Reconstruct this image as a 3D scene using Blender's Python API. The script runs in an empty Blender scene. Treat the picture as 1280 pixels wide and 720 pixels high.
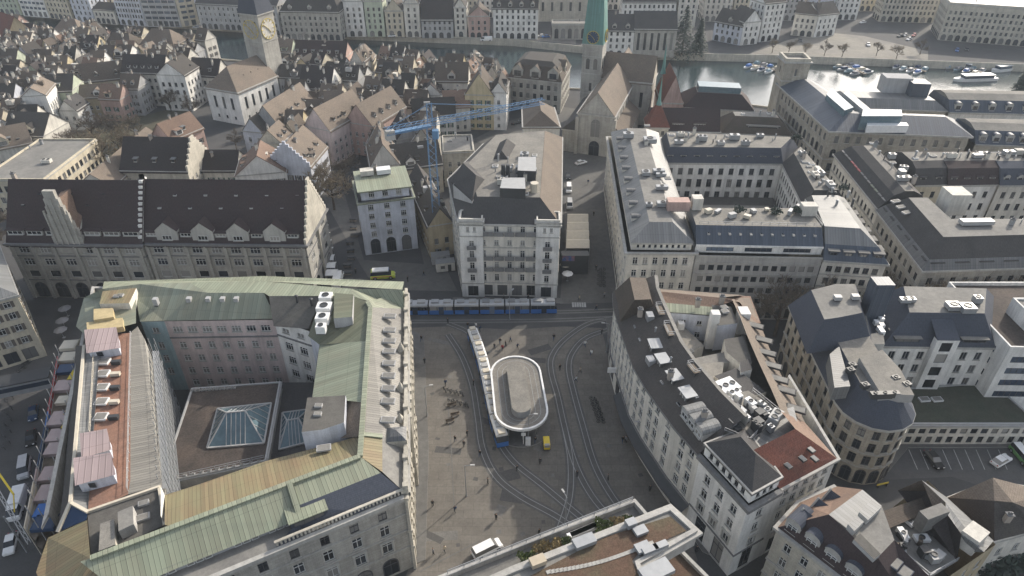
import bpy, math, random
from math import sin, cos, tan, radians, pi, sqrt, hypot, atan2, floor
from mathutils import Vector, Matrix
random.seed(7)
R = random.Random(11)
C = bpy.context.scene.collection
# ---- camera model: 100 m above the square, looking east over the town ----
CF, CP, CH = 850.0, radians(34.5), 100.0
def at(u, v, z=0.0):
    a = (u-640)/CF; b = (v-360)/CF
    t = (CH-z)/(sin(CP)+b*cos(CP))
    return (a*t, t*(cos(CP)-b*sin(CP)), z)
def xy(u, v, z=0.0):
    p = at(u, v, z); return (p[0], p[1])
def XY(z, *uv): return [xy(u, v, z) for u, v in uv]
# ---------------------------------------------------------------- materials
def nodes(m):
    m.use_nodes = True
    nt = m.node_tree; nt.nodes.clear()
    o = nt.nodes.new('ShaderNodeOutputMaterial'); b = nt.nodes.new('ShaderNodeBsdfPrincipled')
    nt.links.new(b.outputs[0], o.inputs[0])
    return nt, b
class NT:
    def __init__(s, name):
        s.m = bpy.data.materials.new(name); s.nt, s.b = nodes(s.m)
    def n(s, t, **k):
        x = s.nt.nodes.new(t)
        for a, v in k.items(): setattr(x, a, v)
        return x
    def l(s, a, b): s.nt.links.new(a, b)
    def math(s, op, a, b=0.0, c=0.0):
        x = s.n('ShaderNodeMath', operation=op)
        for i, v in enumerate((a, b, c)):
            if isinstance(v, (int, float)): x.inputs[i].default_value = v
            else: s.l(v, x.inputs[i])
        return x.outputs[0]
    def pos(s, sc=(1, 1, 1)):
        g = s.n('ShaderNodeNewGeometry')
        if sc == (1, 1, 1): return g.outputs['Position']
        v = s.n('ShaderNodeVectorMath', operation='MULTIPLY'); s.l(g.outputs['Position'], v.inputs[0]); v.inputs[1].default_value = sc
        return v.outputs[0]
    def uv(s, sc=(1, 1, 1)):
        g = s.n('ShaderNodeUVMap'); g.uv_map = 'UV'
        if sc == (1, 1, 1): return g.outputs[0]
        v = s.n('ShaderNodeVectorMath', operation='MULTIPLY'); s.l(g.outputs[0], v.inputs[0]); v.inputs[1].default_value = sc
        return v.outputs[0]
    def noise(s, vec, scale, detail=3, rough=.55):
        x = s.n('ShaderNodeTexNoise'); s.l(vec, x.inputs['Vector']); x.inputs['Scale'].default_value = scale
        x.inputs['Detail'].default_value = detail; x.inputs['Roughness'].default_value = rough
        return x.outputs[0]
    def rng(s, f, a, b, lo, hi):
        x = s.n('ShaderNodeMapRange'); s.l(f, x.inputs[0])
        for i, v in enumerate((a, b, lo, hi)): x.inputs[i+1].default_value = v
        return x.outputs[0]
    def mix(s, f, a, b, bt='MIX'):
        x = s.n('ShaderNodeMix', data_type='RGBA', blend_type=bt)
        for i, v in ((0, f), (6, a), (7, b)):
            if isinstance(v, (int, float)): x.inputs[i].default_value = v
            elif isinstance(v, tuple): x.inputs[i].default_value = (*v[:3], 1)
            else: s.l(v, x.inputs[i])
        return x.outputs[2]
    def mul(s, col, f):      # colour times a scalar
        x = s.n('ShaderNodeVectorMath', operation='SCALE'); 
        if isinstance(col, tuple): x.inputs[0].default_value = col
        else: s.l(col, x.inputs[0])
        s.l(f, x.inputs['Scale']); return x.outputs[0]
    def out(s, col, rough=.85, metal=0.0, spec=.3):
        if isinstance(col, tuple): s.b.inputs['Base Color'].default_value = (*col, 1)
        else: s.l(col, s.b.inputs['Base Color'])
        s.b.inputs['Roughness'].default_value = rough; s.b.inputs['Metallic'].default_value = metal
        s.b.inputs['Specular IOR Level'].default_value = spec
        return s.m
    def bump(s, h, strength=.4, dist=.05):
        x = s.n('ShaderNodeBump'); x.inputs['Strength'].default_value = strength; x.inputs['Distance'].default_value = dist
        s.l(h, x.inputs['Height']); s.l(x.outputs[0], s.b.inputs['Normal'])
def objrand(t, lo, hi):
    o = t.n('ShaderNodeObjectInfo'); return t.rng(o.outputs['Random'], 0, 1, lo, hi)
def m_plaster(name, col, amt=.16, joints=0.0, dirt=.35):
    t = NT(name)
    a = t.noise(t.pos(), .22, 4); b = t.noise(t.pos((1.3, 1.3, .12)), 1.0, 4)
    f = t.math('ADD', t.rng(a, .3, .7, -amt, amt), t.rng(b, .35, .75, amt*.5, -dirt*.6))
    f = t.math('ADD', f, 1.0)
    c = t.noise(t.pos(), 5.0, 3)
    f = t.math('MULTIPLY', f, t.rng(c, .3, .7, .9, 1.1))
    if joints:
        br = t.n('ShaderNodeTexBrick'); t.l(t.uv(), br.inputs['Vector']); br.inputs['Scale'].default_value = 1.0
        br.inputs['Brick Width'].default_value = 1.1; br.inputs['Row Height'].default_value = .55; br.inputs['Mortar Size'].default_value = .03
        br.inputs['Color1'].default_value = (1, 1, 1, 1); br.inputs['Color2'].default_value = (.86, .86, .86, 1); br.inputs['Mortar'].default_value = (1-joints,)*3+(1,)
        f = t.math('MULTIPLY', f, br.outputs[0])
    return t.out(t.mul(col, f), .9)
def m_tiles(name, col, period=.34, amt=.3, tint=(.06, .055, .045), rand=0.0):
    t = NT(name)
    a = t.noise(t.pos(), .18, 5, .65); b = t.noise(t.uv((6, 1.6, 1)), 1.0, 2)
    cc = t.mix(t.rng(a, .42, .72, 0, .65), col, tint)
    u = t.n('ShaderNodeSeparateXYZ'); t.l(t.uv(), u.inputs[0])
    fr = t.math('FRACT', t.math('DIVIDE', u.outputs[1], period))
    row = t.rng(fr, 0, .3, .72, 1.05)
    f = t.math('MULTIPLY', t.rng(b, .25, .75, 1-amt, 1+amt), row)
    if rand: f = t.math('MULTIPLY', f, objrand(t, 1-rand, 1+rand))
    t.bump(fr, .5, .06)
    return t.out(t.mul(cc, f), .88)
def m_seam(name, col, col2, period=.62, amt=.5, rough=.6, line=.6):
    t = NT(name)
    u = t.n('ShaderNodeSeparateXYZ'); t.l(t.uv(), u.inputs[0])
    q = t.math('DIVIDE', u.outputs[0], period); fr = t.math('FRACT', q)
    seam = t.math('LESS_THAN', fr, .12); sh = t.math('GREATER_THAN', fr, .86)
    a = t.noise(t.uv((.5, .07, 1)), 1.3, 4); b = t.noise(t.pos(), .16, 4)
    w = t.n('ShaderNodeTexWhiteNoise', noise_dimensions='1D'); t.l(t.math('FLOOR', q), w.inputs['W'])
    cf = t.math('ADD', t.math('MULTIPLY', t.rng(a, .35, .7, 0, 1), amt), t.math('MULTIPLY', t.rng(b, .4, .65, 0, 1), .5*amt+.1))
    c = t.mix(cf, col, col2)
    f = t.math('SUBTRACT', 1.0, t.math('MULTIPLY', sh, line))
    f = t.math('ADD', f, t.math('MULTIPLY', seam, .16))
    f = t.math('MULTIPLY', f, t.rng(w.outputs[0], 0, 1, .86, 1.12))
    # cross joints
    v = t.math('FRACT', t.math('DIVIDE', u.outputs[1], 4.2)); f = t.math('MULTIPLY', f, t.rng(t.math('LESS_THAN', v, .02), 0, 1, 1, .75))
    t.bump(seam, .8, .06)
    return t.out(t.mul(c, f), rough, 0, .4)
def m_ground(name, col, col2, s1=.05, s2=3.0, amt=.2, lo=.4, hi=.65, rough=.9):
    t = NT(name)
    a = t.noise(t.pos(), s1, 5, .6); b = t.noise(t.pos(), s2, 4, .65); d = t.noise(t.pos(), s1*7, 3)
    c = t.mix(t.rng(a, lo, hi, 0, 1), col, col2)
    f = t.math('MULTIPLY', t.rng(b, .25, .75, 1-amt, 1+amt), t.rng(d, .3, .7, .88, 1.1))
    return t.out(t.mul(c, f), rough, 0, .25)
def m_plain(name, col, rough=.6, metal=0.0, amt=.08, spec=.35, rand=0.0):
    t = NT(name)
    f = t.rng(t.noise(t.pos(), 1.1, 4), .3, .7, 1-amt, 1+amt)
    if rand: f = t.math('MULTIPLY', f, objrand(t, 1-rand, 1+rand))
    return t.out(t.mul(col, f), rough, metal, spec)
def m_glass(name, col, light, p=.8, rough=.12):
    t = NT(name)
    o = t.n('ShaderNodeObjectInfo')
    f = t.math('GREATER_THAN', o.outputs['Random'], p)
    k = t.math('FRACT', t.math('MULTIPLY', o.outputs['Random'], 17.3))
    c = t.mix(t.math('MULTIPLY', f, k), t.mul(col, t.rng(k, 0, 1, .5, 1.7)), light)
    return t.out(c, rough, 0, .55)
def m_win(name='window_glass', col=(.018, .022, .028)): return m_glass(name, col, (.30, .29, .27), .6)
M = {}
def mats():
    P = m_plaster
    M['white'] = P('white_render', (.65, .64, .61)); M['offwhite'] = P('off_white_render', (.56, .535, .48))
    M['cream'] = P('cream_render', (.50, .45, .35)); M['yellow'] = P('pale_yellow_render', (.47, .40, .26))
    M['greyw'] = P('grey_render', (.36, .36, .36)); M['bluew'] = P('pale_blue_grey_render', (.50, .52, .57))
    M['pink'] = P('pale_pink_render', (.50, .42, .40)); M['teal'] = P('pale_teal_render', (.31, .41, .43))
    M['ochre'] = P('ochre_render', (.37, .31, .21)); M['green_w'] = P('pale_green_render', (.42, .46, .36)); M['rose'] = P('rose_render', (.42, .30, .26))
    M['stone'] = P('grey_sandstone', (.37, .355, .32), .18, .22); M['stonel'] = P('pale_sandstone', (.46, .43, .365), .18, .2)
    M['stoneb'] = P('brown_sandstone', (.36, .33, .275), .2, .25); M['concrete'] = P('concrete', (.37, .36, .34))
    M['trim'] = P('trim_stone', (.38, .37, .345), .12); M['trimd'] = P('dark_trim', (.17, .17, .17), .12)
    M['tile_dark'] = m_tiles('dark_brown_tiles', (.044, .037, .036), tint=(.034, .03, .03))
    M['tile_red'] = m_tiles('red_tiles', (.15, .058, .042), tint=(.09, .055, .045), amt=.4)
    M['tile_maroon'] = m_tiles('maroon_tiles', (.05, .036, .036), tint=(.04, .033, .034))
    M['tile_brown'] = m_tiles('brown_tiles', (.094, .076, .062), rand=.2); M['tile_tan'] = m_tiles('tan_tiles', (.165, .134, .107), tint=(.105, .09, .075), rand=.15)
    M['tile_terra'] = m_tiles('terracotta_tiles', (.19, .13, .098), tint=(.13, .09, .07), rand=.15)
    M['tile_grey'] = m_tiles('grey_brown_tiles', (.055, .05, .047), rand=.25)
    M['slate'] = m_tiles('slate', (.066, .063, .062), .3, .25, (.042, .041, .043)); M['slateb'] = m_tiles('blue_slate', (.064, .072, .092), .3, .2, (.052, .058, .074))
    M['zinc'] = m_seam('zinc_sheet', (.155, .16, .162), (.205, .203, .195), .6, .5, .5, .35)
    M['zincd'] = m_seam('dark_zinc_sheet', (.10, .105, .11), (.15, .145, .14), .6, .5, .5, .4)
    M['zincb'] = m_seam('blue_grey_sheet', (.062, .078, .105), (.075, .088, .108), .7, .4, .5, .3)
    M['copper'] = m_seam('pale_green_copper', (.245, .275, .20), (.235, .235, .17), .62, .55, .6, .45)
    M['copperd'] = m_seam('olive_copper', (.125, .14, .095), (.13, .125, .085), .8, .5, .65, .25)
    M['copperg'] = m_seam('grey_green_copper', (.20, .225, .175), (.21, .205, .15), .9, .6, .65, .2)
    M['copperb'] = m_seam('brown_streaked_copper', (.21, .19, .105), (.21, .15, .085), .55, .7, .6, .45)
    M['copperw'] = m_seam('sage_grey_sheet', (.20, .19, .165), (.16, .15, .135), .5, .6, .55, .45)
    M['slatebr'] = m_tiles('brown_grey_slate', (.074, .066, .06), .3, .3, (.05, .046, .045))
    M['pinkseam'] = m_seam('pink_sheet', (.40, .31, .30), (.34, .27, .26), .9, .5, .5, .35)
    M['coppert'] = m_seam('verdigris', (.10, .24, .21), (.12, .20, .19), .5, .5, .6, .2)
    M['gravel'] = m_ground('roof_gravel', (.225, .212, .188), (.17, .162, .147), .2, 6, .3)
    M['gravelb'] = m_ground('brown_roof_gravel', (.085, .068, .058), (.05, .043, .04), .12, 3, .4)
    M['feltd'] = m_ground('dark_roofing_felt', (.11, .105, .095), (.085, .08, .075), .15, 4, .2)
    M['felt'] = m_ground('pale_roof_membrane', (.215, .207, .19), (.165, .16, .15), .15, 4, .15)
    M['sedum'] = m_ground('red_sedum', (.10, .062, .043), (.095, .08, .05), .16, 5, .45, .42, .62)
    M['moss'] = m_ground('moss_roof', (.055, .062, .045), (.075, .072, .055), .1, 4, .3)
    M['redfloor'] = m_ground('red_brown_roof_boards', (.24, .13, .09), (.20, .12, .09), .15, 4, .25)
    M['glass'] = m_win(); M['glassb'] = m_glass('blue_glass', (.03, .045, .07), (.16, .2, .26), .7); M['glasst'] = m_plain('skylight_glass', (.10, .155, .18), .15, 0, .15, .6)
    M['frame'] = m_plain('white_window_frame', (.56, .56, .54)); M['framed'] = m_plain('dark_window_frame', (.06, .06, .065)); M['frameg'] = m_plain('grey_window_frame', (.26, .26, .26))
    M['sill'] = m_plain('sill_stone', (.40, .39, .36)); M['shut_g'] = m_plain('green_shutter', (.05, .10, .08)); M['shut_b'] = m_plain('grey_brown_shutter', (.11, .095, .08))
    M['metal'] = m_plain('grey_metal', (.30, .31, .32), .45, .3); M['metald'] = m_plain('dark_metal', (.045, .047, .05), .5); M['metalw'] = m_plain('white_metal', (.68, .68, .67), .4)
    M['metall'] = m_plain('light_metal', (.35, .35, .345), .5)
    M['black'] = m_plain('black_rubber', (.018, .018, .018), .8); M['asph'] = m_ground('asphalt', (.064, .064, .066), (.080, .079, .078), .03, 2.5, .16)
    M['wood'] = m_plain('weathered_wood', (.13, .105, .08), .8, 0, .25); M['woodl'] = m_plain('new_wood', (.42, .34, .19), .8, 0, .15)
    M['brick'] = m_plaster('chimney_render', (.34, .30, .26)); M['chw'] = m_plaster('pale_chimney_render', (.55, .52, .46))
    M['bark'] = m_plain('bark', (.085, .066, .05), .95, 0, .3); M['twig'] = m_plain('twigs', (.17, .14, .11), .95, 0, .3); M['twigl'] = m_plain('pale_twigs', (.26, .215, .155), .95, 0, .3)
    M['leaf'] = m_plain('dark_leaves', (.03, .045, .035), .8, 0, .4); M['leafl'] = m_plain('green_leaves', (.065, .085, .022), .8, 0, .4); M['leafy'] = m_plain('dry_shrub', (.20, .15, .07), .9, 0, .4)
    for n, c in dict(blue=(.035, .13, .38), navy=(.02, .045, .10), red=(.32, .03, .035), yellow_p=(.6, .45, .03), lime=(.45, .52, .06), cyan=(.20, .29, .34), pinkp=(.36, .285, .275), grey_p=(.2, .2, .21), silver=(.42, .43, .44), tan_p=(.42, .36, .27), orange=(.5, .2, .06), greenp=(.10, .24, .08), beige=(.52, .47, .38), skin=(.45, .28, .2), craneb=(.11, .22, .37)).items():
        M[n] = m_plain('paint_'+n, c, .45)
    M['whitep'] = m_plain('paint_white', (.72, .72, .71), .35)
mats()
# ---------------------------------------------------------------- mesh builder
class MB:
    def __init__(s): s.v = []; s.f = []; s.m = []
    def poly(s, pts, mi=0):
        n = len(s.v); s.v += [tuple(p) for p in pts]; s.f.append(tuple(range(n, n+len(pts)))); s.m.append(mi)
    def quad(s, a, b, c, d, mi=0): s.poly((a, b, c, d), mi)
    def prism(s, pts, z0, z1, mi=0, mt=None, top=True, bottom=False):
        """pts: ccw xy"""
        n = len(pts)
        for i in range(n):
            a, b = pts[i], pts[(i+1) % n]
            s.poly([(a[0], a[1], z0), (b[0], b[1], z0), (b[0], b[1], z1), (a[0], a[1], z1)], mi)
        if top: s.poly([(p[0], p[1], z1) for p in pts], mi if mt is None else mt)
        if bottom: s.poly([(p[0], p[1], z0) for p in reversed(pts)], mi)
    def box(s, c, d, rz=0.0, mi=0, mt=None, bottom=True):
        """c = centre of base"""
        ca, sa = cos(rz), sin(rz); hx, hy = d[0]/2, d[1]/2
        pts = [(c[0]+x*ca-y*sa, c[1]+x*sa+y*ca) for x, y in ((-hx, -hy), (hx, -hy), (hx, hy), (-hx, hy))]
        s.prism(pts, c[2], c[2]+d[2], mi, mt, True, bottom)
    def bar(s, p, q, w, h=None, mi=0):
        """box beam from p to q"""
        h = h or w
        p = Vector(p); q = Vector(q); d = (q-p)
        if d.length < 1e-6: return
        d.normalize(); up = Vector((0, 0, 1)) if abs(d.z) < .95 else Vector((1, 0, 0))
        x = d.cross(up).normalized(); y = x.cross(d).normalized()
        a = [p+x*sx*w/2+y*sy*h/2 for sx, sy in ((-1, -1), (1, -1), (1, 1), (-1, 1))]
        b = [k+(q-p) for k in a]
        for i in range(4): j = (i+1) % 4; s.quad(a[i], a[j], b[j], b[i], mi)
        s.poly(a[::-1], mi); s.poly(b, mi)
    def tube(s, p, q, r0, r1=None, n=6, mi=0, cap=True):
        r1 = r0 if r1 is None else r1
        p = Vector(p); q = Vector(q); d = (q-p).normalized(); up = Vector((0, 0, 1)) if abs(d.z) < .95 else Vector((1, 0, 0))
        x = d.cross(up).normalized(); y = d.cross(x).normalized()
        A = [p+(x*cos(2*pi*i/n)+y*sin(2*pi*i/n))*r0 for i in range(n)]; B = [q+(x*cos(2*pi*i/n)+y*sin(2*pi*i/n))*r1 for i in range(n)]
        for i in range(n): j = (i+1) % n; s.quad(A[j], A[i], B[i], B[j], mi)
        if cap: s.poly(A, mi); s.poly(list(reversed(B)), mi)
    def lathe(s, c, prof, n=12, mi=0, a0=0.0):
        for (r0, z0), (r1, z1) in zip(prof, prof[1:]):
            for i in range(n):
                t0 = a0+2*pi*i/n; t1 = a0+2*pi*(i+1)/n
                p = [(c[0]+r*cos(t), c[1]+r*sin(t), c[2]+z) for r, z, t in ((r0, z0, t0), (r0, z0, t1), (r1, z1, t1), (r1, z1, t0))]
                if r1 < 1e-4: p = p[:3]
                elif r0 < 1e-4: p = [p[0], p[2], p[3]]
                s.poly(p, mi)
    def mesh(s, name, mts, org=(0, 0, 0), smooth=False):
        me = bpy.data.meshes.new(name)
        me.from_pydata([(x-org[0], y-org[1], z-org[2]) for x, y, z in s.v], [], s.f)
        for m in mts: me.materials.append(m)
        uvl = me.uv_layers.new(name='UV'); co = me.vertices
        for p in me.polygons:
            p.material_index = min(s.m[p.index], len(mts)-1)
            n = p.normal
            if abs(n.z) > .999:
                e = co[me.loops[p.loop_start].vertex_index].co; b = None; L = -1
                vs = [co[i].co for i in p.vertices]
                for i in range(len(vs)):
                    d = vs[(i+1) % len(vs)]-vs[i]
                    if d.length > L: L = d.length; b = d
                ux = Vector((b.x, b.y, 0)).normalized() if b and b.length > 1e-6 else Vector((1, 0, 0))
            else: ux = Vector((-n.y, n.x, 0)).normalized()
            vy = n.cross(ux)
            for li in p.loop_indices:
                q = co[me.loops[li].vertex_index].co
                uvl.data[li].uv = (q.dot(ux), q.dot(vy))
            p.use_smooth = smooth
        me.update(); return me
WL = {}           # world origin of each object
def obj(name, me, parent=None, loc=(0, 0, 0), rz=0.0):
    """loc is relative to the parent"""
    o = bpy.data.objects.new(name, me); C.objects.link(o); o.location = loc; o.rotation_euler = (0, 0, rz)
    if parent: o.parent = parent
    return o
def tag(o, label=None, cat=None, group=None, kind=None):
    if label: o['label'] = label
    if cat: o['category'] = cat
    if group: o['group'] = group
    if kind: o['kind'] = kind
    return o
def thing(name, label, cat, loc=(0, 0, 0), rz=0.0, group=None):
    o = obj(name, None, None, loc, rz); o.empty_display_size = .5
    return tag(o, label, cat, group)
def struct(name, mb, mts): return tag(obj(name, mb.mesh(name, mts)), kind='structure')
def copy_tree(o, parent=None):
    c = o.copy(); C.objects.link(c)
    if parent: c.parent = parent
    for ch in list(o.children): copy_tree(ch, c)
    return c
def dup(o, label, loc, rz=0.0, sc=None):
    c = copy_tree(o); c.location = loc; c.rotation_euler = (0, 0, rz); c['label'] = label
    if sc: c.scale = (sc,)*3 if isinstance(sc, (int, float)) else sc
    return c
# ---------------------------------------------------------------- polygons
def area(p): return sum(a[0]*b[1]-b[0]*a[1] for a, b in zip(p, p[1:]+p[:1]))/2
def ccw(p):
    """returns ccw polygon and the map new edge -> original edge"""
    n = len(p); p = list(p)
    if area(p) > 0: return p, list(range(n))
    q = p[::-1]; return q, [(n-2-i) % n for i in range(n)]
def offset(p, ds):
    """move each edge of ccw polygon outward by ds[i] (negative inward)"""
    n = len(p)
    if isinstance(ds, (int, float)): ds = [ds]*n
    L = []
    for i in range(n):
        a, b = p[i], p[(i+1) % n]; dx, dy = b[0]-a[0], b[1]-a[1]; l = hypot(dx, dy) or 1
        L.append(((a[0]+dy/l*ds[i], a[1]-dx/l*ds[i]), (dx/l, dy/l)))
    out = []
    for i in range(n):
        (p0, d0), (p1, d1) = L[i-1], L[i]; cr = d0[0]*d1[1]-d0[1]*d1[0]
        if abs(cr) < .02: out.append(p1); continue
        t = ((p1[0]-p0[0])*d1[1]-(p1[1]-p0[1])*d1[0])/cr
        out.append((p0[0]+d0[0]*t, p0[1]+d0[1]*t))
    return out
def lerp(a, b, t): return tuple(x+(y-x)*t for x, y in zip(a, b))
# ---------------------------------------------------------------- windows
WM = {}
def win_meshes(st, w, h, near):
    """local x along wall, -y outward, origin at bottom centre on the wall plane"""
    k = (st, round(w, 2), round(h, 2), near)
    if k in WM: return WM[k]
    F, G, S = MB(), MB(), MB(); fr = {'c': 'frame', 'h': 'frame', 'd': 'framed', 'o': 'framed', 'g': 'frameg', 's': 'framed', 'k': 'frame', 'a': 'framed', 'b': 'framed', 'x': 'frame'}[st[0]]
    gl = 'glassb' if st[0] in 'b' else 'glass'
    def vb(B, x0, x1, z0, z1, y0, y1, mi=0): B.box(((x0+x1)/2, (y0+y1)/2, z0), (x1-x0, y1-y0, z1-z0), 0, mi)
    t = .09 if st[0] in 'cdhgkx' else .06
    hw = w/2
    if st[0] == 'a':       # arched opening standing on the wall face
        n = 10; r = hw; zs = h-r; pts = [(-hw, 0), (hw, 0), (hw, zs)]+[(r*cos(pi*i/n), zs+r*sin(pi*i/n)) for i in range(1, n)]+[(-hw, zs)]
        G.poly([(x, -.03, z) for x, z in pts])
        for (x0, z0), (x1, z1) in zip(pts[1:], pts[2:]+pts[:1]): F.bar((x0, -.05, z0), (x1, -.05, z1), .14, .16)
        F.bar((0, -.05, 0), (0, -.05, h), .1, .08); F.bar((-hw, -.05, zs), (hw, -.05, zs), .1, .08)
        fr = 'framed' if len(st) < 2 else 'trim'
    else:
        y0, y1 = .1, .2
        vb(F, -hw, -hw+t, 0, h, y0, y1); vb(F, hw-t, hw, 0, h, y0, y1); vb(F, -hw+t, hw-t, 0, t, y0, y1); vb(F, -hw+t, hw-t, h-t, h, y0, y1)
        nm = {'c': 1, 'h': 1, 'd': 1, 'k': 2, 'g': 1, 'o': 0, 's': int(w/1.6), 'b': int(w/1.3), 'x': 0}[st[0]]
        for i in range(nm):
            x = -hw+w*(i+1)/(nm+1); vb(F, x-.045, x+.045, t, h-t, y0, y1)
        if st[0] in 'chdk' and h > 1.3: vb(F, -hw+t, hw-t, h*.68, h*.68+.07, y0-.01, y1-.02)
        G.quad((-hw+t, .17, t), (hw-t, .17, t), (hw-t, .17, h-t), (-hw+t, .17, h-t))
        if st[0] in 'chdkg': vb(S, -hw-.12, hw+.12, -.14, 0, -.14, .1)
    if st == 'cl':       # moulded surround with a lintel cornice
        vb(S, -hw-.3, hw+.3, h+.12, h+.34, -.3, 0); vb(S, -hw-.24, -hw, -.02, h+.13, -.12, 0); vb(S, hw, hw+.24, -.02, h+.13, -.12, 0)
    H = None; H1 = None
    if st[0] == 'h':
        H = MB(); Q = MB(); vb(Q, -w*.24, w*.24, 0, h, -.07, -.01); H1 = (Q.mesh('shutter', [M['shut_g' if st == 'hg' else 'shut_b']]), hw+w*.26)
        for s in (-1, 1): vb(H, s*(hw+w*.26)-w*.24, s*(hw+w*.26)+w*.24, 0, h, -.07, -.01)
    if near:
        r = (F.mesh('window', [M[fr]]), G.mesh('pane', [M[gl]]), S.mesh('sill', [M['sill']]) if S.f else None, H1)
    else:
        A = MB(); ms = [M[fr], M[gl], M['sill'], M['shut_g' if st == 'hg' else 'shut_b']]
        for i, B in enumerate((F, G, S, H)):
            if B:
                for f in B.f: A.poly([B.v[j] for j in f], i)
        r = (A.mesh('window', ms), None, None, None)
        A_ = A
    WM[k] = r; return r
def stats(): return len(bpy.data.objects)
# ---------------------------------------------------------------- buildings
class Bld:
    def __init__(s, name, label, org, cat='building', group=None, near=False, wall='stone'):
        s.o = (org[0], org[1], 0.0); s.root = thing(name, label, cat, s.o, 0, group); s.near = near; s.wm = wall; s.wins = []; s.nd = 0
    def add(s, name, mb, mts, label=None, parent=None, smooth=False):
        if isinstance(mts, str): mts = [mts]
        o = obj(name, mb.mesh(name, [M[k] for k in mts], s.o, smooth), parent or s.root)
        if label: o['label'] = label
        return o
    def facade(s, mb, p, q, z0, z1, rows, margin=.9):
        dx, dy = q[0]-p[0], q[1]-p[1]; L = hypot(dx, dy)
        if L < .05: return
        dx /= L; dy /= L; nx, ny = dy, -dx; rz = atan2(dy, dx)
        def P(x, z, d=0.0): return (p[0]+dx*x-nx*d, p[1]+dy*x-ny*d, z)
        mx, my = (p[0]+q[0])/2, (p[1]+q[1])/2
        if not rows or (nx*(-mx)+ny*(-my))/hypot(mx, my) < -.12 or L < 1.6:
            mb.quad(P(0, z0), P(L, z0), P(L, z1), P(0, z1)); return
        z = z0; D = .2
        for r in sorted(rows, key=lambda r: r[0]):
            zs, h, w, bay, st = r[:5]; mg = r[5] if len(r) > 5 else margin
            zs += z0
            if zs+h > z1-.05: continue
            n = int((L-2*mg+.02)//bay)
            if n < 1 and L > w+.5: n = 1
            if n < 1: continue
            b = (L-2*mg)/n; b = min(b, bay*1.25); x0 = (L-b*n)/2
            if st[0] == 'a':
                for i in range(n): s.wins.append((P(x0+b*(i+.5), zs), rz, w, h, st))
                continue
            if zs > z: mb.quad(P(0, z), P(L, z), P(L, zs), P(0, zs))
            x = 0
            for i in range(n):
                a = x0+b*(i+.5)-w/2; c = a+w
                if a < x+.02: continue
                mb.quad(P(x, zs), P(a, zs), P(a, zs+h), P(x, zs+h))
                mb.quad(P(a, zs), P(a, zs, D), P(a, zs+h, D), P(a, zs+h)); mb.quad(P(c, zs, D), P(c, zs), P(c, zs+h), P(c, zs+h, D))
                mb.quad(P(a, zs), P(c, zs), P(c, zs, D), P(a, zs, D)); mb.quad(P(a, zs+h, D), P(c, zs+h, D), P(c, zs+h), P(a, zs+h))
                s.wins.append((P((a+c)/2, zs), rz, w, h, st)); x = c
            mb.quad(P(x, zs), P(L, zs), P(L, zs+h), P(x, zs+h)); z = zs+h
        mb.quad(P(0, z), P(L, z), P(L, z1), P(0, z1))
    def block(s, pts, z0, z1, rows=None, wall=None, skip=(), rowmap=None, cor=.45, corm='trim', courses=(), top=None, name='wall', ch=.5, margin=.9, label=None):
        """skip / rowmap use the edge numbers of pts as given"""
        p, em = ccw(pts); n = len(p)
        k0 = next((i for i in range(n) if em[i-1] in skip), 0); runs = []; cur = []
        for k in range(n):
            i = (k0+k) % n
            if em[i] in skip:
                if cur: runs.append(cur); cur = []
            else: cur.append(i)
        if cur: runs.append(cur)
        ds = [0 if em[i] in skip else 1 for i in range(n)]
        for ri, run in enumerate(runs):        # one wall mesh for each unbroken run of edges
            mb = MB(); cm = MB()
            for i in run: s.facade(mb, p[i], p[(i+1) % n], z0, z1, (rowmap or {}).get(em[i], rows), margin)
            if top and ri == 0: mb.poly([(a[0], a[1], z1-.05) for a in p], 1)
            s.add(name, mb, [wall or s.wm]+([top] if top else []), label)
            def ring(wd, a, b):
                q = offset(p, [d*wd for d in ds])
                for i in run:
                    j = (i+1) % n; A, B_, C_, D_ = p[i], p[j], q[j], q[i]
                    cm.quad((*D_, a), (*C_, a), (*C_, b), (*D_, b)); cm.quad((*D_, b), (*C_, b), (*B_, b), (*A, b)); cm.quad((*A, a), (*B_, a), (*C_, a), (*D_, a))
            if cor: ring(cor, z1-ch, z1+.002); s.add('cornice', cm, corm); cm = MB()
            for z in courses: ring(.16, z0+z, z0+z+.28)
            if cm.f: s.add('string_course', cm, corm)
        return p, em
    def mansard(s, pts, z, levels, mts, top, skip=(), over=.3, name='roof', drop=()):
        """levels: (inset, z) ; skip: edges that do not slope ; drop: edges without a slope face"""
        p, em = ccw(pts); n = len(p); k = [0 if em[i] in skip else 1 for i in range(n)]
        rings = [[(x, y, z+.006) for x, y in offset(p, [over*q for q in k])]]
        for ins, zz in levels: rings.append([(x, y, zz) for x, y in offset(p, [-ins*q for q in k])])
        mb = MB()
        for li, (a, b) in enumerate(zip(rings, rings[1:])):
            for i in range(n):
                j = (i+1) % n; mb.quad(a[i], a[j], b[j], b[i], min(li, len(mts)-1))
        mb.poly(rings[-1], len(mts))
        s.roof = s.add(name, mb, list(mts)+[top]); s.top = [(q[0], q[1]) for q in rings[-1]]; s.ztop = levels[-1][1]
        return s.roof
    def flat(s, pts, z, top='gravel', par=.7, parm=None, w=.35, skip=(), name='roof'):
        p, em = ccw(pts); mb = MB(); mb.poly([(a[0], a[1], z+.01) for a in p], 0); s.roof = s.add(name, mb, top)
        if par:
            pm = MB(); q = offset(p, -w); n = len(p)
            for i in range(n):
                if em[i] in skip: continue
                j = (i+1) % n; a, b, c, d = p[i], p[j], q[j], q[i]
                pm.prism([a, b, c, d], z-.05, z+par, 0, None, True, False)
            s.add('parapet', pm, parm or s.wm)
        s.ztop = z; s.top = p; return s.roof
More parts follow.
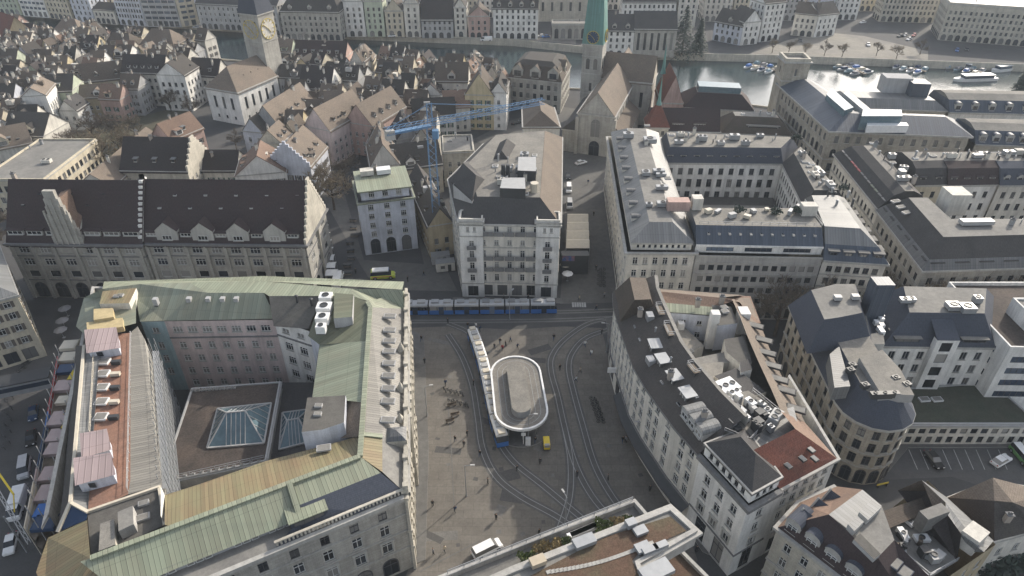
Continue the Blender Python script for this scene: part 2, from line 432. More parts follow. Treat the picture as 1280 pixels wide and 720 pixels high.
    def gable(s, quad, z, h, mat, ax=None, hip=(0, 0), over=.5, wall=None, name='roof'):
        """ridge runs from the middle of edge ax+3 to the middle of edge ax+1 (quad order as given)"""
        p, em = ccw(quad)
        if ax is None: ax = 0 if hypot(p[1][0]-p[0][0], p[1][1]-p[0][1])+hypot(p[3][0]-p[2][0], p[3][1]-p[2][1]) >= hypot(p[2][0]-p[1][0], p[2][1]-p[1][1])+hypot(p[3][0]-p[0][0], p[3][1]-p[0][1]) else 1
        else: ax = 0 if em.index(ax) % 2 == 0 else 1
        p = p[ax:]+p[:ax]           # eave edges are p0p1 and p2p3
        a = lerp(p[3], p[0], .5); b = lerp(p[1], p[2], .5); L = hypot(b[0]-a[0], b[1]-a[1]); d = ((b[0]-a[0])/L, (b[1]-a[1])/L)
        o0 = over if hip[0] else .25; o1 = over if hip[1] else .25
        e = offset(p, [over, o1, over, o0]); W = (hypot(p[0][0]-p[3][0], p[0][1]-p[3][1])+hypot(p[1][0]-p[2][0], p[1][1]-p[2][1]))/4
        dz = over*h/W
        E = [(q[0], q[1], z-dz+.03) for q in e]
        ra = (a[0]+d[0]*(hip[0] or -.25), a[1]+d[1]*(hip[0] or -.25), z+h); rb = (b[0]-d[0]*(hip[1] or -.25), b[1]-d[1]*(hip[1] or -.25), z+h)
        mb = MB(); th = .22
        mb.quad(E[0], E[1], rb, ra); mb.quad(E[2], E[3], ra, rb)
        if hip[0]: mb.poly((E[3], E[0], ra))
        if hip[1]: mb.poly((E[1], E[2], rb))
        lo = lambda q: (q[0], q[1], q[2]-th)
        for i, j in ((0, 1), (2, 3)): mb.quad(lo(E[i]), lo(E[j]), E[j], E[i])
        if not hip[0]: mb.quad(lo(ra), lo(E[0]), E[0], ra); mb.quad(lo(E[3]), lo(ra), ra, E[3])
        else: mb.quad(lo(E[3]), lo(E[0]), E[0], E[3])
        if not hip[1]: mb.quad(lo(E[1]), lo(rb), rb, E[1]); mb.quad(lo(rb), lo(E[2]), E[2], rb)
        else: mb.quad(lo(E[1]), lo(E[2]), E[2], E[1])
        s.roof = s.add(name, mb, mat)
        for k, tri in enumerate(([(p[3][0], p[3][1], z), (p[0][0], p[0][1], z), (a[0], a[1], z+h-.1)], [(p[1][0], p[1][1], z), (p[2][0], p[2][1], z), (b[0], b[1], z+h-.1)])):
            if not hip[k]: gm = MB(); gm.poly(tri); s.add('gable_wall', gm, wall or s.wm)
        s.ridge = (ra, rb); s.eave = p; return s.roof
    def dormers(s, p, q, n, setb, z, w, h, dep, kind='shed', wall='frame', roof='zincd', win='c', m=0.0, xs=None, parent=None, wh=None):
        """row of dormers along eave p->q (outward on the right hand), setb inward from that line, base at z"""
        dx, dy = q[0]-p[0], q[1]-p[1]; L = hypot(dx, dy); dx /= L; dy /= L; rz = atan2(dy, dx)
        mb = MB(); hw = w/2; o = .18
        mb.quad((-hw, 0, 0), (hw, 0, 0), (hw, 0, h), (-hw, 0, h)); mb.quad((hw, 0, 0), (hw, dep, 0), (hw, dep, h), (hw, 0, h)); mb.quad((-hw, dep, 0), (-hw, 0, 0), (-hw, 0, h), (-hw, dep, h))
        if kind == 'gable':
            g = h+w*.42; mb.poly([(-hw, 0, h), (hw, 0, h), (0, 0, g)])
            for sg in (-1, 1):
                x = sg*(hw+o); za = h-.1
                mb.quad((x, -o, za), (0, -o, g+.1), (0, dep*1.25, g+.1), (x, dep*1.25, za), 1) if sg > 0 else mb.quad((0, -o, g+.1), (x, -o, za), (x, dep*1.25, za), (0, dep*1.25, g+.1), 1)
        elif kind == 'flat': mb.box((0, dep/2-o, h), (w+2*o, dep+2*o, .16), 0, 1)
        elif kind == 'round':
            k = 8; pr = [(hw*1.08*cos(pi*i/k), h+hw*.8*sin(pi*i/k)) for i in range(k+1)]
            for (x0, a0), (x1, a1) in zip(pr, pr[1:]): mb.quad((x0, -o, a0), (x0, dep*1.2, a0), (x1, dep*1.2, a1), (x1, -o, a1), 1)
            mb.poly([(x, -.01, a) for x, a in pr])
        else:
            mb.quad((-hw-o, -o, h), (hw+o, -o, h), (hw+o, dep+.9, h+.25*dep), (-hw-o, dep+.9, h+.25*dep), 1); mb.quad((-hw-o, -o, h-.14), (hw+o, -o, h-.14), (hw+o, -o, h), (-hw-o, -o, h), 1)
            mb.quad((hw+o, -o, h-.14), (hw+o, dep+.9, h+.25*dep-.14), (hw+o, dep+.9, h+.25*dep), (hw+o, -o, h), 1); mb.quad((-hw-o, dep+.9, h+.25*dep-.14), (-hw-o, -o, h-.14), (-hw-o, -o, h), (-hw-o, dep+.9, h+.25*dep), 1)
        me = mb.mesh('dormer', [M[wall], M[roof]])
        for i in range(n):
            t = xs[i] if xs else m+(1-2*m)*(i+.5)/n
            X = p[0]+dx*L*t-dy*setb; Y = p[1]+dy*L*t+dx*setb
            d = obj('dormer', me, parent or s.root, (X-s.o[0], Y-s.o[1], z), rz)
            if win:
                ww, hh = (w*.66, h*.66) if not wh else wh
                wo = obj('window', win_meshes(win, ww, hh, False)[0], d, (0, -.22, h*.17))
    def chimney(s, x, y, z, h=2.0, w=.9, d=.7, rz=0.0, mat='brick'):
        mb = MB(); mb.box((0, 0, 0), (w, d, h)); mb.box((0, 0, h+.012), (w+.2, d+.2, .14), 0, 1); mb.box((-w*.22, 0, h+.16), (.26, .26, .45), 0, 1); mb.box((w*.22, 0, h+.16), (.26, .26, .35), 0, 1)
        o = obj('chimney', mb.mesh('chimney', [M[mat], M['trimd']]), s.root, (x-s.o[0], y-s.o[1], z), rz); return o
    def unit(s, x, y, z, d=(2.5, 1.5, 1.3), rz=0.0, mat='metall', fans=2, name='rooftop_unit'):
        mb = MB(); mb.box((0, 0, .2), d); mb.box((0, 0, 0), (d[0]*.9, d[1]*.9, .2), 0, 1)
        for i in range(fans):
            fx = -d[0]/2+d[0]*(i+.5)/fans; r = min(d[1], d[0]/fans)*.36
            mb.lathe((fx, 0, d[2]+.2), [(r, .015), (r, .14), (r*.8, .14), (r*.8, .05), (0, .05)], 10, 1)
        o = obj(name, mb.mesh(name, [M[mat], M['metald']]), s.root, (x-s.o[0], y-s.o[1], z), rz); return o
    def skyl(s, x, y, z, d=(1.4, 1.4), rz=0.0, name='skylight', mat='metall'):
        mb = MB(); mb.box((0, 0, 0), (d[0], d[1], .35)); w, h = d[0]/2*.86, d[1]/2*.86
        mb.poly([(-w, -h, .37), (w, -h, .37), (w, h, .37), (-w, h, .37)], 1)
        return obj(name, mb.mesh(name, [M[mat], M['glass' if name == 'roof_hatch' else 'felt']]), s.root, (x-s.o[0], y-s.o[1], z), rz)
    def pipe(s, x, y, z, h=1.5, r=.2, mat='metal'):
        mb = MB(); mb.tube((0, 0, 0), (0, 0, h), r, None, 8); mb.tube((0, 0, h+.12), (0, 0, h+.3), r*1.6, r*.6, 8); mb.bar((0, 0, h), (0, 0, h+.2), .08)
        return obj('vent_pipe', mb.mesh('vent_pipe', [M[mat]]), s.root, (x-s.o[0], y-s.o[1], z))
    def rail(s, pts, z, h=1.0, mat='metal', close=False, step=2.0, name='railing'):
        mb = MB(); P = list(pts)+([pts[0]] if close else [])
        for a, b in zip(P, P[1:]):
            L = hypot(b[0]-a[0], b[1]-a[1]); n = max(1, int(L/step))
            for i in range(n+1): c = lerp(a, b, i/n); mb.bar((c[0], c[1], z), (c[0], c[1], z+h), .07)
            for k in (h, h*.5): mb.bar((a[0], a[1], z+k), (b[0], b[1], z+k), .07)
        return s.add(name, mb, mat)
    def clutter(s, n, poly=None, z=None, seed=1, size=1.0, kinds='usppc'):
        """vents, units, hatches on a flat roof"""
        r = random.Random(seed); p = poly or s.top; z = s.ztop if z is None else z
        p, _ = ccw(p); xs = [q[0] for q in p]; ys = [q[1] for q in p]; q = offset(p, -1.3*size); ang = atan2(p[1][1]-p[0][1], p[1][0]-p[0][0])
        k = 0; tries = 0; used = []
        while k < n and tries < n*40:
            tries += 1; x = r.uniform(min(xs), max(xs)); y = r.uniform(min(ys), max(ys))
            if not inside((x, y), q) or any(hypot(x-a, y-b) < 1.9*size for a, b in used): continue
            used.append((x, y)); c = r.choice(kinds); k += 1
            if c == 'u': s.unit(x, y, z+.02, (r.uniform(1.6, 3.2)*size, r.uniform(1.1, 1.8)*size, r.uniform(.8, 1.5)*size), ang, r.choice(['metall', 'metal', 'metal', 'offwhite']), r.choice([0, 1, 2]))
            elif c == 's': s.skyl(x, y, z+.02, (r.uniform(1, 1.7)*size, r.uniform(1, 1.7)*size), ang, mat=r.choice(['metall', 'metalw']))
            elif c == 'p': s.pipe(x, y, z, r.uniform(.7, 1.8)*size, r.uniform(.12, .3)*size, r.choice(['metal', 'metall', 'metald']))
            elif c == 'c': s.chimney(x, y, z, r.uniform(1.2, 2.2)*size, .9*size, .7*size, ang, r.choice(['brick', 'chw', 'metal']))
            elif c == 'b': s.unit(x, y, z, (r.uniform(3, 5)*size, r.uniform(2.2, 3.4)*size, r.uniform(2, 2.7)*size), ang, r.choice(['greyw', 'offwhite', 'metall']), 0, 'roof_housing')
    def done(s, cap=100):
        W = s.wins
        if len(W) > cap:
            W.sort(key=lambda w: -(w[2]*w[3])/((w[0][0])**2+w[0][1]**2+(CH-w[0][2])**2))
        for (p, rz, w, h, st) in W[:cap]:
            me = win_meshes(st, w, h, s.near); o = obj('window', me[0], s.root, (p[0]-s.o[0], p[1]-s.o[1], p[2]), rz)
            for nm, m in zip(('pane', 'sill'), me[1:3]):
                if m: obj(nm, m, o)
            if me[3]:
                for sg in (-1, 1): obj('shutter', me[3][0], o, (sg*me[3][1], 0, 0))
        if len(W) > cap:
            A = MB(); ms = []; 
            for (p, rz, w, h, st) in W[cap:]:
                me = win_meshes(st, w, h, False)[0]; ca, sa = cos(rz), sin(rz)
                mi = []
                for m in me.materials:
                    if m not in ms: ms.append(m)
                    mi.append(ms.index(m))
                base = len(A.v); A.v += [(p[0]+v.co.x*ca-v.co.y*sa, p[1]+v.co.x*sa+v.co.y*ca, p[2]+v.co.z) for v in me.vertices]
                for f in me.polygons: A.f.append(tuple(base+i for i in f.vertices)); A.m.append(mi[f.material_index])
            o = obj('window', A.mesh('window', ms, s.o), s.root); o['kind'] = 'stuff'
        return s
def inside(p, poly):
    c = False; n = len(poly)
    for i in range(n):
        a, b = poly[i], poly[i-1]
        if (a[1] > p[1]) != (b[1] > p[1]) and p[0] < (b[0]-a[0])*(p[1]-a[1])/(b[1]-a[1])+a[0]: c = not c
    return c
def W(floors, z0=4.2, fh=3.4, w=1.1, h=1.8, bay=2.6, st='c', ground=None):
    r = [(z0+fh*i+.9, h, w, bay, st) for i in range(floors)]
    if ground: r.append(ground)
    return r
# ================================================================= setting
def pv(mb, pts, mi=0):
    """polygon from (u, v, z) points, turned to face up"""
    q = [at(*p) for p in pts]; a = area([(x, y) for x, y, z in q])
    mb.poly(q if a > 0 else q[::-1], mi)
def wp(mb, pts, mi=0):
    a = area([(p[0], p[1]) for p in pts]); mb.poly(pts if a > 0 else pts[::-1], mi)
near_bank = [(-900, 520), (-420, 412), (-311, 387), (-207, 366), (-130, 345), (-74, 326), (-33, 313), (33, 303), (62, 298), (80, 291), (110, 279), (160, 268), (260, 262), (900, 240)]
far_bank = [(-900, 630), (-420, 492), (-318, 461), (-212, 428), (-91, 400), (0, 387), (67, 361), (132, 356), (254, 340), (900, 330)]
mb = MB()
mb.poly([(-900, -120, 0), (900, -120, 0)]+[(x, y, 0) for x, y in reversed(near_bank)])
mb.poly([(x, y, 0) for x, y in far_bank]+[(900, 1500, 0), (-900, 1500, 0)])
struct('ground', mb, [M['asph']])
def water_mat():
    t = NT('river_water')
    n = t.noise(t.pos((1, .6, 1)), .25, 4, .6); n2 = t.noise(t.pos(), 1.4, 3)
    t.bump(t.math('ADD', n, t.math('MULTIPLY', n2, .5)), .25, .25)
    return t.out((.025, .042, .045), .12, 0, .5)
mb = MB(); mb.poly([(-900, 500, -3), (-900, 200, -3), (900, 200, -3), (900, 500, -3)][::-1] if False else [(-900, 150, -3), (900, 150, -3), (900, 700, -3), (-900, 700, -3)])
struct('water', mb, [water_mat()])
mb = MB()
for L, sg in ((near_bank, -1), (far_bank, 1)):
    for a, b in zip(L, L[1:]):
        d = Vector((b[0]-a[0], b[1]-a[1])); n = Vector((-d.y, d.x)).normalized()*sg
        a2, b2 = (a[0]+n.x*.5, a[1]+n.y*.5), (b[0]+n.x*.5, b[1]+n.y*.5)
        q = [a, b, b2, a2]; q = q if area(q) > 0 else q[::-1]
        mb.prism(q, -3.4, .75)
struct('quay_wall', mb, [M['stonel']])
def strip(mb, pts, w, z, mi=0, off=0.0):
    """flat ribbon along world xy points"""
    P = [Vector(p) for p in pts]; L = []
    for i, p in enumerate(P):
        d = (P[min(i+1, len(P)-1)]-P[max(i-1, 0)]).normalized(); n = Vector((-d.y, d.x)); L.append((p+n*(off+w/2), p+n*(off-w/2)))
    for (a, b), (c, d) in zip(L, L[1:]): mb.quad((b.x, b.y, z), (d.x, d.y, z), (c.x, c.y, z), (a.x, a.y, z), mi)
def smooth(pts, n=5):
    out = []; P = [Vector(p) for p in pts]
    for i in range(len(P)-1):
        p0, p1, p2, p3 = P[max(i-1, 0)], P[i], P[i+1], P[min(i+2, len(P)-1)]
        for k in range(n):
            t = k/n; out.append(tuple(.5*((2*p1)+(-p0+p2)*t+(2*p0-5*p1+4*p2-p3)*t*t+(-p0+3*p1-3*p2+p3)*t**3)))
    out.append(tuple(P[-1])); return out
# the square
def m_square_():
    t = NT('square_paving'); a = t.noise(t.pos(), .035, 5, .6); b = t.noise(t.pos(), 2.2, 4, .65); d = t.noise(t.pos(), .35, 4, .7)
    br = t.n('ShaderNodeTexBrick'); t.l(t.pos(), br.inputs['Vector']); br.inputs['Scale'].default_value = 1; br.inputs['Brick Width'].default_value = 3.4; br.inputs['Row Height'].default_value = 1.7; br.inputs['Mortar Size'].default_value = .035
    br.inputs['Color1'].default_value = (1.04,)*3+(1,); br.inputs['Color2'].default_value = (.93,)*3+(1,); br.inputs['Mortar'].default_value = (.74,)*3+(1,)
    st = t.noise(t.pos((1, .25, 1)), .5, 4, .7)
    c = t.mix(t.rng(a, .4, .65, 0, 1), (.152, .139, .121), (.126, .117, .105))
    f = t.math('MULTIPLY', t.rng(b, .25, .75, .86, 1.14), t.rng(d, .3, .7, .84, 1.12)); f = t.math('MULTIPLY', f, br.outputs[0]); f = t.math('MULTIPLY', f, t.rng(st, .55, .75, 1, .86))
    return t.out(t.mul(c, f), .9, 0, .25)
m_square = m_square_()
mb = MB(); wp(mb, [(*xy(*p), .008) for p in [(508, 410), (560, 408), (640, 412), (705, 408), (752, 410), (768, 480), (800, 560), (850, 640), (872, 700), (840, 760), (480, 790), (515, 700), (528, 560)]])
struct('square_pavement', mb, [m_square])
mb = MB()
for p in ([(510, 398), (512, 405), (705, 403), (780, 398), (780, 384), (700, 386), (512, 383)], ):
    wp(mb, [(*xy(*q), .006) for q in p])
struct('tram_road', mb, [m_ground('road_asphalt', (.075, .075, .077), (.095, .094, .092), .06, 3, .15)])
tracks = [
    [(505, 402), (600, 401.5), (700, 400), (790, 396)], [(505, 392), (600, 391), (700, 390), (790, 387)],
    [(770, 397), (736, 404), (706, 424), (690, 445), (689, 465), (697, 495), (706, 535), (719, 580), (740, 620), (770, 655)],
    [(775, 408), (735, 421), (716, 440), (711, 460), (717, 490), (728, 530), (743, 580), (766, 622), (800, 665)],
    [(560, 418), (577, 445), (590, 480), (597, 520), (603, 560), (620, 595), (650, 620), (695, 645), (730, 670)],
    [(560, 404), (585, 415), (593, 430), (602, 455), (608, 480), (613.5, 505), (619, 530), (626, 555), (645, 580), (680, 608), (730, 650)],
    [(706, 535), (713, 575), (712, 620), (700, 660)]]
mb = MB(); bed = MB()
TRK = []
for k, t in enumerate(tracks):
    w = smooth([xy(*p) for p in t], 6); TRK.append(w)
    for o in (-.5, .5): strip(mb, w, .13, .026+.001*k, 0, o)
    strip(bed, w, 2.0, .014+.0015*k)
struct('track_bed', bed, [m_ground('track_concrete', (.105, .102, .096), (.09, .088, .085), .08, 2, .12)])
struct('tram_rails', mb, [m_plain('worn_steel', (.24, .24, .235), .45, .2)])
# repaired patches and covers in the paving
mb = MB(); rp = random.Random(4)
for i in range(46):
    u, v = rp.uniform(535, 830), rp.uniform(412, 690)
    if u > 770+(v-480)*.45: continue
    x, y = xy(u, v); a = rp.uniform(-.5, .5); w_, h_ = (rp.uniform(.6, .9), rp.uniform(.6, .9)) if i % 3 else (rp.uniform(1.5, 6), rp.uniform(1, 3)); ca, sa = cos(a), sin(a)
    wp(mb, [(x+p*ca-q*sa, y+p*sa+q*ca, .0105+.00003*i) for p, q in ((-w_/2, -h_/2), (w_/2, -h_/2), (w_/2, h_/2), (-w_/2, h_/2))], i % 2)
struct('paving_patches', mb, [m_ground('dark_patch', (.085, .083, .08), (.075, .073, .07), .3, 4, .15), m_ground('pale_patch', (.15, .145, .135), (.12, .115, .11), .3, 4, .15)])
# kerbed pavements
def kerbed(name, pts, h=.13, mat='concrete'):
    p, _ = ccw(pts); m = MB(); m.prism(p, -.02, h, 0, 1); return struct(name, m, [M['trim'], M_pave])
M_pave = m_ground('pavement_slabs', (.135, .132, .125), (.115, .112, .107), .1, 2, .12)
kerbed('pavement', XY(0, (757, 398), (766, 470), (790, 548), (835, 625), (878, 690), (900, 700), (860, 620), (800, 500), (782, 400)))
kerbed('pavement', XY(0, (566, 372), (702, 373), (704, 379), (566, 378)))
kerbed('pavement', XY(0, (518, 460), (519, 705), (532, 700), (536, 560), (530, 420), (512, 412), (512, 440)))
kerbed('pavement', XY(0, (770, 360), (764, 270), (757, 205), (762, 205), (772, 270), (779, 360)))
kerbed('pavement', XY(0, (1010, 585), (1110, 590), (1135, 560), (1280, 560), (1280, 552), (1140, 553), (1000, 560)))
# light drain line and painted lines on the square
mb = MB(); strip(mb, [xy(560, 505), xy(564, 560), xy(568, 640)], .16, .034); strip(mb, [xy(524, 715), xy(600, 676)], .22, .035)
struct('drain_channel', mb, [M_pave])
m_mark = m_ground('road_paint', (.40, .40, .39), (.28, .28, .27), .8, 5, .2)
mb = MB()
for k in range(9):
    u = 1136+k*14; strip(mb, [xy(u, 562), xy(u+11, 587)], .14, .012)
for k in range(6): strip(mb, [xy(72-k*2.2, 480+k*16), xy(71-k*2.2, 486+k*16)], .15, .012)
for k in range(6): u = 716+k*3; strip(mb, [xy(u, 378), xy(u+.5, 384)], .5, .013)
struct('road_markings', mb, [m_mark])
mb = MB(); wp(mb, [(*xy(*p), .010) for p in [(1105, 600), (1120, 556), (1330, 556), (1330, 640), (1190, 596)]])
struct('car_park', mb, [m_ground('car_park_asphalt', (.08, .08, .082), (.10, .098, .095), .1, 3, .15)])
# church square and lanes (pale setts)
mb = MB()
wp(mb, [(*xy(*p), .008) for p in [(590, 175), (640, 150), (700, 133), (735, 138), (720, 190), (640, 190)]])
wp(mb, [(*xy(*p), .0065) for p in [(700, 380), (706, 300), (705, 185), (765, 195), (765, 280), (772, 378)]])
wp(mb, [(*xy(*p), .0085) for p in [(400, 240), (450, 330), (470, 362), (572, 364), (545, 310), (530, 270), (512, 250), (530, 330), (455, 325), (430, 240)]])
struct('stone_paving', mb, [m_ground('setts', (.125, .122, .115), (.10, .098, .095), .1, 3, .15)])
# promenade and square on the far bank
mb = MB()
wp(mb, [(*xy(*p), .008) for p in [(330, 46), (460, 46), (660, 50), (720, 55), (720, 45), (500, 40), (330, 38)]])
wp(mb, [(*xy(*p), .009) for p in [(935, 68), (1010, 72), (1160, 76), (1160, 64), (1080, 45), (1030, 40), (985, 50)]])
struct('promenade', mb, [m_ground('promenade_paving', (.23, .215, .185), (.18, .17, .155), .05, 2, .15)])
# ---- haze in the winter air: one thin fog body around the whole town ----
def haze():
    m = bpy.data.materials.new('winter_haze'); m.use_nodes = True; nt = m.node_tree; nt.nodes.clear()
    o = nt.nodes.new('ShaderNodeOutputMaterial'); v = nt.nodes.new('ShaderNodeVolumeScatter')
    v.inputs['Color'].default_value = (.80, .90, 1, 1); v.inputs['Density'].default_value = HAZE; v.inputs['Anisotropy'].default_value = .1
    nt.links.new(v.outputs[0], o.inputs['Volume'])
    try: m.cycles.homogeneous_volume = True
    except Exception: pass
    mb = MB(); mb.box((0, 400, -60), (1790, 2000, 220)); 
    h = struct('haze', mb, [m]); return h
HAZE = 0.00016
# ---- light and camera ----
SUN_AZ, SUN_EL = atan2(.747, .665), radians(29)
w = bpy.data.worlds.new('World'); bpy.context.scene.world = w; w.use_nodes = True
nt = w.node_tree; bg = nt.nodes['Background']; sk = nt.nodes.new('ShaderNodeTexSky'); sk.sky_type = 'NISHITA'; sk.sun_disc = False
sk.sun_elevation = SUN_EL; sk.sun_rotation = pi/2-SUN_AZ; sk.air_density = 1.0; sk.dust_density = 2.5; sk.ozone_density = 1.0
hs = nt.nodes.new('ShaderNodeHueSaturation'); hs.inputs['Saturation'].default_value = .5; hs.inputs['Value'].default_value = 1.7
nt.links.new(sk.outputs[0], hs.inputs['Color']); nt.links.new(hs.outputs[0], bg.inputs[0]); bg.inputs[1].default_value = .15
sl = bpy.data.lights.new('sun', 'SUN'); sl.energy = 5.0; sl.angle = radians(.6); sl.color = (1, .92, .80)
so = bpy.data.objects.new('sun', sl); C.objects.link(so)
sd = Vector((cos(SUN_AZ)*cos(SUN_EL), sin(SUN_AZ)*cos(SUN_EL), sin(SUN_EL)))
so.rotation_euler = sd.to_track_quat('Z', 'Y').to_euler(); so.location = sd*300
cam = bpy.data.cameras.new('camera'); co = bpy.data.objects.new('camera', cam); C.objects.link(co)
cam.sensor_width = 36; cam.lens = 36*CF/1280; cam.clip_start = .5; cam.clip_end = 4000
co.location = (0, 0, CH); co.rotation_euler = (pi/2-CP, 0, 0)
sc = bpy.context.scene; sc.camera = co
sc.view_settings.view_transform = 'Standard'; sc.view_settings.look = 'None'; sc.view_settings.exposure = 0
if HAZE: haze()
# ================================================================= headquarters block left of the square
A = Bld('palace_building', 'huge sandstone palace block with pale green copper roofs around courtyards, left of the tram square', (-45, 90), near=True, wall='stonel')
P1 = xy(505, 618, 18); P2 = xy(506.5, 366, 18); P3 = xy(118, 360, 18); P4 = (-66.5, 62); P5 = (-64, 39.3)
# outer walls
rowsA = [(.6, 3.9, 2.5, 4.3, 'a'), (6.3, 2.6, 1.7, 4.3, 'cl'), (10.4, 2.3, 1.5, 4.3, 'c'), (14.2, 1.9, 1.3, 4.3, 'd')]
A.block([P5, P1, P2, P3, P4], 0, 18, rowsA, 'stone', skip=(1, 2, 3, 4), cor=.7, courses=(5.6, 9.7, 13.6), ch=.7, margin=1.5)
A.block([P1, P2, P3, P5], 0, 18, [(.6, 4.1, 2.6, 4.2, 'at'), (6.3, 2.8, 1.6, 4.2, 'cl'), (10.6, 2.3, 1.5, 4.2, 'cl'), (14.4, 1.9, 1.2, 4.2, 'd')], 'stonel', skip=(1, 2, 3), cor=.9, courses=(5.6, 10.0, 14.0), ch=.8)
A.block([P2, P3, P4, P5], 0, 18, None, 'stone', skip=(2, 3), cor=.6)
# the decorated square front: pilasters, a balustrade, a raised middle bay
mb = MB(); L = hypot(P2[0]-P1[0], P2[1]-P1[1]); n = 25
dd = ((P2[0]-P1[0])/L, (P2[1]-P1[1])/L); nn = (dd[1], -dd[0])
for i in range(n+1):
    t = i*L/n; big = 1.0 if i in (8, 9, 10, 11, 12, 13) else .45
    c = (P1[0]+dd[0]*t+nn[0]*big/2, P1[1]+dd[1]*t+nn[1]*big/2); rz = atan2(dd[1], dd[0])
    mb.box((c[0], c[1], 0), (.9, big, 17.2), rz); mb.box((c[0], c[1], 17.2), (1.2, big+.35, .5), rz); mb.box((c[0]+nn[0]*.1, c[1]+nn[1]*.1, 5.6), (1.15, big+.2, .6), rz)
    mb.box((c[0], c[1], 9.6), (1.1, big+.3, .5), rz)
A.add('pilaster', mb, 'stonel')
mb = MB()
for i in range(int(L/1.1)):
    t = .5+i*1.1; big = i % 5 == 0
    c = (P1[0]+dd[0]*t+nn[0]*.3, P1[1]+dd[1]*t+nn[1]*.3); mb.box((c[0], c[1], 18.0), (.8 if big else .4, .8 if big else .4, 1.7 if big else 1.0), rz)
mb.bar((P1[0]+nn[0]*.3, P1[1]+nn[1]*.3, 19.1), (P2[0]+nn[0]*.3, P2[1]+nn[1]*.3, 19.1), .6, .25)
for t, h in ((L*.62, 2.4), (L*.42, 2.0), (L*.28, 1.8)): c = (P1[0]+dd[0]*t-nn[0]*.6, P1[1]+dd[1]*t-nn[1]*.6); mb.lathe((c[0], c[1], 18), [(.9, 0), (.8, h*.4), (.5, h*.7), (.2, h), (0, h+.5)], 8)
A.add('balustrade', mb, 'stonel')
# ---- right wing roofs
RZ = 21.3
mb = MB()
pv(mb, [(463, 384, RZ), (505.5, 386, 18.3), (504, 557, 18.3), (478, 545.5, 20.3), (453.5, 543, RZ)], 0)
pv(mb, [(461, 377, RZ), (505.5, 363, 18.3), (505.5, 386, 18.3), (463, 384, RZ)], 1)
pv(mb, [(459, 426, RZ-.05), (453, 503, RZ-.05), (390.5, 496, 18.6), (399.5, 431, 18.6)], 1)
pv(mb, [(453.5, 543, RZ), (478, 545.5, 20.3), (478, 590, 20.2), (450, 570.5, RZ)], 2)
pv(mb, [(478, 545.5, 20.3), (504, 557, 18.3), (504, 614, 18.3), (478, 590, 20.2)], 3)
pv(mb, [(453, 503, RZ-.05), (453.5, 543, RZ), (446, 546, 19), (424, 548, 18.4), (425, 500, 18.6)], 4)
A.add('roof', mb, ['copperw', 'copper', 'copperb', 'felt', 'tile_tan'])
mb = MB()      # ridge capping
for a, b in (((463, 384, RZ+.1), (450, 570.5, RZ+.1)), ((459, 377, RZ+.1), (463, 384, RZ+.1)), ((453.5, 543, RZ), (478, 545.5, 20.4)), ((362, 604, 21.6), (376, 649, 19.4)), ((450, 570.5, 21.4), (113, 698, 21.6))):
    mb.bar(at(*a), at(*b), .8, .35)
A.add('ridge_cap', mb, 'copper')
# skylight boxes along the square side
for k, v in enumerate((396, 413.5, 427, 440, 455, 470.5, 486.5, 502.5, 526)):
    x, y, z = at(487.5-k*.3, v, 20.3); A.skyl(x, y, z, (2.3, 1.25), radians(-3), 'skylight', 'metall')
# stone gable turret on the square front
x, y = xy(497, 552, 18.3); mb = MB(); mb.box((x, y, 17), (3.2, 3.0, 3.0), radians(8)); mb.lathe((x, y, 20.0), [(2.2, 0), (1.4, .5), (0, .9)], 4, 1, .9)
A.add('turret', mb, ['stonel', 'zincd'])
# ---- front wing
mb = MB()
pv(mb, [(450, 570.5, 21.3), (450, 545, 18.8), (330, 577, 18.6), (250, 605, 18.6), (206, 619, 18.6), (206, 656, 21.0), (220, 659, 21.5), (362, 603.5, 21.5)], 0)
pv(mb, [(362, 603.5, 21.5), (220, 659, 21.5), (113, 698, 21.5), (100, 702, 21.5), (150, 741, 19), (220, 711, 19), (375.5, 648.5, 19)], 1)
pv(mb, [(450, 570.5, 21.3), (362, 603.5, 21.4), (372.5, 632, 20.2), (476, 591, 20.2)], 2)
pv(mb, [(476, 591, 20.2), (372.5, 632, 20.2), (378, 662, 18.1), (451, 640, 18.1), (504, 614, 18.3)], 3)
pv(mb, [(375.5, 648.5, 19), (376, 651, 17.8), (340, 690, 17.8), (378, 674, 17.8)], 3)
A.add('roof', mb, ['copperb', 'copper', 'copper', 'slateb'])
a = at(376, 652, 17.7); b = at(150, 744, 17.7)
mb = MB(); wins = MB()
mb.quad((b[0], b[1], 17.6), (a[0], a[1], 17.6), (a[0], a[1], 19.3), (b[0], b[1], 19.3)); A.add('attic_wall', mb, 'greyw')
L2 = hypot(a[0]-b[0], a[1]-b[1]); dl = ((a[0]-b[0])/L2, (a[1]-b[1])/L2); rz = atan2(dl[1], dl[0])
for g in range(6):
    for k in range(3):
        t = L2-1.6-g*4.6-k*1.15-(1.5 if g > 1 else 0)
        if t > 1: A.wins.append(((b[0]+dl[0]*t+dl[1]*.3, b[1]+dl[1]*t-dl[0]*.3, 18.05), rz, .95, 1.1, 'x'))
mb = MB(); wp(mb, [(*P1, 17.9), (*P5, 17.9), (P5[0]-1, P5[1]+4, 17.9), (a[0], a[1]+.3, 17.9), (P1[0]-2, P1[1]+1.6, 17.9)]); A.add('terrace', mb, 'felt')
mb = MB()
for i in range(34):
    t = .3+i*.55; c = (P1[0]-.877*t-.05, P1[1]-.48*t+.3); mb.box((c[0], c[1], 18), (.28, .28, .75), rz)
mb.bar((P1[0], P1[1]+.3, 18.85), (P1[0]-.877*18.8, P1[1]-.48*18.8+.3, 18.85), .4, .2); A.add('balustrade', mb, 'stonel')
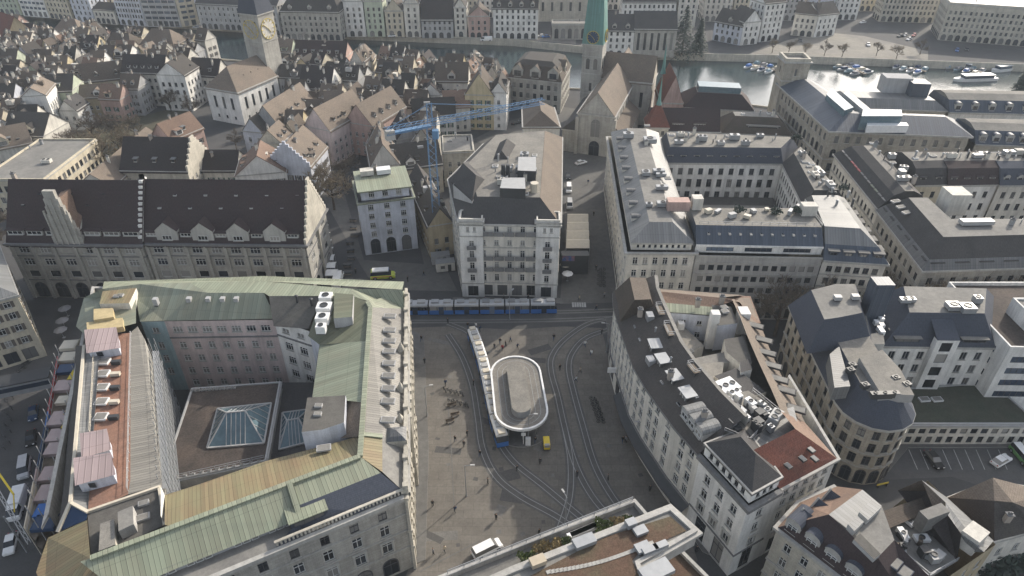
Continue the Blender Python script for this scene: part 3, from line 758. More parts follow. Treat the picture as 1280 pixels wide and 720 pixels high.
# gabled copper dormer on the front wing
x, y, z = at(388, 655, 18); A.dormers((x-3, y-1.6), (x+3, y+1.6), 1, 0, 17.9, 5.2, 1.9, 4.5, 'flat', 'slateb', 'copper', 's', wh=(4.2, 1.2))
# ---- back wing
mb = MB()
pv(mb, [(128, 361, 21.2), (175, 355, 21.6), (236, 353, 21.6), (260, 366, 21.6), (330, 366, 21.6), (345, 398.5, 18.3), (205, 401, 18.3), (175, 402, 18.3), (170, 372, 20)], 0)
pv(mb, [(128, 361, 21.2), (175, 355, 21.6), (236, 353, 21.6), (325, 351, 21.6), (503, 362, 21.4), (505, 352, 18.3), (330, 345, 18.3), (130, 352, 18.3)], 1)
pv(mb, [(260, 366, 21.6), (236, 353, 21.6), (325, 351, 21.6), (440, 361, 21.6), (440, 370, 21.6), (336, 370, 21.6), (330, 366, 21.6)], 1)
pv(mb, [(336, 370, 21.6), (403, 370, 21.5), (385, 411, 18.3), (342, 408, 18.3)], 2)
pv(mb, [(403, 370, 21.5), (440, 370, 21.6), (462, 377, 21.3), (459, 426, 21), (399.5, 431, 18.9), (385, 420, 18.6)], 3)
pv(mb, [(503, 362, 21.4), (440, 361, 21.6), (440, 370, 21.6), (462, 377, 21.35), (463, 384, 21.3), (505.5, 386, 18.3)], 1)
A.add('roof', mb, ['copperg', 'copper', 'feltd', 'copperd'])
for u, v in ((238, 379), (262, 379), (280, 379), (297, 379), (196, 380)): x, y, z = at(u, v, 19.9); A.unit(x, y, z-.3, (.9, .9, 1.5), 0, 'metall', 0, 'roof_housing')
for u, v in ((372, 378), (390, 382)): x, y, z = at(u, v, 20.8); A.pipe(x, y, z, 1.5, .25, 'metald')
x, y, z = at(421, 390, 20.6); mb = MB(); mb.prism(XY(22.3, (418, 366), (442, 368), (440, 396), (417, 398)), 20, 22.3, 0, 1); A.add('roof_housing', mb, ['greyw', 'copperd'])
for u, v, d in ((408, 375, 2.2), (406, 388, 2.5), (404, 401, 2.2), (402, 413, 1.6)): x, y, z = at(u, v, 21); A.unit(x, y, z-.5, (d*1.1, d*.9, 1.6), 0, 'whitep', 1)
# inner court walls: teal, pink and white fronts
def court(p, q, rows, wall, zt=18.25, z0=0, courses=()):
    s = MB(); A.facade(s, p, q, z0, zt, rows, .6); A.add('wall', s, wall)
    for zc in courses:
        c = MB(); d = Vector((q[0]-p[0], q[1]-p[1])).normalized(); c.bar((p[0]+d.y*.1, p[1]-d.x*.1, zc), (q[0]+d.y*.1, q[1]-d.x*.1, zc), .3, .25); A.add('cornice', c, 'trimd')
c0 = xy(176, 402.5, 18.2); c1 = xy(205.5, 402, 18.2); c2 = xy(342.5, 400, 18.2); c3 = xy(386, 414, 18.2); c4 = xy(399.5, 431, 18.2); c5 = xy(390.5, 496, 18.2)
rc = [(15.4, 1.5, 1.9, 2.9, 'k'), (11.3, 1.7, 1.35, 2.75, 'c'), (7.9, 1.7, 1.35, 2.75, 'c'), (4.5, 1.7, 1.35, 2.75, 'c'), (1.2, 1.7, 1.35, 2.75, 'c')]
court(c0, c1, [(15.4, 1.3, 1.3, 2.4, 'c'), (11.3, 1.7, 1.2, 2.4, 'c'), (7.9, 1.7, 1.2, 2.4, 'c'), (4.5, 1.7, 1.2, 2.4, 'c')], 'teal')
court(c1, c2, rc, 'pink', courses=(14.2,))
court(c2, c3, [(15.6, 1.2, 1.7, 3.2, 'c'), (11.3, 1.9, 1.9, 3.4, 'k'), (7.6, 1.9, 1.9, 3.4, 'k'), (4.0, 1.9, 1.9, 3.4, 'k')], 'white', courses=(14.6,))
court(c3, c4, [(11.3, 1.9, 1.2, 2.6, 'c'), (7.6, 1.9, 1.2, 2.6, 'c')], 'bluew')
court(c5, c4, None, 'white')
court(xy(206, 619, 18.5), xy(450, 545, 18.5), None, 'offwhite', 18.6)
court(xy(206, 656, 18.5), xy(206, 619, 18.5), None, 'white', 20.5)
court(c4, c5, None, 'offwhite', 18.4)
# lift house above the inner court
q = XY(21.5, (384, 497), (432, 494), (430, 528), (403, 537), (377, 540)); mb = MB(); p, _ = ccw(q); mb.prism(p, 12, 21.5, 0, 1); A.add('roof_housing', mb, ['bluew', 'feltd'])
for u, v in ((398.5, 508), (397.5, 518.5)): x, y, z = at(u, v, 21.52); A.skyl(x, y, z, (1.2, .8))
x, y, z = at(405, 561, 19.8); A.skyl(x, y, z, (2.2, 1.3), radians(12))
# low court hall: brown gravel roof, hipped glass roof
q = XY(9, (240, 486), (351, 478), (333, 577), (200, 605)); A.block(q, 0, 9, None, 'concrete', cor=.25, corm='metall', ch=.35); A.flat(q, 9.03, 'gravelb', .25, 'metall', .3)
def glassroof(q, z, h, inset, nb=9):
    p, _ = ccw(q); mb = MB(); a = lerp(p[3], p[0], .5); b = lerp(p[1], p[2], .5); ra = (*lerp(a, b, inset), z+h); rb = (*lerp(b, a, inset), z+h)
    E = [(x, y, z) for x, y in p]
    mb.quad(E[0], E[1], rb, ra); mb.quad(E[2], E[3], ra, rb); mb.poly((E[3], E[0], ra)); mb.poly((E[1], E[2], rb)); A.add('glass_roof', mb, 'glasst')
    fb = MB()
    for i in range(4): fb.bar(E[i], E[(i+1) % 4], .3, .3)
    for i, r in ((0, ra), (3, ra), (1, rb), (2, rb)): fb.bar(E[i], r, .22, .22)
    fb.bar(ra, rb, .25, .25)
    for (s0, s1) in ((0, 1), (3, 2)):
        for k in range(1, nb):
            t = k/nb; e = lerp(E[s0], E[s1], t); f = (t-inset)/(1-2*inset); top = lerp(ra, rb, min(1, max(0, f)))
            if f < 0: top = lerp(E[s0], ra, t/inset)
            if f > 1: top = lerp(E[s1], rb, (1-t)/inset)
            if f < 0 or f > 1: continue
            fb.bar((e[0], e[1], e[2]+.06), (top[0], top[1], top[2]+.06), .12, .12)
        for k in range(1, 4):
            for (eL, r) in ((E[s0], ra), (E[s1], rb)):
                t = k/4; tt = lerp(eL, r, t)
    for (e0, e1, r) in ((E[3], E[0], ra), (E[1], E[2], rb)):
        for k in range(1, 7):
            t = k/7; e = lerp(e0, e1, t); hh = 1-abs(2*t-1); tp = lerp(lerp(e0, e1, .5), r, 1); base = lerp(e, (r[0]+(e[0]-lerp(e0, e1, .5)[0])*0, r[1], r[2]), .0)
            edge = lerp(e0, r, 2*t) if t < .5 else lerp(e1, r, 2*(1-t)); fb.bar((e[0], e[1], e[2]+.06), (edge[0], edge[1], edge[2]+.06), .1, .1)
    A.add('glazing_bars', fb, 'metall')
glassroof(XY(9.2, (272, 511), (339, 504), (330, 554), (259, 560)), 9.2, 3.4, .33, 12)
glassroof(XY(7.2, (353, 516), (385, 512), (388, 552), (349, 562)), 7.2, 2.2, .3, 9)
mb = MB(); wp(mb, [(*xy(u, v, 7), 7.0) for u, v in ((350, 478), (392, 478), (392, 560), (335, 576))]); A.add('court_roof', mb, 'slate')
r = random.Random(3)
for i in range(26):
    t = i/25; a = at(240+111*t, 489-8*t, 9.05) if i < 13 else at(206+128*(t-.5)*2, 600-24*(t-.5)*2, 9.05)
    A.skyl(a[0], a[1], a[2], (.5, .5), 0, 'roof_vent')
A.rail([xy(206, 602, 9), xy(331, 574, 9)], 9.1, .9)
# ---- left wing behind scaffold: slopes, red-brown deck, housings
mb = MB()
pv(mb, [(105, 432, 20), (125, 430, 20), (112, 600, 20), (110, 640, 19), (88, 628, 20)], 0)     # sunlit inner slope
pv(mb, [(118, 420, 19.2), (163, 416, 19.2), (163, 600, 19.2), (160, 618, 19.2), (110, 640, 19.2), (112, 600, 19.2)], 1)
pv(mb, [(105, 432, 20.2), (88, 628, 20.2), (72, 665, 17.8), (78, 620, 17.6), (95, 432, 17.6)], 2)
pv(mb, [(88, 628, 20.2), (110, 640, 19.1), (108, 650, 18.6), (72, 665, 17.9)], 3)
pv(mb, [(163, 416, 19.2), (172, 408, 19), (181, 424, 18.6), (202.5, 606, 18.6), (160, 618, 19.2), (163, 600, 19.2)], 4)
pv(mb, [(109, 640, 18.8), (199, 609, 18.8), (206, 656, 18.8), (114, 698, 18.8)], 5)
pv(mb, [(109, 650, 19.4), (60, 672, 17.8), (45, 715, 17.5), (55, 740, 17.5), (113, 698, 20.4)], 6)
pv(mb, [(113, 697, 20.4), (55, 740, 17.5), (90, 752, 18.4), (150, 741, 19.1)], 6)
pv(mb, [(128, 361, 21.2), (105, 372, 18.2), (95, 408, 18.2), (108, 420, 20), (170, 404, 20), (170, 372, 20.5)], 7)
A.add('roof', mb, ['zinc', 'redfloor', 'tile_grey', 'navy', 'copperw', 'feltd', 'copperb', 'copperg'])
mb = MB()
for a, b in (((105, 432, 20.3), (88, 628, 20.3)), ((88, 628, 20.3), (110, 640, 19.4)), ((88, 628, 20.3), (72, 665, 18.1))): mb.bar(at(*a), at(*b), .45, .35)
for a, b in (((199, 608, 18.9), (206, 657, 18.9)), ((109, 640, 19), (199, 609, 19))): mb.bar(at(*a), at(*b), .4, .5)
A.add('ridge_cap', mb, 'beige')
q = XY(20.4, (148, 633), (166, 632), (168, 662), (145, 666)); q = XY(20.6, (147, 640), (166, 632), (167, 655), (148, 664)); mb = MB(); p, _ = ccw(q); mb.prism(p, 18.8, 20.6, 0, 1); A.add('roof_housing', mb, ['concrete', 'felt'])
q = XY(20, (125, 654), (142, 648), (144, 680), (123, 688)); mb = MB(); p, _ = ccw(q); mb.prism(p, 18.8, 19.9, 0, 1); A.add('roof_housing', mb, ['stonel', 'gravel'])
A.skyl(*at(180, 630, 18.85), (1.4, .9), .4); A.skyl(*at(178, 648, 18.85), (2, 1.1), .4)
q = XY(21, (130, 368), (172, 364), (163, 383), (126, 384)); mb = MB(); p, _ = ccw(q); mb.prism(p, 19, 21.8, 0, 1); A.add('roof_housing', mb, ['offwhite', 'copperb'])
for u, v in ((146, 371), (151, 370)): A.skyl(*at(u, v, 21.82), (1.1, .8))
# timber decks and pink site huts on the deck
def slab(uv, z0, z1, mats_, name): mb = MB(); p, _ = ccw(XY(z1, *uv)); mb.prism(p, z0, z1, 0, 1); A.add(name, mb, mats_)
slab([(117, 386), (141, 385), (142, 396), (117, 400)], 20, 21.4, ['woodl', 'woodl'], 'timber_deck')
slab([(108, 403), (153, 397), (154, 408), (109, 416)], 19.6, 20.8, ['woodl', 'woodl'], 'timber_deck')
def hut(uv, z0, z1):
    p, _ = ccw(XY(z1, *uv)); mb = MB(); mb.prism(p, z0, z1-.7, 0); c = lerp(p[0], p[2], .5); A.add('site_hut', mb, 'bluew')
    q = offset(p, .35); rm = MB(); hi = [0, 0, 0, 0]; ys = [k[1] for k in q]; m_ = (max(ys)+min(ys))/2
    rm.poly([(x, y, z1+(.5 if y > m_ else -.7)) for x, y in q]); A.add('site_hut_roof', rm, 'pinkseam')
    gm = MB(); L = sorted(p, key=lambda k: k[1]); 
    for i in range(4):
        a, b = p[i], p[(i+1) % 4]; za, zb = [z1+(.42 if k[1] > m_ else -.75) for k in (a, b)]; gm.poly([(*a, z1-.72), (*b, z1-.72), (*b, max(zb, z1-.71)), (*a, max(za, z1-.71))])
    A.add('site_hut_gable', gm, 'offwhite')
    f = lerp(L[0], L[1], .3); w = MB(); w.box((f[0], f[1]-.05, z0+.6), (1.4, .12, .9)); A.add('site_hut_window', w, 'glass')
hut([(109, 416), (144, 413), (146, 430), (109, 436)], 19.2, 21.8); hut([(104, 546), (132, 541), (134, 557), (103, 566)], 19.2, 22); hut([(96, 577), (137, 571), (139, 588), (95, 600)], 19.2, 22)
for i, v in enumerate((453, 468, 485, 503, 522)): A.skyl(*at(130-i*.9, v, 19.3), (2.0, 1.7), .06, 'skylight', 'metalw'); A.unit(*at(146-i*.8, v+2, 19.25), (1.6, .7, .6), .1, 'beige' if i % 2 else 'metald', 0, 'material_stack')
A.rail([xy(165, 420, 19), xy(161, 615, 19)], 19.2, 1.0, 'metall'); A.rail([xy(118, 430, 20), xy(112, 540, 20)], 19.4, 1.0, 'beige')
# scaffold wrapped round the court side
mb = MB(); a = xy(181, 424, 18.5); b = xy(205, 606, 18.5)
for lv in range(7):
    z = 2+lv*2.4
    for off in (.0, 1.1): mb.bar((a[0]+1.3+off, a[1]-1, z), (b[0]-.2+off-1, b[1]+1, z), .09)
    mb.quad((a[0]+1.2, a[1]-1, z), (b[0]-1.3, b[1]+1, z), (b[0]-.2, b[1]+1, z), (a[0]+2.4, a[1]-1, z))
for k in range(19):
    t = k/18; c = lerp((a[0]+2.4, a[1]-1), (b[0]-.2, b[1]+1), t); mb.bar((c[0], c[1], 0), (c[0], c[1], 19.5), .09)
    c = lerp((a[0]+1.3, a[1]-1), (b[0]-1.3, b[1]+1), t); mb.bar((c[0], c[1], 0), (c[0], c[1], 19.5), .09)
mb2 = MB(); mb2.quad((a[0], a[1], 0), (b[0]-2, b[1], 0), (b[0]-2, b[1], 18.6), (a[0], a[1], 18.6)); A.add('wall', mb2, 'stone')
A.add('scaffold', mb, 'metal')
A.done()
# ---- street scaffold with its hoarding (a thing of its own) ----
S = thing('scaffold', 'tall street scaffold with red, blue and pink sheeting along the left palace wing', 'scaffold', (*xy(70, 560, 0), 0))
SO = (S.location.x, S.location.y, 0)
lo = [xy(101, 452, 14), xy(84, 540, 14), xy(64, 640, 14), xy(44, 676, 14)]; hi = [xy(76, 446, 14), xy(60, 540, 14), xy(48, 610, 14), xy(37, 668, 14)]
mb = MB(); pl = MB()
for (a, b), (c, d) in zip(zip(hi, lo), zip(hi[1:], lo[1:])):
    L = hypot(c[0]-a[0], c[1]-a[1]); n = max(2, int(L/2.6))
    for i in range(n):
        p, q = lerp(a, c, i/n), lerp(b, d, i/n); p2, q2 = lerp(a, c, (i+1)/n), lerp(b, d, (i+1)/n)
        for e in (p, q): mb.bar((e[0], e[1], 0), (e[0], e[1], 17), .1)
        for z in (3, 5.2, 7.4, 9.6, 11.8, 14):
            mb.bar((p[0], p[1], z), (p2[0], p2[1], z), .07); mb.bar((p[0], p[1], z+1), (p2[0], p2[1], z+1), .06)
            pl.poly([(p[0], p[1], z), (p2[0], p2[1], z), (q2[0], q2[1], z), (q[0], q[1], z)], 0)
obj('frame', mb.mesh('frame', [M['metall']], SO), S); obj('walkway', pl.mesh('walkway', [M['wood']], SO), S)
def sheet(name, k, t0, t1, z0, z1, mat):
    mb = MB(); a, c = hi[k], hi[k+1]; p, q = lerp(a, c, t0), lerp(a, c, t1)
    d = .25; p = (p[0]-d, p[1]); q = (q[0]-d, q[1]); mb.prism([p, (p[0]-.01, p[1]-.1), q, (q[0]+.1, q[1])][::-1] if False else ccw([p, q, (q[0]+.12, q[1]), (p[0]+.12, p[1])])[0], z0, z1); obj(name, mb.mesh(name, [M[mat]], SO), S)
sheet('red_sheeting', 0, .05, .8, 4, 15, 'red'); sheet('blue_sheeting', 0, .8, 1, 3, 15, 'blue'); sheet('blue_sheeting', 1, 0, .75, 3, 15.2, 'navy'); sheet('white_sheeting', 1, .75, 1, 2, 15.4, 'pinkp'); sheet('white_sheeting', 2, 0, 1, 1, 15.6, 'beige')
r = random.Random(5)
for i, (u, v, w_, h_, m) in enumerate([(88, 433, 2.6, 2.2, 'beige'), (87, 448, 2.6, 2.2, 'beige'), (84, 463, 2.6, 2, 'navy'), (81, 484, 2.6, 2.4, 'pinkp'), (80, 502, 1.8, 1.6, 'beige'), (76, 525, 2.8, 2.8, 'pinkp'), (74, 546, 2.8, 2.4, 'pinkp'), (71, 563, 2.6, 2.2, 'pinkp'), (66, 594, 2.8, 2.4, 'pinkp'), (62, 618, 2.8, 2.6, 'pinkp'), (58, 640, 2.4, 2, 'blue'), (58, 655, 2.8, 2.2, 'navy')]):
    x, y, z = at(u, v, 14.2); mb = MB(); mb.box((x, y, z-.1), (w_*1.15, h_*1.2, .7), .12); mb.bar((x+w_*.6, y-1.2, z+.9), (x+w_*.6, y+1.2, z+.9), .1); obj('platform_cover', mb.mesh('platform_cover', [M[m]], SO), S)
for i, v in enumerate((470, 512, 530, 575, 600)): x, y, z = at(92-i*3.5, v, 14.3); mb = MB(); mb.box((x, y, z), (.9, 3.4, .5), .1); obj('yellow_tarp', mb.mesh('yellow_tarp', [M['yellow_p']], SO), S)
# covered footbridge across the left street
mb = MB(); a = xy(-12, 488, 6); b = xy(66, 472, 6)
fb = thing('footbridge', 'grey covered footbridge crossing the street at the far left', 'footbridge', (*lerp(a, b, .5), 0)); o3 = fb.location
mb.bar((*a, 6), (*b, 6), 3.2, 2.6); obj('deck', mb.mesh('deck', [M['metal']], o3), fb)
mb = MB(); mb.bar((*a, 7.5), (*b, 7.5), 3.6, .25); obj('roof', mb.mesh('roof', [M['metald']], o3), fb)
mb = MB(); d = Vector((b[0]-a[0], b[1]-a[1])).normalized()
for s in (-1, 1): mb.bar((a[0]-d.y*1.65*s, a[1]+d.x*1.65*s, 6.3), (b[0]-d.y*1.65*s, b[1]+d.x*1.65*s, 6.3), .06, 1.0)
obj('window_band', mb.mesh('window_band', [M['glassb']], o3), fb)
# cream building at the left edge
B = Bld('street_building', 'cream street building with four rows of windows cut by the left edge', xy(20, 440, 0), wall='cream', near=True)
q = [xy(21, 367, 18), xy(44, 428, 9.5)]
a = xy(20.5, 368, 17); d = (12.0, 0)
c1 = (a[0], a[1]); e = xy(44, 430, 0); 
q = [c1, (c1[0]-22, c1[1]-14), (c1[0]-40, c1[1]+8), (c1[0]-18, c1[1]+22)]
B.block(q, 0, 17, [(.6, 2.9, 2.6, 3.4, 's'), (4.9, 1.7, 1.3, 3.0, 'h'), (8.2, 1.7, 1.3, 3.0, 'h'), (11.4, 1.7, 1.3, 3.0, 'h'), (14.3, 1.5, 1.3, 3.0, 'h')], cor=.4)
B.mansard(q, 17, [(3, 19)], ['zinc'], 'zinc'); B.done()
# ================================================================= curved terrace right of the square
# eave line of the curved front, from the far end to the near corner, z = 18
EZ = 17.6
front = [xy(u, v, EZ) for u, v in ((769, 366), (770, 384), (776, 404), (784, 427), (795, 458), (811, 485), (829, 510), (846, 533), (876, 567))]
corner = xy(936, 632, EZ); back_near = xy(1046, 572, EZ); 
nearN = corner
B = Bld('terrace_building', 'white curved terrace with dark tiled roof and a cluttered roof court, right of the square', (40, 90), near=True, wall='offwhite')
rC = [(.3, 3.9, 3.0, 3.5, 's'), (5.9, 2.1, 1.35, 1.95, 'k'), (9.0, 2.1, 1.3, 1.95, 'c'), (12.1, 1.9, 1.3, 1.95, 'c'), (15.0, 1.6, 1.25, 1.95, 'c')]
def off_line(L, d):
    """offset an open line to its right by d"""
    P = [Vector(p) for p in L]; out = []
    for i, p in enumerate(P):
        t = (P[min(i+1, len(P)-1)]-P[max(i-1, 0)]).normalized(); out.append((p.x+t.y*d, p.y-t.x*d))
    return out
# the front runs far -> near with the square on its right hand
mb = MB(); cm = MB(); cm2 = MB()
for a, b in zip(front, front[1:]): B.facade(mb, a, b, 0, EZ, rC, .35)
B.add('wall', mb, 'offwhite')
fo = off_line(front, .6)
for i in range(len(front)-1):
    for z0, z1, w_ in ((EZ-.5, EZ+.02, .6), (4.9, 5.2, .25)):
        f2 = off_line(front, w_); a, b, c, d = front[i], front[i+1], f2[i+1], f2[i]
        (cm if w_ > .4 else cm2).prism(ccw([a, b, c, d])[0], z0, z1, 0, None, True, True)
B.add('cornice', cm, 'trimd'); B.add('string_course', cm2, 'trimd')
# shop awnings along the curved front
aw = MB()
for i in range(3, len(front)-1):
    a, b = front[i], front[i+1]; f2 = off_line(front, 1.5); c, d = f2[i+1], f2[i]
    aw.quad((*a, 4.7), (*d, 3.6), (*c, 3.6), (*b, 4.7)); aw.quad((*d, 3.6), (*d, 3.3), (*c, 3.3), (*c, 3.6))
B.add('awning', aw, 'metald')
inner = off_line(front, -7.6); RZC = 22.6; inn2 = off_line(front, -8.3)
mb = MB()
for i in range(len(front)-1): mb.quad((*fo[i+1], EZ+.03), (*inner[i+1], RZC), (*inner[i], RZC), (*fo[i], EZ+.03), 0) if False else mb.quad((*fo[i], EZ+.03), (*fo[i+1], EZ+.03), (*inner[i+1], RZC), (*inner[i], RZC), 0)
for i in range(len(front)-1): mb.quad((*inner[i], RZC), (*inner[i+1], RZC), (*inn2[i+1], RZC-.1), (*inn2[i], RZC-.1), 1)
for i in range(len(front)-1): mb.quad((*inn2[i], RZC-.1), (*inn2[i+1], RZC-.1), (*inn2[i+1], 17), (*inn2[i], 17), 2)
B.add('roof', mb, ['slatebr', 'felt', 'offwhite'])
for i in range(1, len(front)-2):
    for k, f in enumerate((.28, .62)):
        t = R.uniform(.15, .85); p_ = lerp(lerp(front[i], front[i+1], t), lerp(inner[i], inner[i+1], t), f); z = EZ+(RZC-EZ)*f; rzz = atan2(front[i+1][1]-front[i][1], front[i+1][0]-front[i][0])
        if R.random() < .55: B.skyl(p_[0], p_[1], z-.12, (1.0, .8), rzz, 'roof_hatch', 'metal')
        elif R.random() < .7: B.pipe(p_[0], p_[1], z-.2, 1.2, .16)
        else: B.unit(p_[0], p_[1], z-.4, (1.8, 1.3, 1.3), rzz, 'metal', 0, 'roof_housing')
for i in range(2, 6):
    if i == 4: continue
    a_, b_ = lerp(inner[i], front[i], .04), lerp(inner[i+1], front[i+1], .04); m1 = lerp(a_, b_, .2), lerp(a_, b_, .7); c_ = lerp(inner[i], front[i], .2), lerp(inner[i+1], front[i+1], .2); m2 = lerp(*c_, .2), lerp(*c_, .7)
    tb = MB(); tb.prism(ccw([m1[0], m1[1], m2[1], m2[0]])[0], RZC-1.6, RZC-.2, 0, 1); B.add('roof_terrace', tb, ['slate', 'wood']); B.rail([m1[0], m2[0], m2[1], m1[1]], RZC-.2, .9, 'metal')
for k, (u, v) in enumerate(((796, 432), (805.5, 453), (818, 476), (833, 498))): 
    x, y, z = at(u, v, 20.6); i = min(range(len(front)-1), key=lambda i: hypot((front[i][0]+front[i+1][0])/2-x, (front[i][1]+front[i+1][1])/2-y)); a, b = front[i], front[i+1]
    L = hypot(b[0]-a[0], b[1]-a[1]); t = ((x-a[0])*(b[0]-a[0])+(y-a[1])*(b[1]-a[1]))/L/L
    B.dormers(a, b, 1, 3.0, 19.3, 2.5, 1.5, 3, 'flat', 'slate', 'metal', 'c', xs=[t])
for u, v in ((852, 520), (862, 530), (872, 541)):
    x, y, z = at(u, v, 19.5); i = 6; a, b = front[6], front[7]; L = hypot(b[0]-a[0], b[1]-a[1]); t = ((x-a[0])*(b[0]-a[0])+(y-a[1])*(b[1]-a[1]))/L/L
    B.dormers(a, b, 1, 1.4, 18.6, 2.4, 1.5, 2.8, 'round', 'metall', 'zinc', 'c', xs=[t])
# far-end head with its own small hipped roof
q = [xy(770, 366, 20), xy(774, 402, 20), xy(812, 396, 20), xy(796, 362, 20)]
B.mansard([front[0], front[2], inner[2], inner[0]], EZ+.02, [(2.2, 23.2)], ['tile_brown'], 'tile_tan', skip=(1,))
# near head: attic storey over a ledge, hip roof
nq = [front[-1], corner, xy(975, 610, EZ), inn2[-1]]
B.block(nq, 0, EZ, [(.3, 4.6, 2.4, 3.5, 'd'), (6.2, 2.1, 1.3, 2.5, 'cl'), (9.6, 2.0, 1.3, 2.5, 'c'), (13, 1.9, 1.3, 2.5, 'c')], 'white', skip=(2, 3), cor=.8, corm='trimd', courses=(5.3,), ch=.7)
aq = offset(ccw(nq)[0], [-.3]*4)
B.block(aq, EZ, EZ+2.5, [(.55, 1.3, .75, 1.35, 'd')], 'white', cor=.3)
B.gable(aq, EZ+2.5, 2.8, 'slate', hip=(3, 3.5), over=.3)
# Bahnhof side: red tiled slope facing us and the side street front
e0, e1 = xy(975, 610, EZ), back_near
B.block([e0, e1, xy(985, 470, EZ), xy(940, 520, EZ)], 0, EZ, [(.4, 3.6, 2.0, 2.7, 's'), (5.8, 2.0, 1.2, 2.0, 'c'), (9, 2, 1.2, 2.0, 'c'), (12.2, 1.8, 1.2, 2.0, 'c'), (15.1, 1.3, 1.1, 2.0, 'c')], 'white', skip=(2, 3), cor=.5)
mb = MB(); pv(mb, [(975, 611, EZ), (1046, 573, EZ), (994, 536, 22.4), (935, 566, 22.4), (948, 588, 20.5)], 0); pv(mb, [(1046, 573, EZ), (994, 536, 22.4), (976, 514, 22.4), (1006, 528, EZ)], 1)
B.add('roof', mb, ['tile_red', 'tile_terra'])
for u, v in ((1004, 554), (1014, 563), (1003, 574), (985, 583), (1018, 574)): x, y, z = at(u, v, 20); B.skyl(x, y, z-.1, (.8, 1.1), .5, 'roof_hatch', 'metald')
# street side (right) range with tan roof and dormers
sr = [(1006, 528), (990, 494), (975, 466), (962, 436), (950, 404), (937, 372)]
se = [xy(u, v, EZ) for u, v in sr]; si = [xy(u, v, 21.2) for u, v in ((976, 514), (963, 484), (948, 452), (935, 422), (925, 396), (915, 374))]
mb = MB()
for i in range(len(se)-1): wp(mb, [(*se[i], EZ+.05), (*se[i+1], EZ+.05), (*si[i+1], 21.2), (*si[i], 21.2)], 0)
B.add('roof', mb, 'tile_tan')
mb = MB()
for a, b in zip(se, se[1:]): B.facade(mb, a, b, 0, EZ, rC[1:], .4)
B.add('wall', mb, 'offwhite')
for k, (u, v) in enumerate(((944, 407), (955, 425), (959, 441), (966, 457), (974, 474), (983, 488), (995, 511))):
    x, y, z = at(u, v, 19.6); B.skyl(x, y, z-.2, (3.2, 1.5), radians(-25), 'dormer', 'slate')
# back range (far side), green and tan roof
mb = MB()
pv(mb, [(805, 376, 20), (893, 384, 20), (890, 394, 19.4), (820, 389, 19.4)], 0)
pv(mb, [(796, 362, 20.6), (806, 362, 20.6), (900, 372, 20.8), (924, 374, 20.8), (893, 384, 20), (805, 376, 20)], 1)
pv(mb, [(900, 372, 20.8), (898, 369, 18), (938, 370, 17.7), (951, 404, 17.7), (940, 402, 19), (925, 378, 20.8)], 1)
pv(mb, [(889, 381, 20.5), (914, 383, 20.5), (922, 404, 20.3), (897, 407, 20.3)], 2)
pv(mb, [(796, 362, 20.6), (770, 357, 17.7), (930, 369, 17.7), (900, 372, 20.8)], 3)
B.add('roof', mb, ['copper', 'tile_terra', 'feltd', 'tile_tan'])
B.block(XY(17.7, (770, 358), (937, 371), (930, 400), (800, 385)), 0, 17.6, None, 'offwhite', cor=0)
sl_ = MB(); B.facade(sl_, xy(822, 390, 19.3), xy(890, 395, 19.3), 8, 19.3, [(8.8, 1.0, 1.0, 3, 'c'), (5.6, 1.4, 1.1, 2.6, 'c'), (2.2, 1.4, 1.1, 2.6, 'c')], .6); B.facade(sl_, xy(897, 407, 20.2), xy(922, 404, 20.2), 14, 20.2, None); B.add('wall', sl_, 'bluew')
x, y, z = at(893, 398, 21); mb = MB(); mb.box((x, y, 14), (1.6, 1.6, 8.5)); B.add('chimney', mb, 'white'); x, y, z = at(851, 408, 17); mb = MB(); mb.box((x, y, 12), (1.2, 1.2, 6)); B.add('chimney', mb, 'white')
# court floor and roof court
crt = [inn2[i] for i in range(len(inn2))]
mb = MB(); wp(mb, [(*p, 13.0) for p in inn2[1:]]+[(*xy(935, 566, 13), 13.0), (*xy(990, 505, 13), 13.0), (*xy(955, 430, 13), 13.0), (*xy(925, 400, 13), 13.0), (*xy(830, 385, 13), 13)]); B.add('court_roof', mb, 'feltd')
def box_uv(uv, z0, z1, mats_, name='roof_housing', wins=None):
    p, _ = ccw(XY(z1, *uv)); mb = MB()
    mb.prism(p, z0, z1, 0, 1); return B.add(name, mb, mats_)
box_uv([(825, 420), (852, 405), (880, 432), (845, 448)], 12, 16.5, ['offwhite', 'gravel'])
box_uv([(848, 452), (905, 440), (912, 452), (852, 462)], 13, 18.6, ['concrete', 'felt'])
box_uv([(905, 424), (930, 420), (940, 452), (927, 456), (908, 440)], 13, 20, ['offwhite', 'feltd'], 'roof_storey')
box_uv([(925, 452), (938, 448), (940, 462), (926, 466)], 13, 20.2, ['white', 'slate'], 'roof_storey')
box_uv([(846, 458), (905, 452), (900, 490), (868, 484)], 13, 19.0, ['offwhite', 'gravel'])
box_uv([(893, 470), (920, 460), (958, 490), (925, 500)], 13, 19.6, ['offwhite', 'slate'])
box_uv([(893, 500), (935, 488), (975, 515), (935, 555), (905, 535)], 13, 20.2, ['offwhite', 'gravel'], 'roof_storey')
box_uv([(935, 556), (974, 514), (992, 508), (999, 536), (958, 560)], 13, 19.9, ['offwhite', 'zinc'])
box_uv([(899, 490), (918, 482), (938, 500), (908, 508)], 17, 20.0, ['metal', 'felt'])
def at_u(u, v, z, d, mat='metall', fans=2, rz=.5, name='rooftop_unit'): x, y, zz = at(u, v, z); B.unit(x, y, z, d, rz, mat, fans, name)
at_u(905, 491, 19.6, (4.2, 3.0, 1.6), 'whitep', 3, .45); at_u(916, 497, 20.0, (2, 1.4, 1.4), 'whitep', 2, .45)
r = random.Random(8)
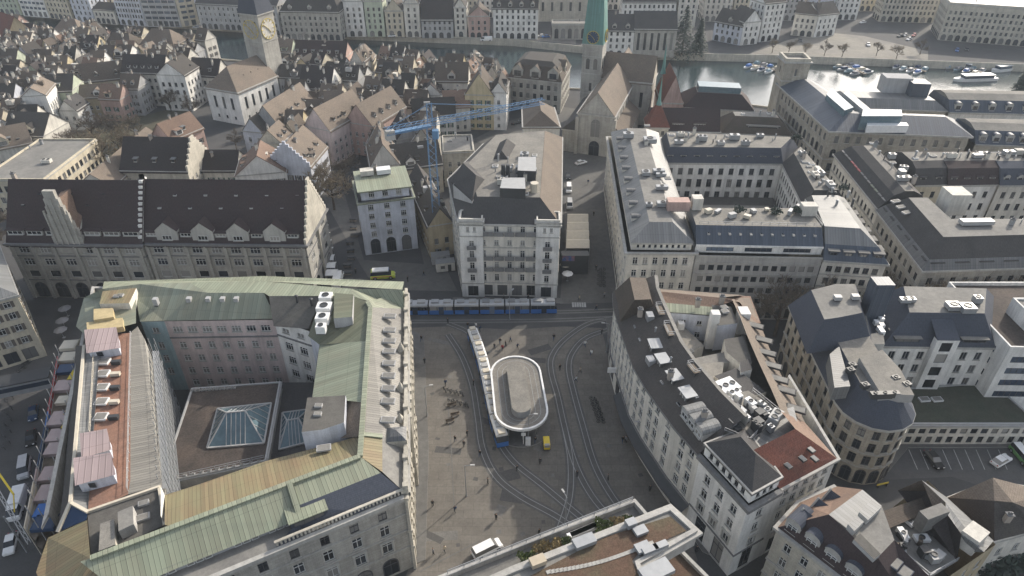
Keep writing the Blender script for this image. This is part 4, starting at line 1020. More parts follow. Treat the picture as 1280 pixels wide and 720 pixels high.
for i in range(26):
    u, v = r.uniform(908, 966), r.uniform(502, 540)
    if v > 560-(u-935)*.75 or v < 478+abs(u-935)*.4: continue
    at_u(u, v, 20.2, (r.uniform(.7, 1.9), r.uniform(.6, 1.4), r.uniform(.5, 1.7)), r.choice(['metall', 'metald', 'metal', 'whitep', 'metald']), r.choice([0, 0, 1, 2]), .5+r.choice([0, pi/2]))
at_u(968, 526, 20.2, (2.8, 1.6, 1.3), 'metall', 2, .9)
B.rail([xy(905, 540, 20.2), xy(936, 553, 20.2), xy(972, 516, 20.2), xy(940, 490, 20.2)], 20.2, 1.0, 'metall')
for i in range(5): x, y, z = at(921+i*9, 521+i*1.5, 20.3); mb = MB(); mb.tube((x, y, z), (x+1.5, y+3.2, z+1.2), .18, None, 7); B.add('duct', mb, 'metald')
for u, v, z in ((870, 480, 19.0), (862, 440, 16.5), (905, 385, 20.6), (906, 390, 20.6), (878, 412, 13.2), (845, 430, 16.5), (862, 402, 13), (868, 466, 19), (884, 474, 19)): x, y, zz = at(u, v, z); B.skyl(x, y, z, (1.3, 1.1), .3)
x, y, z = at(928, 398, 19); mb = MB(); mb.box((x, y, 16), (2.0, 2.6, 5)); B.add('chimney', mb, ['white', 'felt'])
for u, v in ((800, 392), (872, 380), (902, 376), (838, 470), (880, 520)): x, y, z = at(u, v, 21); B.chimney(x, y, 20.3, 1.8)
# hanging sign in front of the terrace
B.done()
# ---- domed sandstone corner house and its white neighbours
B = Bld('corner_building', 'brown sandstone corner house with a round end and blue slate mansard roof', (62, 98), near=True, wall='stoneb')
RE = 14.5
cx, cy = xy(1089, 512, RE); r0 = 6.3
a0 = xy(989, 384, RE); a1 = xy(1047, 502, RE)
d = Vector((a1[0]-a0[0], a1[1]-a0[1])).normalized()
arc = []
ang = atan2(-d.x, d.y)     # outward normal of the long front is to the right of a0->a1 ... left side street
c = Vector((a1[0]+d.y*-(-1)*0, a1[1])); nrm = Vector((d.y, -d.x)); cen = Vector(a1)-nrm*r0
st = atan2(nrm.y, nrm.x)
arc = [(cen.x+r0*cos(st+pi*k/8), cen.y+r0*sin(st+pi*k/8)) for k in range(1, 9)]
Lb = [arc[-1], (arc[-1][0]-d.x*13, arc[-1][1]-d.y*13)]
poly = [a0, a1]+arc+[Lb[1], (a0[0]-nrm.x*17, a0[1]-nrm.y*17)]
rR = [(.4, 3.2, 1.9, 3.4, 'a'), (5.0, 2.1, 1.2, 2.9, 'd'), (8.3, 2.0, 1.2, 2.9, 'd'), (11.4, 1.9, 1.2, 2.9, 'd')]
rA = [(.3, 3.4, 1.7, 1.8, 'a'), (5.0, 2.2, 1.3, 1.8, 'd'), (8.3, 2.1, 1.3, 1.8, 'd'), (11.4, 1.9, 1.2, 1.8, 'd')]
B.block(poly, 0, RE, rR, 'stoneb', cor=.5, courses=(4.3, 7.7), rowmap={i: rA for i in range(1, 9)}, margin=.3)
B.mansard(poly, RE, [(3.0, 18.6)], ['slateb'], 'gravel', over=.45); pz = B.top
B.mansard(XY(18.8, (989, 376), (1030, 366), (1076, 366), (1090, 420), (1052, 428), (1012, 434)), 17.5, [(2.6, 22.8)], ['slateb'], 'felt')
for u, v in ((1046, 375), (1068, 374)): x, y, z = at(u, v, 22.9); B.unit(x, y, z, (1.4, 1.1, .8), 0, 'metall', 0)
mb = MB(); p, _ = ccw(XY(19.8, (1074, 447), (1101, 492), (1143, 494), (1126, 462), (1103, 437))); mb.prism(p, 18, 19.8, 0, 1); B.add('roof_housing', mb, ['metal', 'gravel'])
mb = MB(); p, _ = ccw(XY(19.4, (1038, 440), (1050, 430), (1064, 480), (1044, 482))); mb.prism(p, 16, 18.9, 0, 1); B.add('roof_housing', mb, ['zinc', 'zincd'])
for u, v in ((1080, 485), (1064, 460), (1062, 466), (1118, 476), (1132, 484)): x, y, z = at(u, v, 19); B.unit(x, y, z, (1.3, 1.0, .8), .3, 'metald', 1)
x, y, z = at(1104, 497, 18.7); B.unit(x, y, z, (5.0, .9, 1.0), .05, 'metald', 3)
mb = MB(); p, _ = ccw(XY(18.2, (1050, 420), (1104, 416), (1106, 430), (1050, 430))); mb.prism(p, 14, 18.2, 0, 1); B.add('roof_storey', mb, ['offwhite', 'felt'])
for i in range(6): x, y, z = at(1092+r.uniform(0, 12), 396+i*4, 18); B.unit(x, y, 17.5, (.9, .9, .9), 0, 'whitep', 0)
x, y, z = at(1096, 372, 22); mb = MB(); mb.box((x, y, 14), (3.6, 3, 12)); B.add('lift_tower', mb, ['zincb', 'felt'])
p = xy(1017, 395, 17); 
for k in range(3): x, y, z = at(1010+k*3, 396+k*9, 17.6); B.skyl(x, y, z, (2.0, 1.2), -1.2, 'dormer', 'copperg')
B.done()
B = Bld('office_building', 'white office house with three rows of dark windows behind the flat green roof', (92, 105), near=True, wall='white')
G = 5.0
w0, w1 = xy(1104, 432, 15.5), xy(1243, 434, 15.5)
B.block([w0, w1, xy(1246, 376, 15.5), xy(1094, 372, 15.5)], 0, 15.5, [(5.6, 1.9, 1.25, 2.5, 'g'), (8.9, 1.9, 1.25, 2.5, 'g'), (12.2, 1.9, 1.25, 2.5, 'g')], cor=.25)
B.mansard([w0, w1, xy(1246, 376, 15.5), xy(1094, 372, 15.5)], 15.5, [(3.6, 21)], ['slateb'], 'felt', over=.2)
lx = lerp(w0, w1, .42); rx = lerp(w0, w1, .62); n_ = Vector((w1[0]-w0[0], w1[1]-w0[1])).normalized(); o_ = (n_.y*1.3, -n_.x*1.3)
ob = [(lx[0]+o_[0], lx[1]+o_[1]), (rx[0]+o_[0], rx[1]+o_[1]), rx, lx]
B.block(ob, 3, 18.0, [(2.8, 2.2, 2.2, 3.0, 'o', .3), (6.1, 2.2, 2.2, 3.0, 'o', .3), (9.4, 2.2, 2.2, 3.0, 'o', .3), (12.2, 2.2, 2.2, 3, 'o', .3)], skip=(2,), cor=0)
mb = MB(); rz_ = atan2(n_.y, n_.x); mb.poly([(*ob[0], 18.02), (*ob[1], 18.02), (rx[0]-o_[0]*3.2, rx[1]-o_[1]*3.2, 20.6), (lx[0]-o_[0]*3.2, lx[1]-o_[1]*3.2, 20.6)]); B.add('roof', mb, 'slateb')
B.dormers(w0, lx, 1, .4, 15.6, 5.0, 1.5, 3.0, 'flat', 'slateb', 'felt', 's', wh=(4.4, 1.1)); B.dormers(rx, w1, 1, .4, 15.6, 5.0, 1.5, 3.0, 'flat', 'slateb', 'felt', 's', wh=(4.4, 1.1))
for u, v, dd_ in ((1190, 386, (2.5, 2, 1)), (1207, 389, (2.6, 2.2, 1.2)), (1130, 378, (2, 1.2, .8)), (1138, 377, (1.5, 1.2, .7)), (1220, 378, (1.4, 1.4, 1.2))): x, y, z = at(u, v, 21.1); B.unit(x, y, z, dd_, 0, 'metal', 1)
B.done()
B = Bld('office_building', 'white modern office block with ribbon windows and red roof terrace at the right edge', (125, 108), near=True, wall='white')
m0, m1 = xy(1252, 496, 5.5), xy(1330, 498, 5.5)
B.block([(m0[0]-3.5, m0[1]), (m0[0]+22, m0[1]-.6), (m0[0]+22, m0[1]+22), (m0[0]-3.5, m0[1]+22)], 0, 17.5, [(5.6, 1.5, 7, 7.2, 'b'), (8.6, 1.5, 7, 7.2, 'b'), (11.6, 1.5, 7, 7.2, 'b'), (14.4, 1.5, 7, 7.2, 'b')], cor=.0)
B.flat([(m0[0]-3.5, m0[1]), (m0[0]+22, m0[1]-.6), (m0[0]+22, m0[1]+22), (m0[0]-3.5, m0[1]+22)], 17.5, 'gravelb', .8, 'white')
q = [(m0[0]+3, m0[1]+1.5), (m0[0]+20, m0[1]+1.5), (m0[0]+20, m0[1]+12), (m0[0]+3, m0[1]+12)]
B.block(q, 17.5, 20.8, [(.5, 2.0, 14, 14.5, 'b')], cor=0); B.flat(q, 20.8, 'felt', .4, 'white'); B.done()
B = Bld('annex', 'low annex with flat moss green roof and square windows beside the car park', (95, 90), near=True, wall='offwhite')
q = XY(5.4, (1118, 531), (1300, 531), (1240, 478), (1128, 486)); B.block(q, 0, 5.4, [(.5, 1.7, 1.15, 1.9, 'o'), (3.0, 1.3, 1.3, 1.9, 'o')], cor=.3, corm='metall'); B.flat(q, 5.42, 'moss', .25, 'metall')
for u, v in ((1155, 500), (1171, 500)): x, y, z = at(u, v, 5.5); B.skyl(x, y, z, (2, 1.2), .1, mat='metalw')
B.done()
# ---- foreground roof with red planting
B = Bld('green_roof_building', 'foreground block with stepped parapets and red sedum roof beside the square', (12, 60), near=True, wall='offwhite')
FZ = 21
def fp(*uv, z=FZ): return XY(z, *uv)
outer = fp((555, 722), (793, 628), (809, 643), (870, 664), (835, 683), (884, 725), (880, 800), (540, 800))
outer = [xy(540, 728, FZ-3), xy(640, 688, FZ-3), xy(793, 628, FZ-3), xy(812, 650, FZ-3), xy(830, 720, FZ-3), xy(830, 800, FZ-3), xy(540, 800, FZ-3)]
B.block(outer, 0, FZ-3, [(5, 1.9, 1.3, 2.8, 'c'), (8.4, 1.9, 1.3, 2.8, 'c'), (11.8, 1.9, 1.3, 2.8, 'c'), (15, 1.7, 1.3, 2.8, 'c')], cor=.5, margin=1)
B.flat(outer, FZ-3, 'felt', .9, 'concrete', .5)
up = [xy(560, 748, FZ), xy(640, 712, FZ), xy(838, 634, FZ), xy(872, 665, FZ), xy(800, 706, FZ), xy(830, 800, FZ), xy(560, 800, FZ)]
B.block(up, FZ-3, FZ, None, 'concrete', cor=.5, corm='trim'); 
B.flat(up, FZ, 'felt', .35, 'trim', .6)
mb = MB(); wp(mb, [(*xy(u, v, FZ), FZ+.12) for u, v in [(660, 722), (756, 672), (838, 646), (858, 664), (800, 690), (790, 702), (806, 730), (660, 770)]]); B.add('sedum_bed', mb, 'sedum')
st_ = MB()
for i in range(26):
    t = i/25; x, y, z = at(686+128*t, 715-37*t+6*sin(t*3), FZ+.13); st_.box((x, y, FZ+.1), (.65, .5, .1), .35)
o = B.add('stepping_slab', st_, 'trim')
for u, v, d_ in ((800, 666, (1.8, 1.3, .5)), (803, 687, (2.0, 1.4, .5)), (788, 658, (1.4, 1.1, .9)), (730, 680, (3.0, 1.5, .7)), (672, 705, (2.0, 1.3, .8)), (812, 690, (2.2, .9, .6)), (825, 685, (2, .9, .6))): x, y, z = at(u, v, FZ); B.unit(x, y, FZ+.02, d_, .4, 'tan_p' if d_[2] == .8 else 'metal', 0)
x, y, z = at(820, 716, FZ+.2); B.unit(x, y, FZ+.02, (4.2, 2.2, .7), .45, 'metal', 0)
mb = MB()
for i in range(9): x, y, z = at(714+i*4.0, 672-i*1.7, FZ-2.9); mb.box((x, y, FZ-2.9), (1.2, .8, .7), .4)
B.add('terrace_furniture', mb, 'metalw')
lw = [xy(846, 684, 14), xy(884, 722, 14), xy(900, 800, 14), xy(835, 800, 14), xy(815, 700, 14)]; B.block(lw, 0, 14, None, 'stonel', cor=.4); B.flat(lw, 14, 'sedum', .6, 'trim', .5)
B.rail([xy(560, 722, FZ-3), xy(640, 690, FZ-3), xy(790, 630, FZ-3)], FZ-2.1, .7)
B.done()
def shrub(name, label, loc, r_, mat, n=260, seed=1, group=None):
    r = random.Random(seed); mb = MB()
    mb.tube((0, 0, 0), (0, 0, r_*.8), .05*r_+.02, None, 5, 1)
    for i in range(n):
        a, b = r.uniform(0, 2*pi), r.uniform(-.3, 1); rr = r_*r.uniform(.45, 1)*(1+.25*sin(3*a+seed)); c = (rr*cos(a)*sqrt(max(0, 1-b*b)), rr*sin(a)*sqrt(max(0, 1-b*b)), r_*.55+rr*b*.75)
        s_ = r_*r.uniform(.10, .2); d1 = Vector((r.gauss(0, 1), r.gauss(0, 1), r.gauss(0, 1))).normalized()*s_; d2 = d1.orthogonal().normalized()*s_*.8; c = Vector(c)
        mb.quad(c-d1, c+d2, c+d1, c-d2)
    t = thing(name, label, 'shrub', loc, 0, group); obj('foliage', mb.mesh('foliage', [M[mat], M['bark']]), t); return t
for i, (u, v, r_, m, l) in enumerate([(659, 699, 1.3, 'leafl', 'round bright green shrub at the left end of the foreground roof terrace'), (753, 659, 1.35, 'leafl', 'round bright green shrub midway along the foreground roof terrace'), (673, 689, 1.1, 'leafy', 'dry tan shrub just right of the left green terrace shrub'), (682, 685, 1.2, 'leafy', 'dry yellowish shrub, second tan one from the left on the terrace'), (695, 682, 1.1, 'leafy', 'dry olive shrub beside the white terrace furniture'), (707, 676, .9, 'leafl', 'small green shrub left of the white terrace tables'), (772, 653, 1.1, 'leafy', 'dry brown shrub right of the middle green terrace shrub'), (785, 648, .8, 'leafl', 'small low shrub near the far corner of the terrace')]):
    x, y, z = at(u, v, FZ-2.2); shrub('shrub', l, (x, y, FZ-2.9), r_, m, seed=i)
# ================================================================= hotel behind the tram
B = Bld('hotel', 'cream grand hotel with corner pavilions, balconies and dark mansard roof facing the tram stop', (0, 165), near=True, wall='offwhite')
h0, h1, h2, h3, h4 = XY(21, (574, 279), (700, 281), (702, 172), (605, 180), (561, 224))
rS = [(.3, 3.1, 2.5, 3.3, 's'), (4.7, 2.0, 1.15, 3.1, 'c'), (8.4, 1.9, 1.15, 3.1, 'c'), (11.6, 2.0, 1.15, 3.1, 'c'), (15.0, 1.5, 1.15, 3.1, 'c'), (18.6, 1.7, 1.15, 3.1, 'c')]
B.block([h0, h1, h2, h3, h4], 0, 21, rS, 'offwhite', cor=.5, courses=(4.0, 7.6, 14.3, 17.6))
d = Vector((h1[0]-h0[0], h1[1]-h0[1])); L = d.length; d.normalize(); n = Vector((d.y, -d.x))
for t in (0, L-5.6):
    a = (h0[0]+d.x*t-n.x*.1, h0[1]+d.y*t-n.y*.1); b = (a[0]+d.x*5.6, a[1]+d.y*5.6)
    q = [(a[0]+n.x*.6, a[1]+n.y*.6), (b[0]+n.x*.6, b[1]+n.y*.6), (b[0]-n.x*4, b[1]-n.y*4), (a[0]-n.x*4, a[1]-n.y*4)]
    B.block(q, 0, 22, [(.3, 3.0, 2.6, 3.5, 's'), (4.8, 1.9, 1.2, 5, 'c'), (8.4, 1.9, 1.2, 5, 'c'), (11.6, 2.0, 1.2, 5, 'c'), (14.9, 1.6, 1.2, 5, 'c'), (19, 1.3, .7, 1.3, 'c', 1.2)], 'white', cor=.45, courses=(4.0, 17.6)); B.flat(q, 22, 'felt', .5, 'offwhite')
mb = MB()
for z in (8.2, 11.4, 18.2):
    for i in range(5):
        t = 5.6+(L-11.2)*(i+.5)/5; c = (h0[0]+d.x*t+n.x*.5, h0[1]+d.y*t+n.y*.5); mb.box((c[0], c[1], z-.2), (2.3, .9, .2), atan2(d.y, d.x)); mb.box((c[0]+n.x*.42, c[1]+n.y*.42, z), (2.3, .08, .95), atan2(d.y, d.x))
for z in (8.2, 11.4, 14.7):
    for t in (2.8, L-2.8): c = (h0[0]+d.x*t+n.x*1.1, h0[1]+d.y*t+n.y*1.1); mb.box((c[0], c[1], z-.2), (2.2, .9, .2)); mb.box((c[0]+n.x*.42, c[1]+n.y*.42, z), (2.2, .08, .9))
B.add('balcony', mb, 'trimd')
B.mansard([h0, h1, h2, h3, h4], 21, [(5.0, 25.6)], ['slate'], 'gravel', over=.2); tp = B.top
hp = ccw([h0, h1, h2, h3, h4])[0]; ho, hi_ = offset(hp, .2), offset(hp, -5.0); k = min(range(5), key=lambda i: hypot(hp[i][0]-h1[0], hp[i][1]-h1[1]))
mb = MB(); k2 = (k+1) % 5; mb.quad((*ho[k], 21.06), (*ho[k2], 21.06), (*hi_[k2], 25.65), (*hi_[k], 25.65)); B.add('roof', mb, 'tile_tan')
# the tan sheet paints sunlight onto the lane slope of the slate roof; a second hip sits behind
B.gable(XY(24, (609, 207), (642, 208), (653, 188), (618, 182)), 24, 3.6, 'slate', hip=(2, 2))
B.block(XY(26, (566, 226), (590, 247), (607, 225), (586, 203)), 20, 25, None, 'greyw', cor=0); B.gable(XY(25, (566, 226), (590, 247), (607, 225), (586, 203)), 25, 3, 'slate', hip=(1.5, 1.5))
for uv, z in ((((625, 235), (657, 236), (656, 222), (628, 222)), 28), (((647, 213), (670, 214), (670, 196), (648, 196)), 28.5)):
    p, _ = ccw(XY(z, *uv)); mb = MB(); mb.prism(p, 24, z, 0, 1); B.add('roof_housing', mb, ['metald', 'metall'])
for u, v in ((629, 222), (635, 222)): x, y, z = at(u, v, 26); mb = MB(); mb.tube((x, y, 24), (x, y, 29.5), .5, None, 8); B.add('flue', mb, 'metald')
B.clutter(26, XY(25.6, (612, 245), (672, 247), (676, 190), (612, 200)), 25.6, 4)
x, y, z = at(668, 236, 26.4); mb = MB(); mb.tube((x, y, 25.6), (x, y, 28), 1.0, None, 10); B.add('water_tank', mb, 'beige')
B.clutter(10, XY(22.5, (600, 200), (690, 195), (700, 175), (606, 182)), 23, 14)
x, y, z = at(640, 181, 23); mb = MB(); mb.box((x, y, 21), (5, 4, 4.5)); mb2 = MB(); B.add('roof_housing', mb, ['rose', 'tile_red'])
x, y, z = at(676, 150, 17); q = [(x-6, y-6), (x+6, y-6), (x+5, y+12), (x-6, y+12)]; B.block(q, 0, 17, W(4), 'offwhite'); B.gable(q, 17, 4, 'tile_tan', hip=(4, 4))
B.done()
# arched guild house
B = Bld('guild_house', 'pale blue grey house with three tall ground arches and a set back green flat attic', (-36, 170), near=True, wall='bluew')
q = [(-40.8, 161.6), (-26.6, 165.4), (-30.3, 179), (-44.6, 175)]
B.block(q, 0, 16.3, [(.2, 4.6, 2.5, 4.1, 'a'), (5.6, 1.6, 1.5, 4.1, 'k'), (8.3, 1.6, 1.5, 4.1, 'k'), (11.0, 1.6, 1.5, 4.1, 'k'), (13.7, 1.6, 1.5, 4.1, 'k')], cor=.5, corm='copperg')
q2 = offset(ccw(q)[0], -1.0); B.block(q2, 16.3, 19.3, [(.7, 1.6, 1.5, 3.4, 'k')], cor=.9, corm='copperg', ch=.3); B.flat(offset(q2, .85), 19.32, 'copper', 0)
B.unit(-40, 172.5, 19.4, (3.6, 2.4, 1.4), .26, 'offwhite', 0, 'roof_housing'); B.unit(-35.6, 173.6, 19.4, (3.8, 2.6, 1.3), .26, 'whitep', 0, 'roof_housing'); B.chimney(-38, 174.5, 19.4)
B.done()
# long dark-roofed pair at the left
HZ, RH = 16.0, 12.6
def longhouse(label, u0, u1, vv, nb, bay, seedk):
    a, b = xy(u0, 303.5, HZ), xy(u1, 305.5, HZ)
    Bd = Bld('civic_building', label, ((a[0]+b[0])/2, 150), near=True, wall='stone')
    q = [a, b, (b[0]+.6, b[1]+18), (a[0]+.6, a[1]+18)]
    Bd.block(q, 0, HZ, [(.2, 4.4, 2.9, bay, 'a'), (6.2, 1.9, 2.5, bay, 'x'), (9.7, 1.9, 2.5, bay, 'k'), (13.2, 1.7, 2.5, bay, 'k')], 'stone', cor=.7, corm='trimd', courses=(5.3, 12.3), margin=.8)
    mb = MB(); dv = Vector((b[0]-a[0], b[1]-a[1])); L = dv.length; dv.normalize(); n = max(1, int((L-1.6)//bay))
    for i in range(n+1): t = .8+(L-1.6)*i/n; mb.box((a[0]+dv.x*t+dv.y*.12, a[1]+dv.y*t-dv.x*.25, 0), (.75, .5, HZ-.7))
    Bd.add('pilaster', mb, 'stone')
    return Bd, q
B, q = longhouse('grey stone civic building with maroon roof and a tall stepped stone gable, far left', 8.5, 176.5, 303, 7, 4.55, 1)
B.gable(q, HZ, RH, 'tile_maroon', ax=0)
mb = MB()
gx0, gx1 = xy(70, 303, HZ)[0], xy(107, 303, HZ)[0]; gy = q[0][1]-.5; n = 7; gc = (gx0+gx1)/2
for i in range(n):
    w_ = (gx1-gx0)*(1-i*.105); z0 = HZ+i*2.0; mb.box((gc, gy+.5, z0 if i else 13.5), (w_, 1.0, 2.0 if i else 4.5), 0, 0); 
for k in range(5): x = gc+(k-2)*1.35; mb.box((x, gy-.1, HZ), (.35, .4, 12.2-abs(k-2)*1.6), 0)
B.add('stepped_gable', mb, 'stone'); g = MB(); hw = (gx1-gx0)/2-.6; z1 = 26.8
g.quad((gc+hw, gy+1, HZ+3), (gc+hw, gy+9.5, HZ+10), (gc, gy+9.5, z1), (gc, gy+1, z1), 0); g.quad((gc, gy+1, z1), (gc, gy+9.5, z1), (gc-hw, gy+9.5, HZ+10), (gc-hw, gy+1, HZ+3), 0); g.poly([(gc+hw, gy+1, HZ-1), (gc+hw, gy+9, HZ+9), (gc+hw, gy+1, HZ+3)], 1)
B.add('gable_roof', g, ['tile_terra', 'stone'])
B.dormers(q[0], q[1], 7, 1.1, HZ+1.6, 4.0, 1.3, 2.0, 'flat', 'trim', 'tile_maroon', 'k', wh=(3.5, .95))
for i in range(8): B.skyl(q[0][0]+4+i*3.9, q[0][1]+5+(i % 2)*1.6, HZ+(5+(i % 2)*1.6)*1.4+.35, (.8, .5), 0, 'roof_hatch', 'metald')
B.chimney(q[0][0]+1, q[0][1]+10, HZ+11, 2.5); B.done()
B, q = longhouse('grey stone civic building with long maroon roof and a row of pale gabled dormers', 179, 382, 304, 9, 4.4, 2)
B.gable(q, HZ, RH, 'tile_maroon', ax=0); L = q[1][0]-q[0][0]
fx = lambda u: (xy(u, 304, HZ)[0]-q[0][0])/L
B.dormers(q[0], q[1], 4, .4, HZ+.2, 5.2, 3.0, 4.4, 'gable', 'trim', 'tile_maroon', 'k', xs=[fx(u) for u in (210, 255, 299, 345)], wh=(2.3, 1.2))
B.dormers(q[0], q[1], 5, .9, HZ+1.3, 2.9, 1.1, 2.4, 'flat', 'trim', 'tile_maroon', 'k', xs=[fx(u) for u in (190, 233, 277, 322, 367)], wh=(2.4, .8))
for i in range(10): B.skyl(q[0][0]+4+i*3.7, q[0][1]+4.6+(i % 2)*1.8, HZ+(4.6+(i % 2)*1.8)*1.4+.35, (.8, .5), 0, 'roof_hatch', 'metall')
mb = MB()
for i in range(12):    # stepped parapet on the party wall
    for sgn in (1, -1): y = q[0][1]+9+sgn*i*.78; mb.box((q[0][0]-.4, y, HZ+RH-.4-i*1.08), (.9, .8, 1.5))
B.add('party_parapet', mb, 'white')
# stepped sunlit gable at the right end
mb = MB(); x = q[1][0]
for i in range(10): mb.box((x+.3, q[1][1]+9.0, HZ+i*1.3), (.5, 18.4*(1-i/10), 1.45), -.03)
mb.bar((x+.4, q[1][1]+9, 0), (x+.4, q[1][1]+9, HZ), .3, 1.0)
B.add('stepped_gable', mb, 'stonel')
B.done()
# ================================================================= bank block right of the lane
bx = 26.4
B = Bld('bank_building', 'pale bank house with seven paired window bays and ribbed grey roof at the lane corner', (34, 165), near=True, wall='offwhite')
q = [(26.4, 133.1), (42.0, 132.9), (44.5, 187), (46, 201), (30, 201.5)]
rI = [(.3, 3.6, 2.2, 3.4, 's'), (5.2, 1.7, 1.3, 2.15, 'c'), (8.3, 1.9, 1.2, 2.15, 'c'), (11.8, 1.9, 1.2, 2.15, 'c'), (15.2, 1.9, 1.2, 2.15, 'c')]
B.block(q, 0, 18.6, rI, 'offwhite', cor=.7, courses=(4.4,), rowmap={4: [r_[:3]+(3.6,)+r_[4:] for r_ in rI]})
q2 = offset(ccw(q)[0], -.9); B.block(q2, 18.6, 20.6, [(.4, 1.1, .75, 1.3, 'x')], 'offwhite', cor=.2, rowmap={4: None, 1: None, 2: None, 3: None})
B.mansard(q2, 20.6, [(4.2, 23.6)], ['zinc'], 'felt', over=.3)
x, y, z = at(852, 259, 24); B.unit(x-1, y, 23.4, (5.2, 2.6, 2.4), 0, 'rose', 0, 'roof_housing')
for u, v, dd_ in ((807, 219, (2, 2, 1)), (823, 217, (3, 1.6, 1)), (826, 221, (2.6, 1, .8)), (827, 237, (3, 1.3, .9)), (828, 258, (2.8, 1.6, 1)), (811, 258, (1.6, 1.2, .7)), (812, 178, (3.6, 2.6, 1.2)), (785, 172, (3, 2, 1.3))): x, y, z = at(u, v, 23.6); B.unit(x, y, 23.62, dd_, 0, 'metal', 1)
B.clutter(5, q2, 23.6, 5)
ld = Vector((q[4][0]-q[0][0], q[4][1]-q[0][1])).normalized()
B.dormers(q[4], q[0], 8, 1.6, 20.8, 1.7, 1.4, 1.8, 'round', 'offwhite', 'zincd', 'c', m=.1)
B.done()
B = Bld('office_building', 'long grey office house with blue sloping roof, glazed strip and planted roof terrace', (56, 140), near=True, wall='greyw')
q = [(42.1, 132.7), (70.8, 131.6), (71, 148.5), (43, 148.5)]
B.block(q, 0, 18, [(.4, 3.0, 1.6, 2.2, 'o'), (4.6, 1.5, 1.35, 1.95, 'o'), (7.7, 1.5, 1.35, 1.95, 'o'), (10.8, 1.5, 1.35, 1.95, 'o'), (13.9, 1.5, 1.35, 1.95, 'o')], 'concrete', cor=.25, courses=(6.6, 9.7, 12.8, 15.9), skip=(1, 3))
q2 = [(42.1, 133.9), (70.8, 132.8), (71, 148.5), (43, 148.5)]
B.block(q2, 18, 20.2, [(.4, 1.5, 6.2, 7.0, 'b')], 'white', cor=.4, corm='white', skip=(1, 3)); B.mansard(q2, 20.2, [(3.2, 23.4)], ['zincb'], 'gravel', skip=(1, 3), over=.2)
for i in range(11): B.skyl(45+i*2.4, 135.7-i*.09, 21.9, (.5, 1.5), 0, 'roof_hatch', 'metall')
for i in range(9): B.unit(46+i*2.8+R.uniform(-.6, .6), 141+R.uniform(-1, 4), 23.42, (R.uniform(.8, 2), R.uniform(.8, 1.6), R.uniform(.5, 1.2)), R.uniform(0, 1), R.choice(['metall', 'beige', 'metal']), 0, 'terrace_furniture')
B.rail([(43, 137), (71, 136), (71, 148)], 23.4, 1.0); B.unit(69.5, 142, 23.4, (3.4, 2.4, 2.6), 0, 'offwhite', 0, 'roof_housing'); B.unit(44, 145, 23.4, (2.4, 2.4, 3), 0, 'offwhite', 0, 'roof_housing')
B.done()
for i, (x, y, l) in enumerate(((53.5, 142.5, 'potted green shrub left of centre on the long office roof terrace'), (62, 142, 'potted green shrub in the middle of the long office roof terrace'), (67, 142.5, 'potted green shrub at the right end of the office roof terrace'))): shrub('shrub', l, (x, y, 23.42), 1.5, 'leaf', 200, i+40)
B = Bld('office_building', 'grey office house with four boxed dormers and a ridge roof at the boulevard corner', (78, 142), near=True, wall='offwhite')
q = [(70.9, 131.4), (84.6, 129.6), (87, 158), (75.5, 158)]
B.block(q, 0, 17.6, [(.4, 3, 1.7, 2.3, 'o'), (4.8, 1.6, 1.3, 2.0, 'd'), (8, 1.6, 1.3, 2.0, 'd'), (11.2, 1.6, 1.3, 2, 'd'), (14.4, 1.6, 1.3, 2.0, 'd')], cor=.5, courses=(7.2, 10.4, 13.6), skip=(3,))
B.mansard(q, 17.6, [(1.9, 20.6), (5.5, 23.2)], ['zincb', 'zinc'], 'zinc', over=.35, skip=(3,))
B.dormers(q[0], q[1], 4, .5, 17.9, 2.2, 1.8, 2.6, 'flat', 'zincb', 'felt', 'd', m=.03); B.dormers(q[1], q[2], 6, .5, 17.9, 2.0, 1.6, 2.6, 'flat', 'zincb', 'felt', 'd', m=.05)
B.clutter(6, [(76, 146), (85, 146), (86, 157), (77, 157)], 22.6, 3); B.done()
B = Bld('courtyard_building', 'white courtyard house with tall shuttered windows and blue grey mansard, enclosing the bank court', (70, 180), near=True, wall='white')
q = [(44.6, 186.2), (79.4, 185.4), (87.5, 196.5), (46, 201)]
B.block(q, 0, 17, [(1, 2.6, 1.7, 2.9, 'd'), (5.2, 2.5, 1.5, 2.9, 'd'), (9.2, 2.5, 1.5, 2.9, 'd'), (13.2, 2.0, 1.4, 2.9, 'd')], 'white', cor=.4, courses=(4.4,))
B.mansard(q, 17, [(1.6, 21.2)], ['slateb'], 'gravel', over=.3); B.dormers(q[0], q[1], 9, .5, 17.4, 1.8, 1.9, 1.6, 'shed', 'trim', 'slateb', 'd'); B.clutter(22, None, None, 8)
q = [(87.3, 158.5), (87.6, 196), (79.6, 185.4), (76.4, 158.5)]
B.block(q, 0, 17, [(1, 2.4, 1.3, 2.3, 'd'), (5.2, 2.3, 1.2, 2.3, 'd'), (9.2, 2.3, 1.2, 2.3, 'd'), (13.2, 1.9, 1.2, 2.3, 'd')], 'white', cor=.4)
B.mansard(q, 17, [(2.2, 20.6)], ['slate'], 'gravel', over=.3, skip=()); B.clutter(20, None, None, 9)
mb = MB(); wp(mb, [(44.6, 170, 6), (76, 165, 6), (79, 185, 6), (44.6, 186, 6)]); B.add('court_roof', mb, 'feltd'); mb = MB(); mb.box((60, 172, 6), (28, 8, 2.2), -.03, 0, 1); B.add('court_pavilion', mb, ['offwhite', 'gravel'])
B.done()
for (x, y, r_, l) in ((85.5, 194, 1.6, 'dark green roof shrub at the far right corner of the bank court block'), (86, 160, 1.4, 'dark green roof shrub on the right wing above the boulevard')): shrub('shrub', l, (x, y, 20.6), r_, 'leaf', 200, int(x))
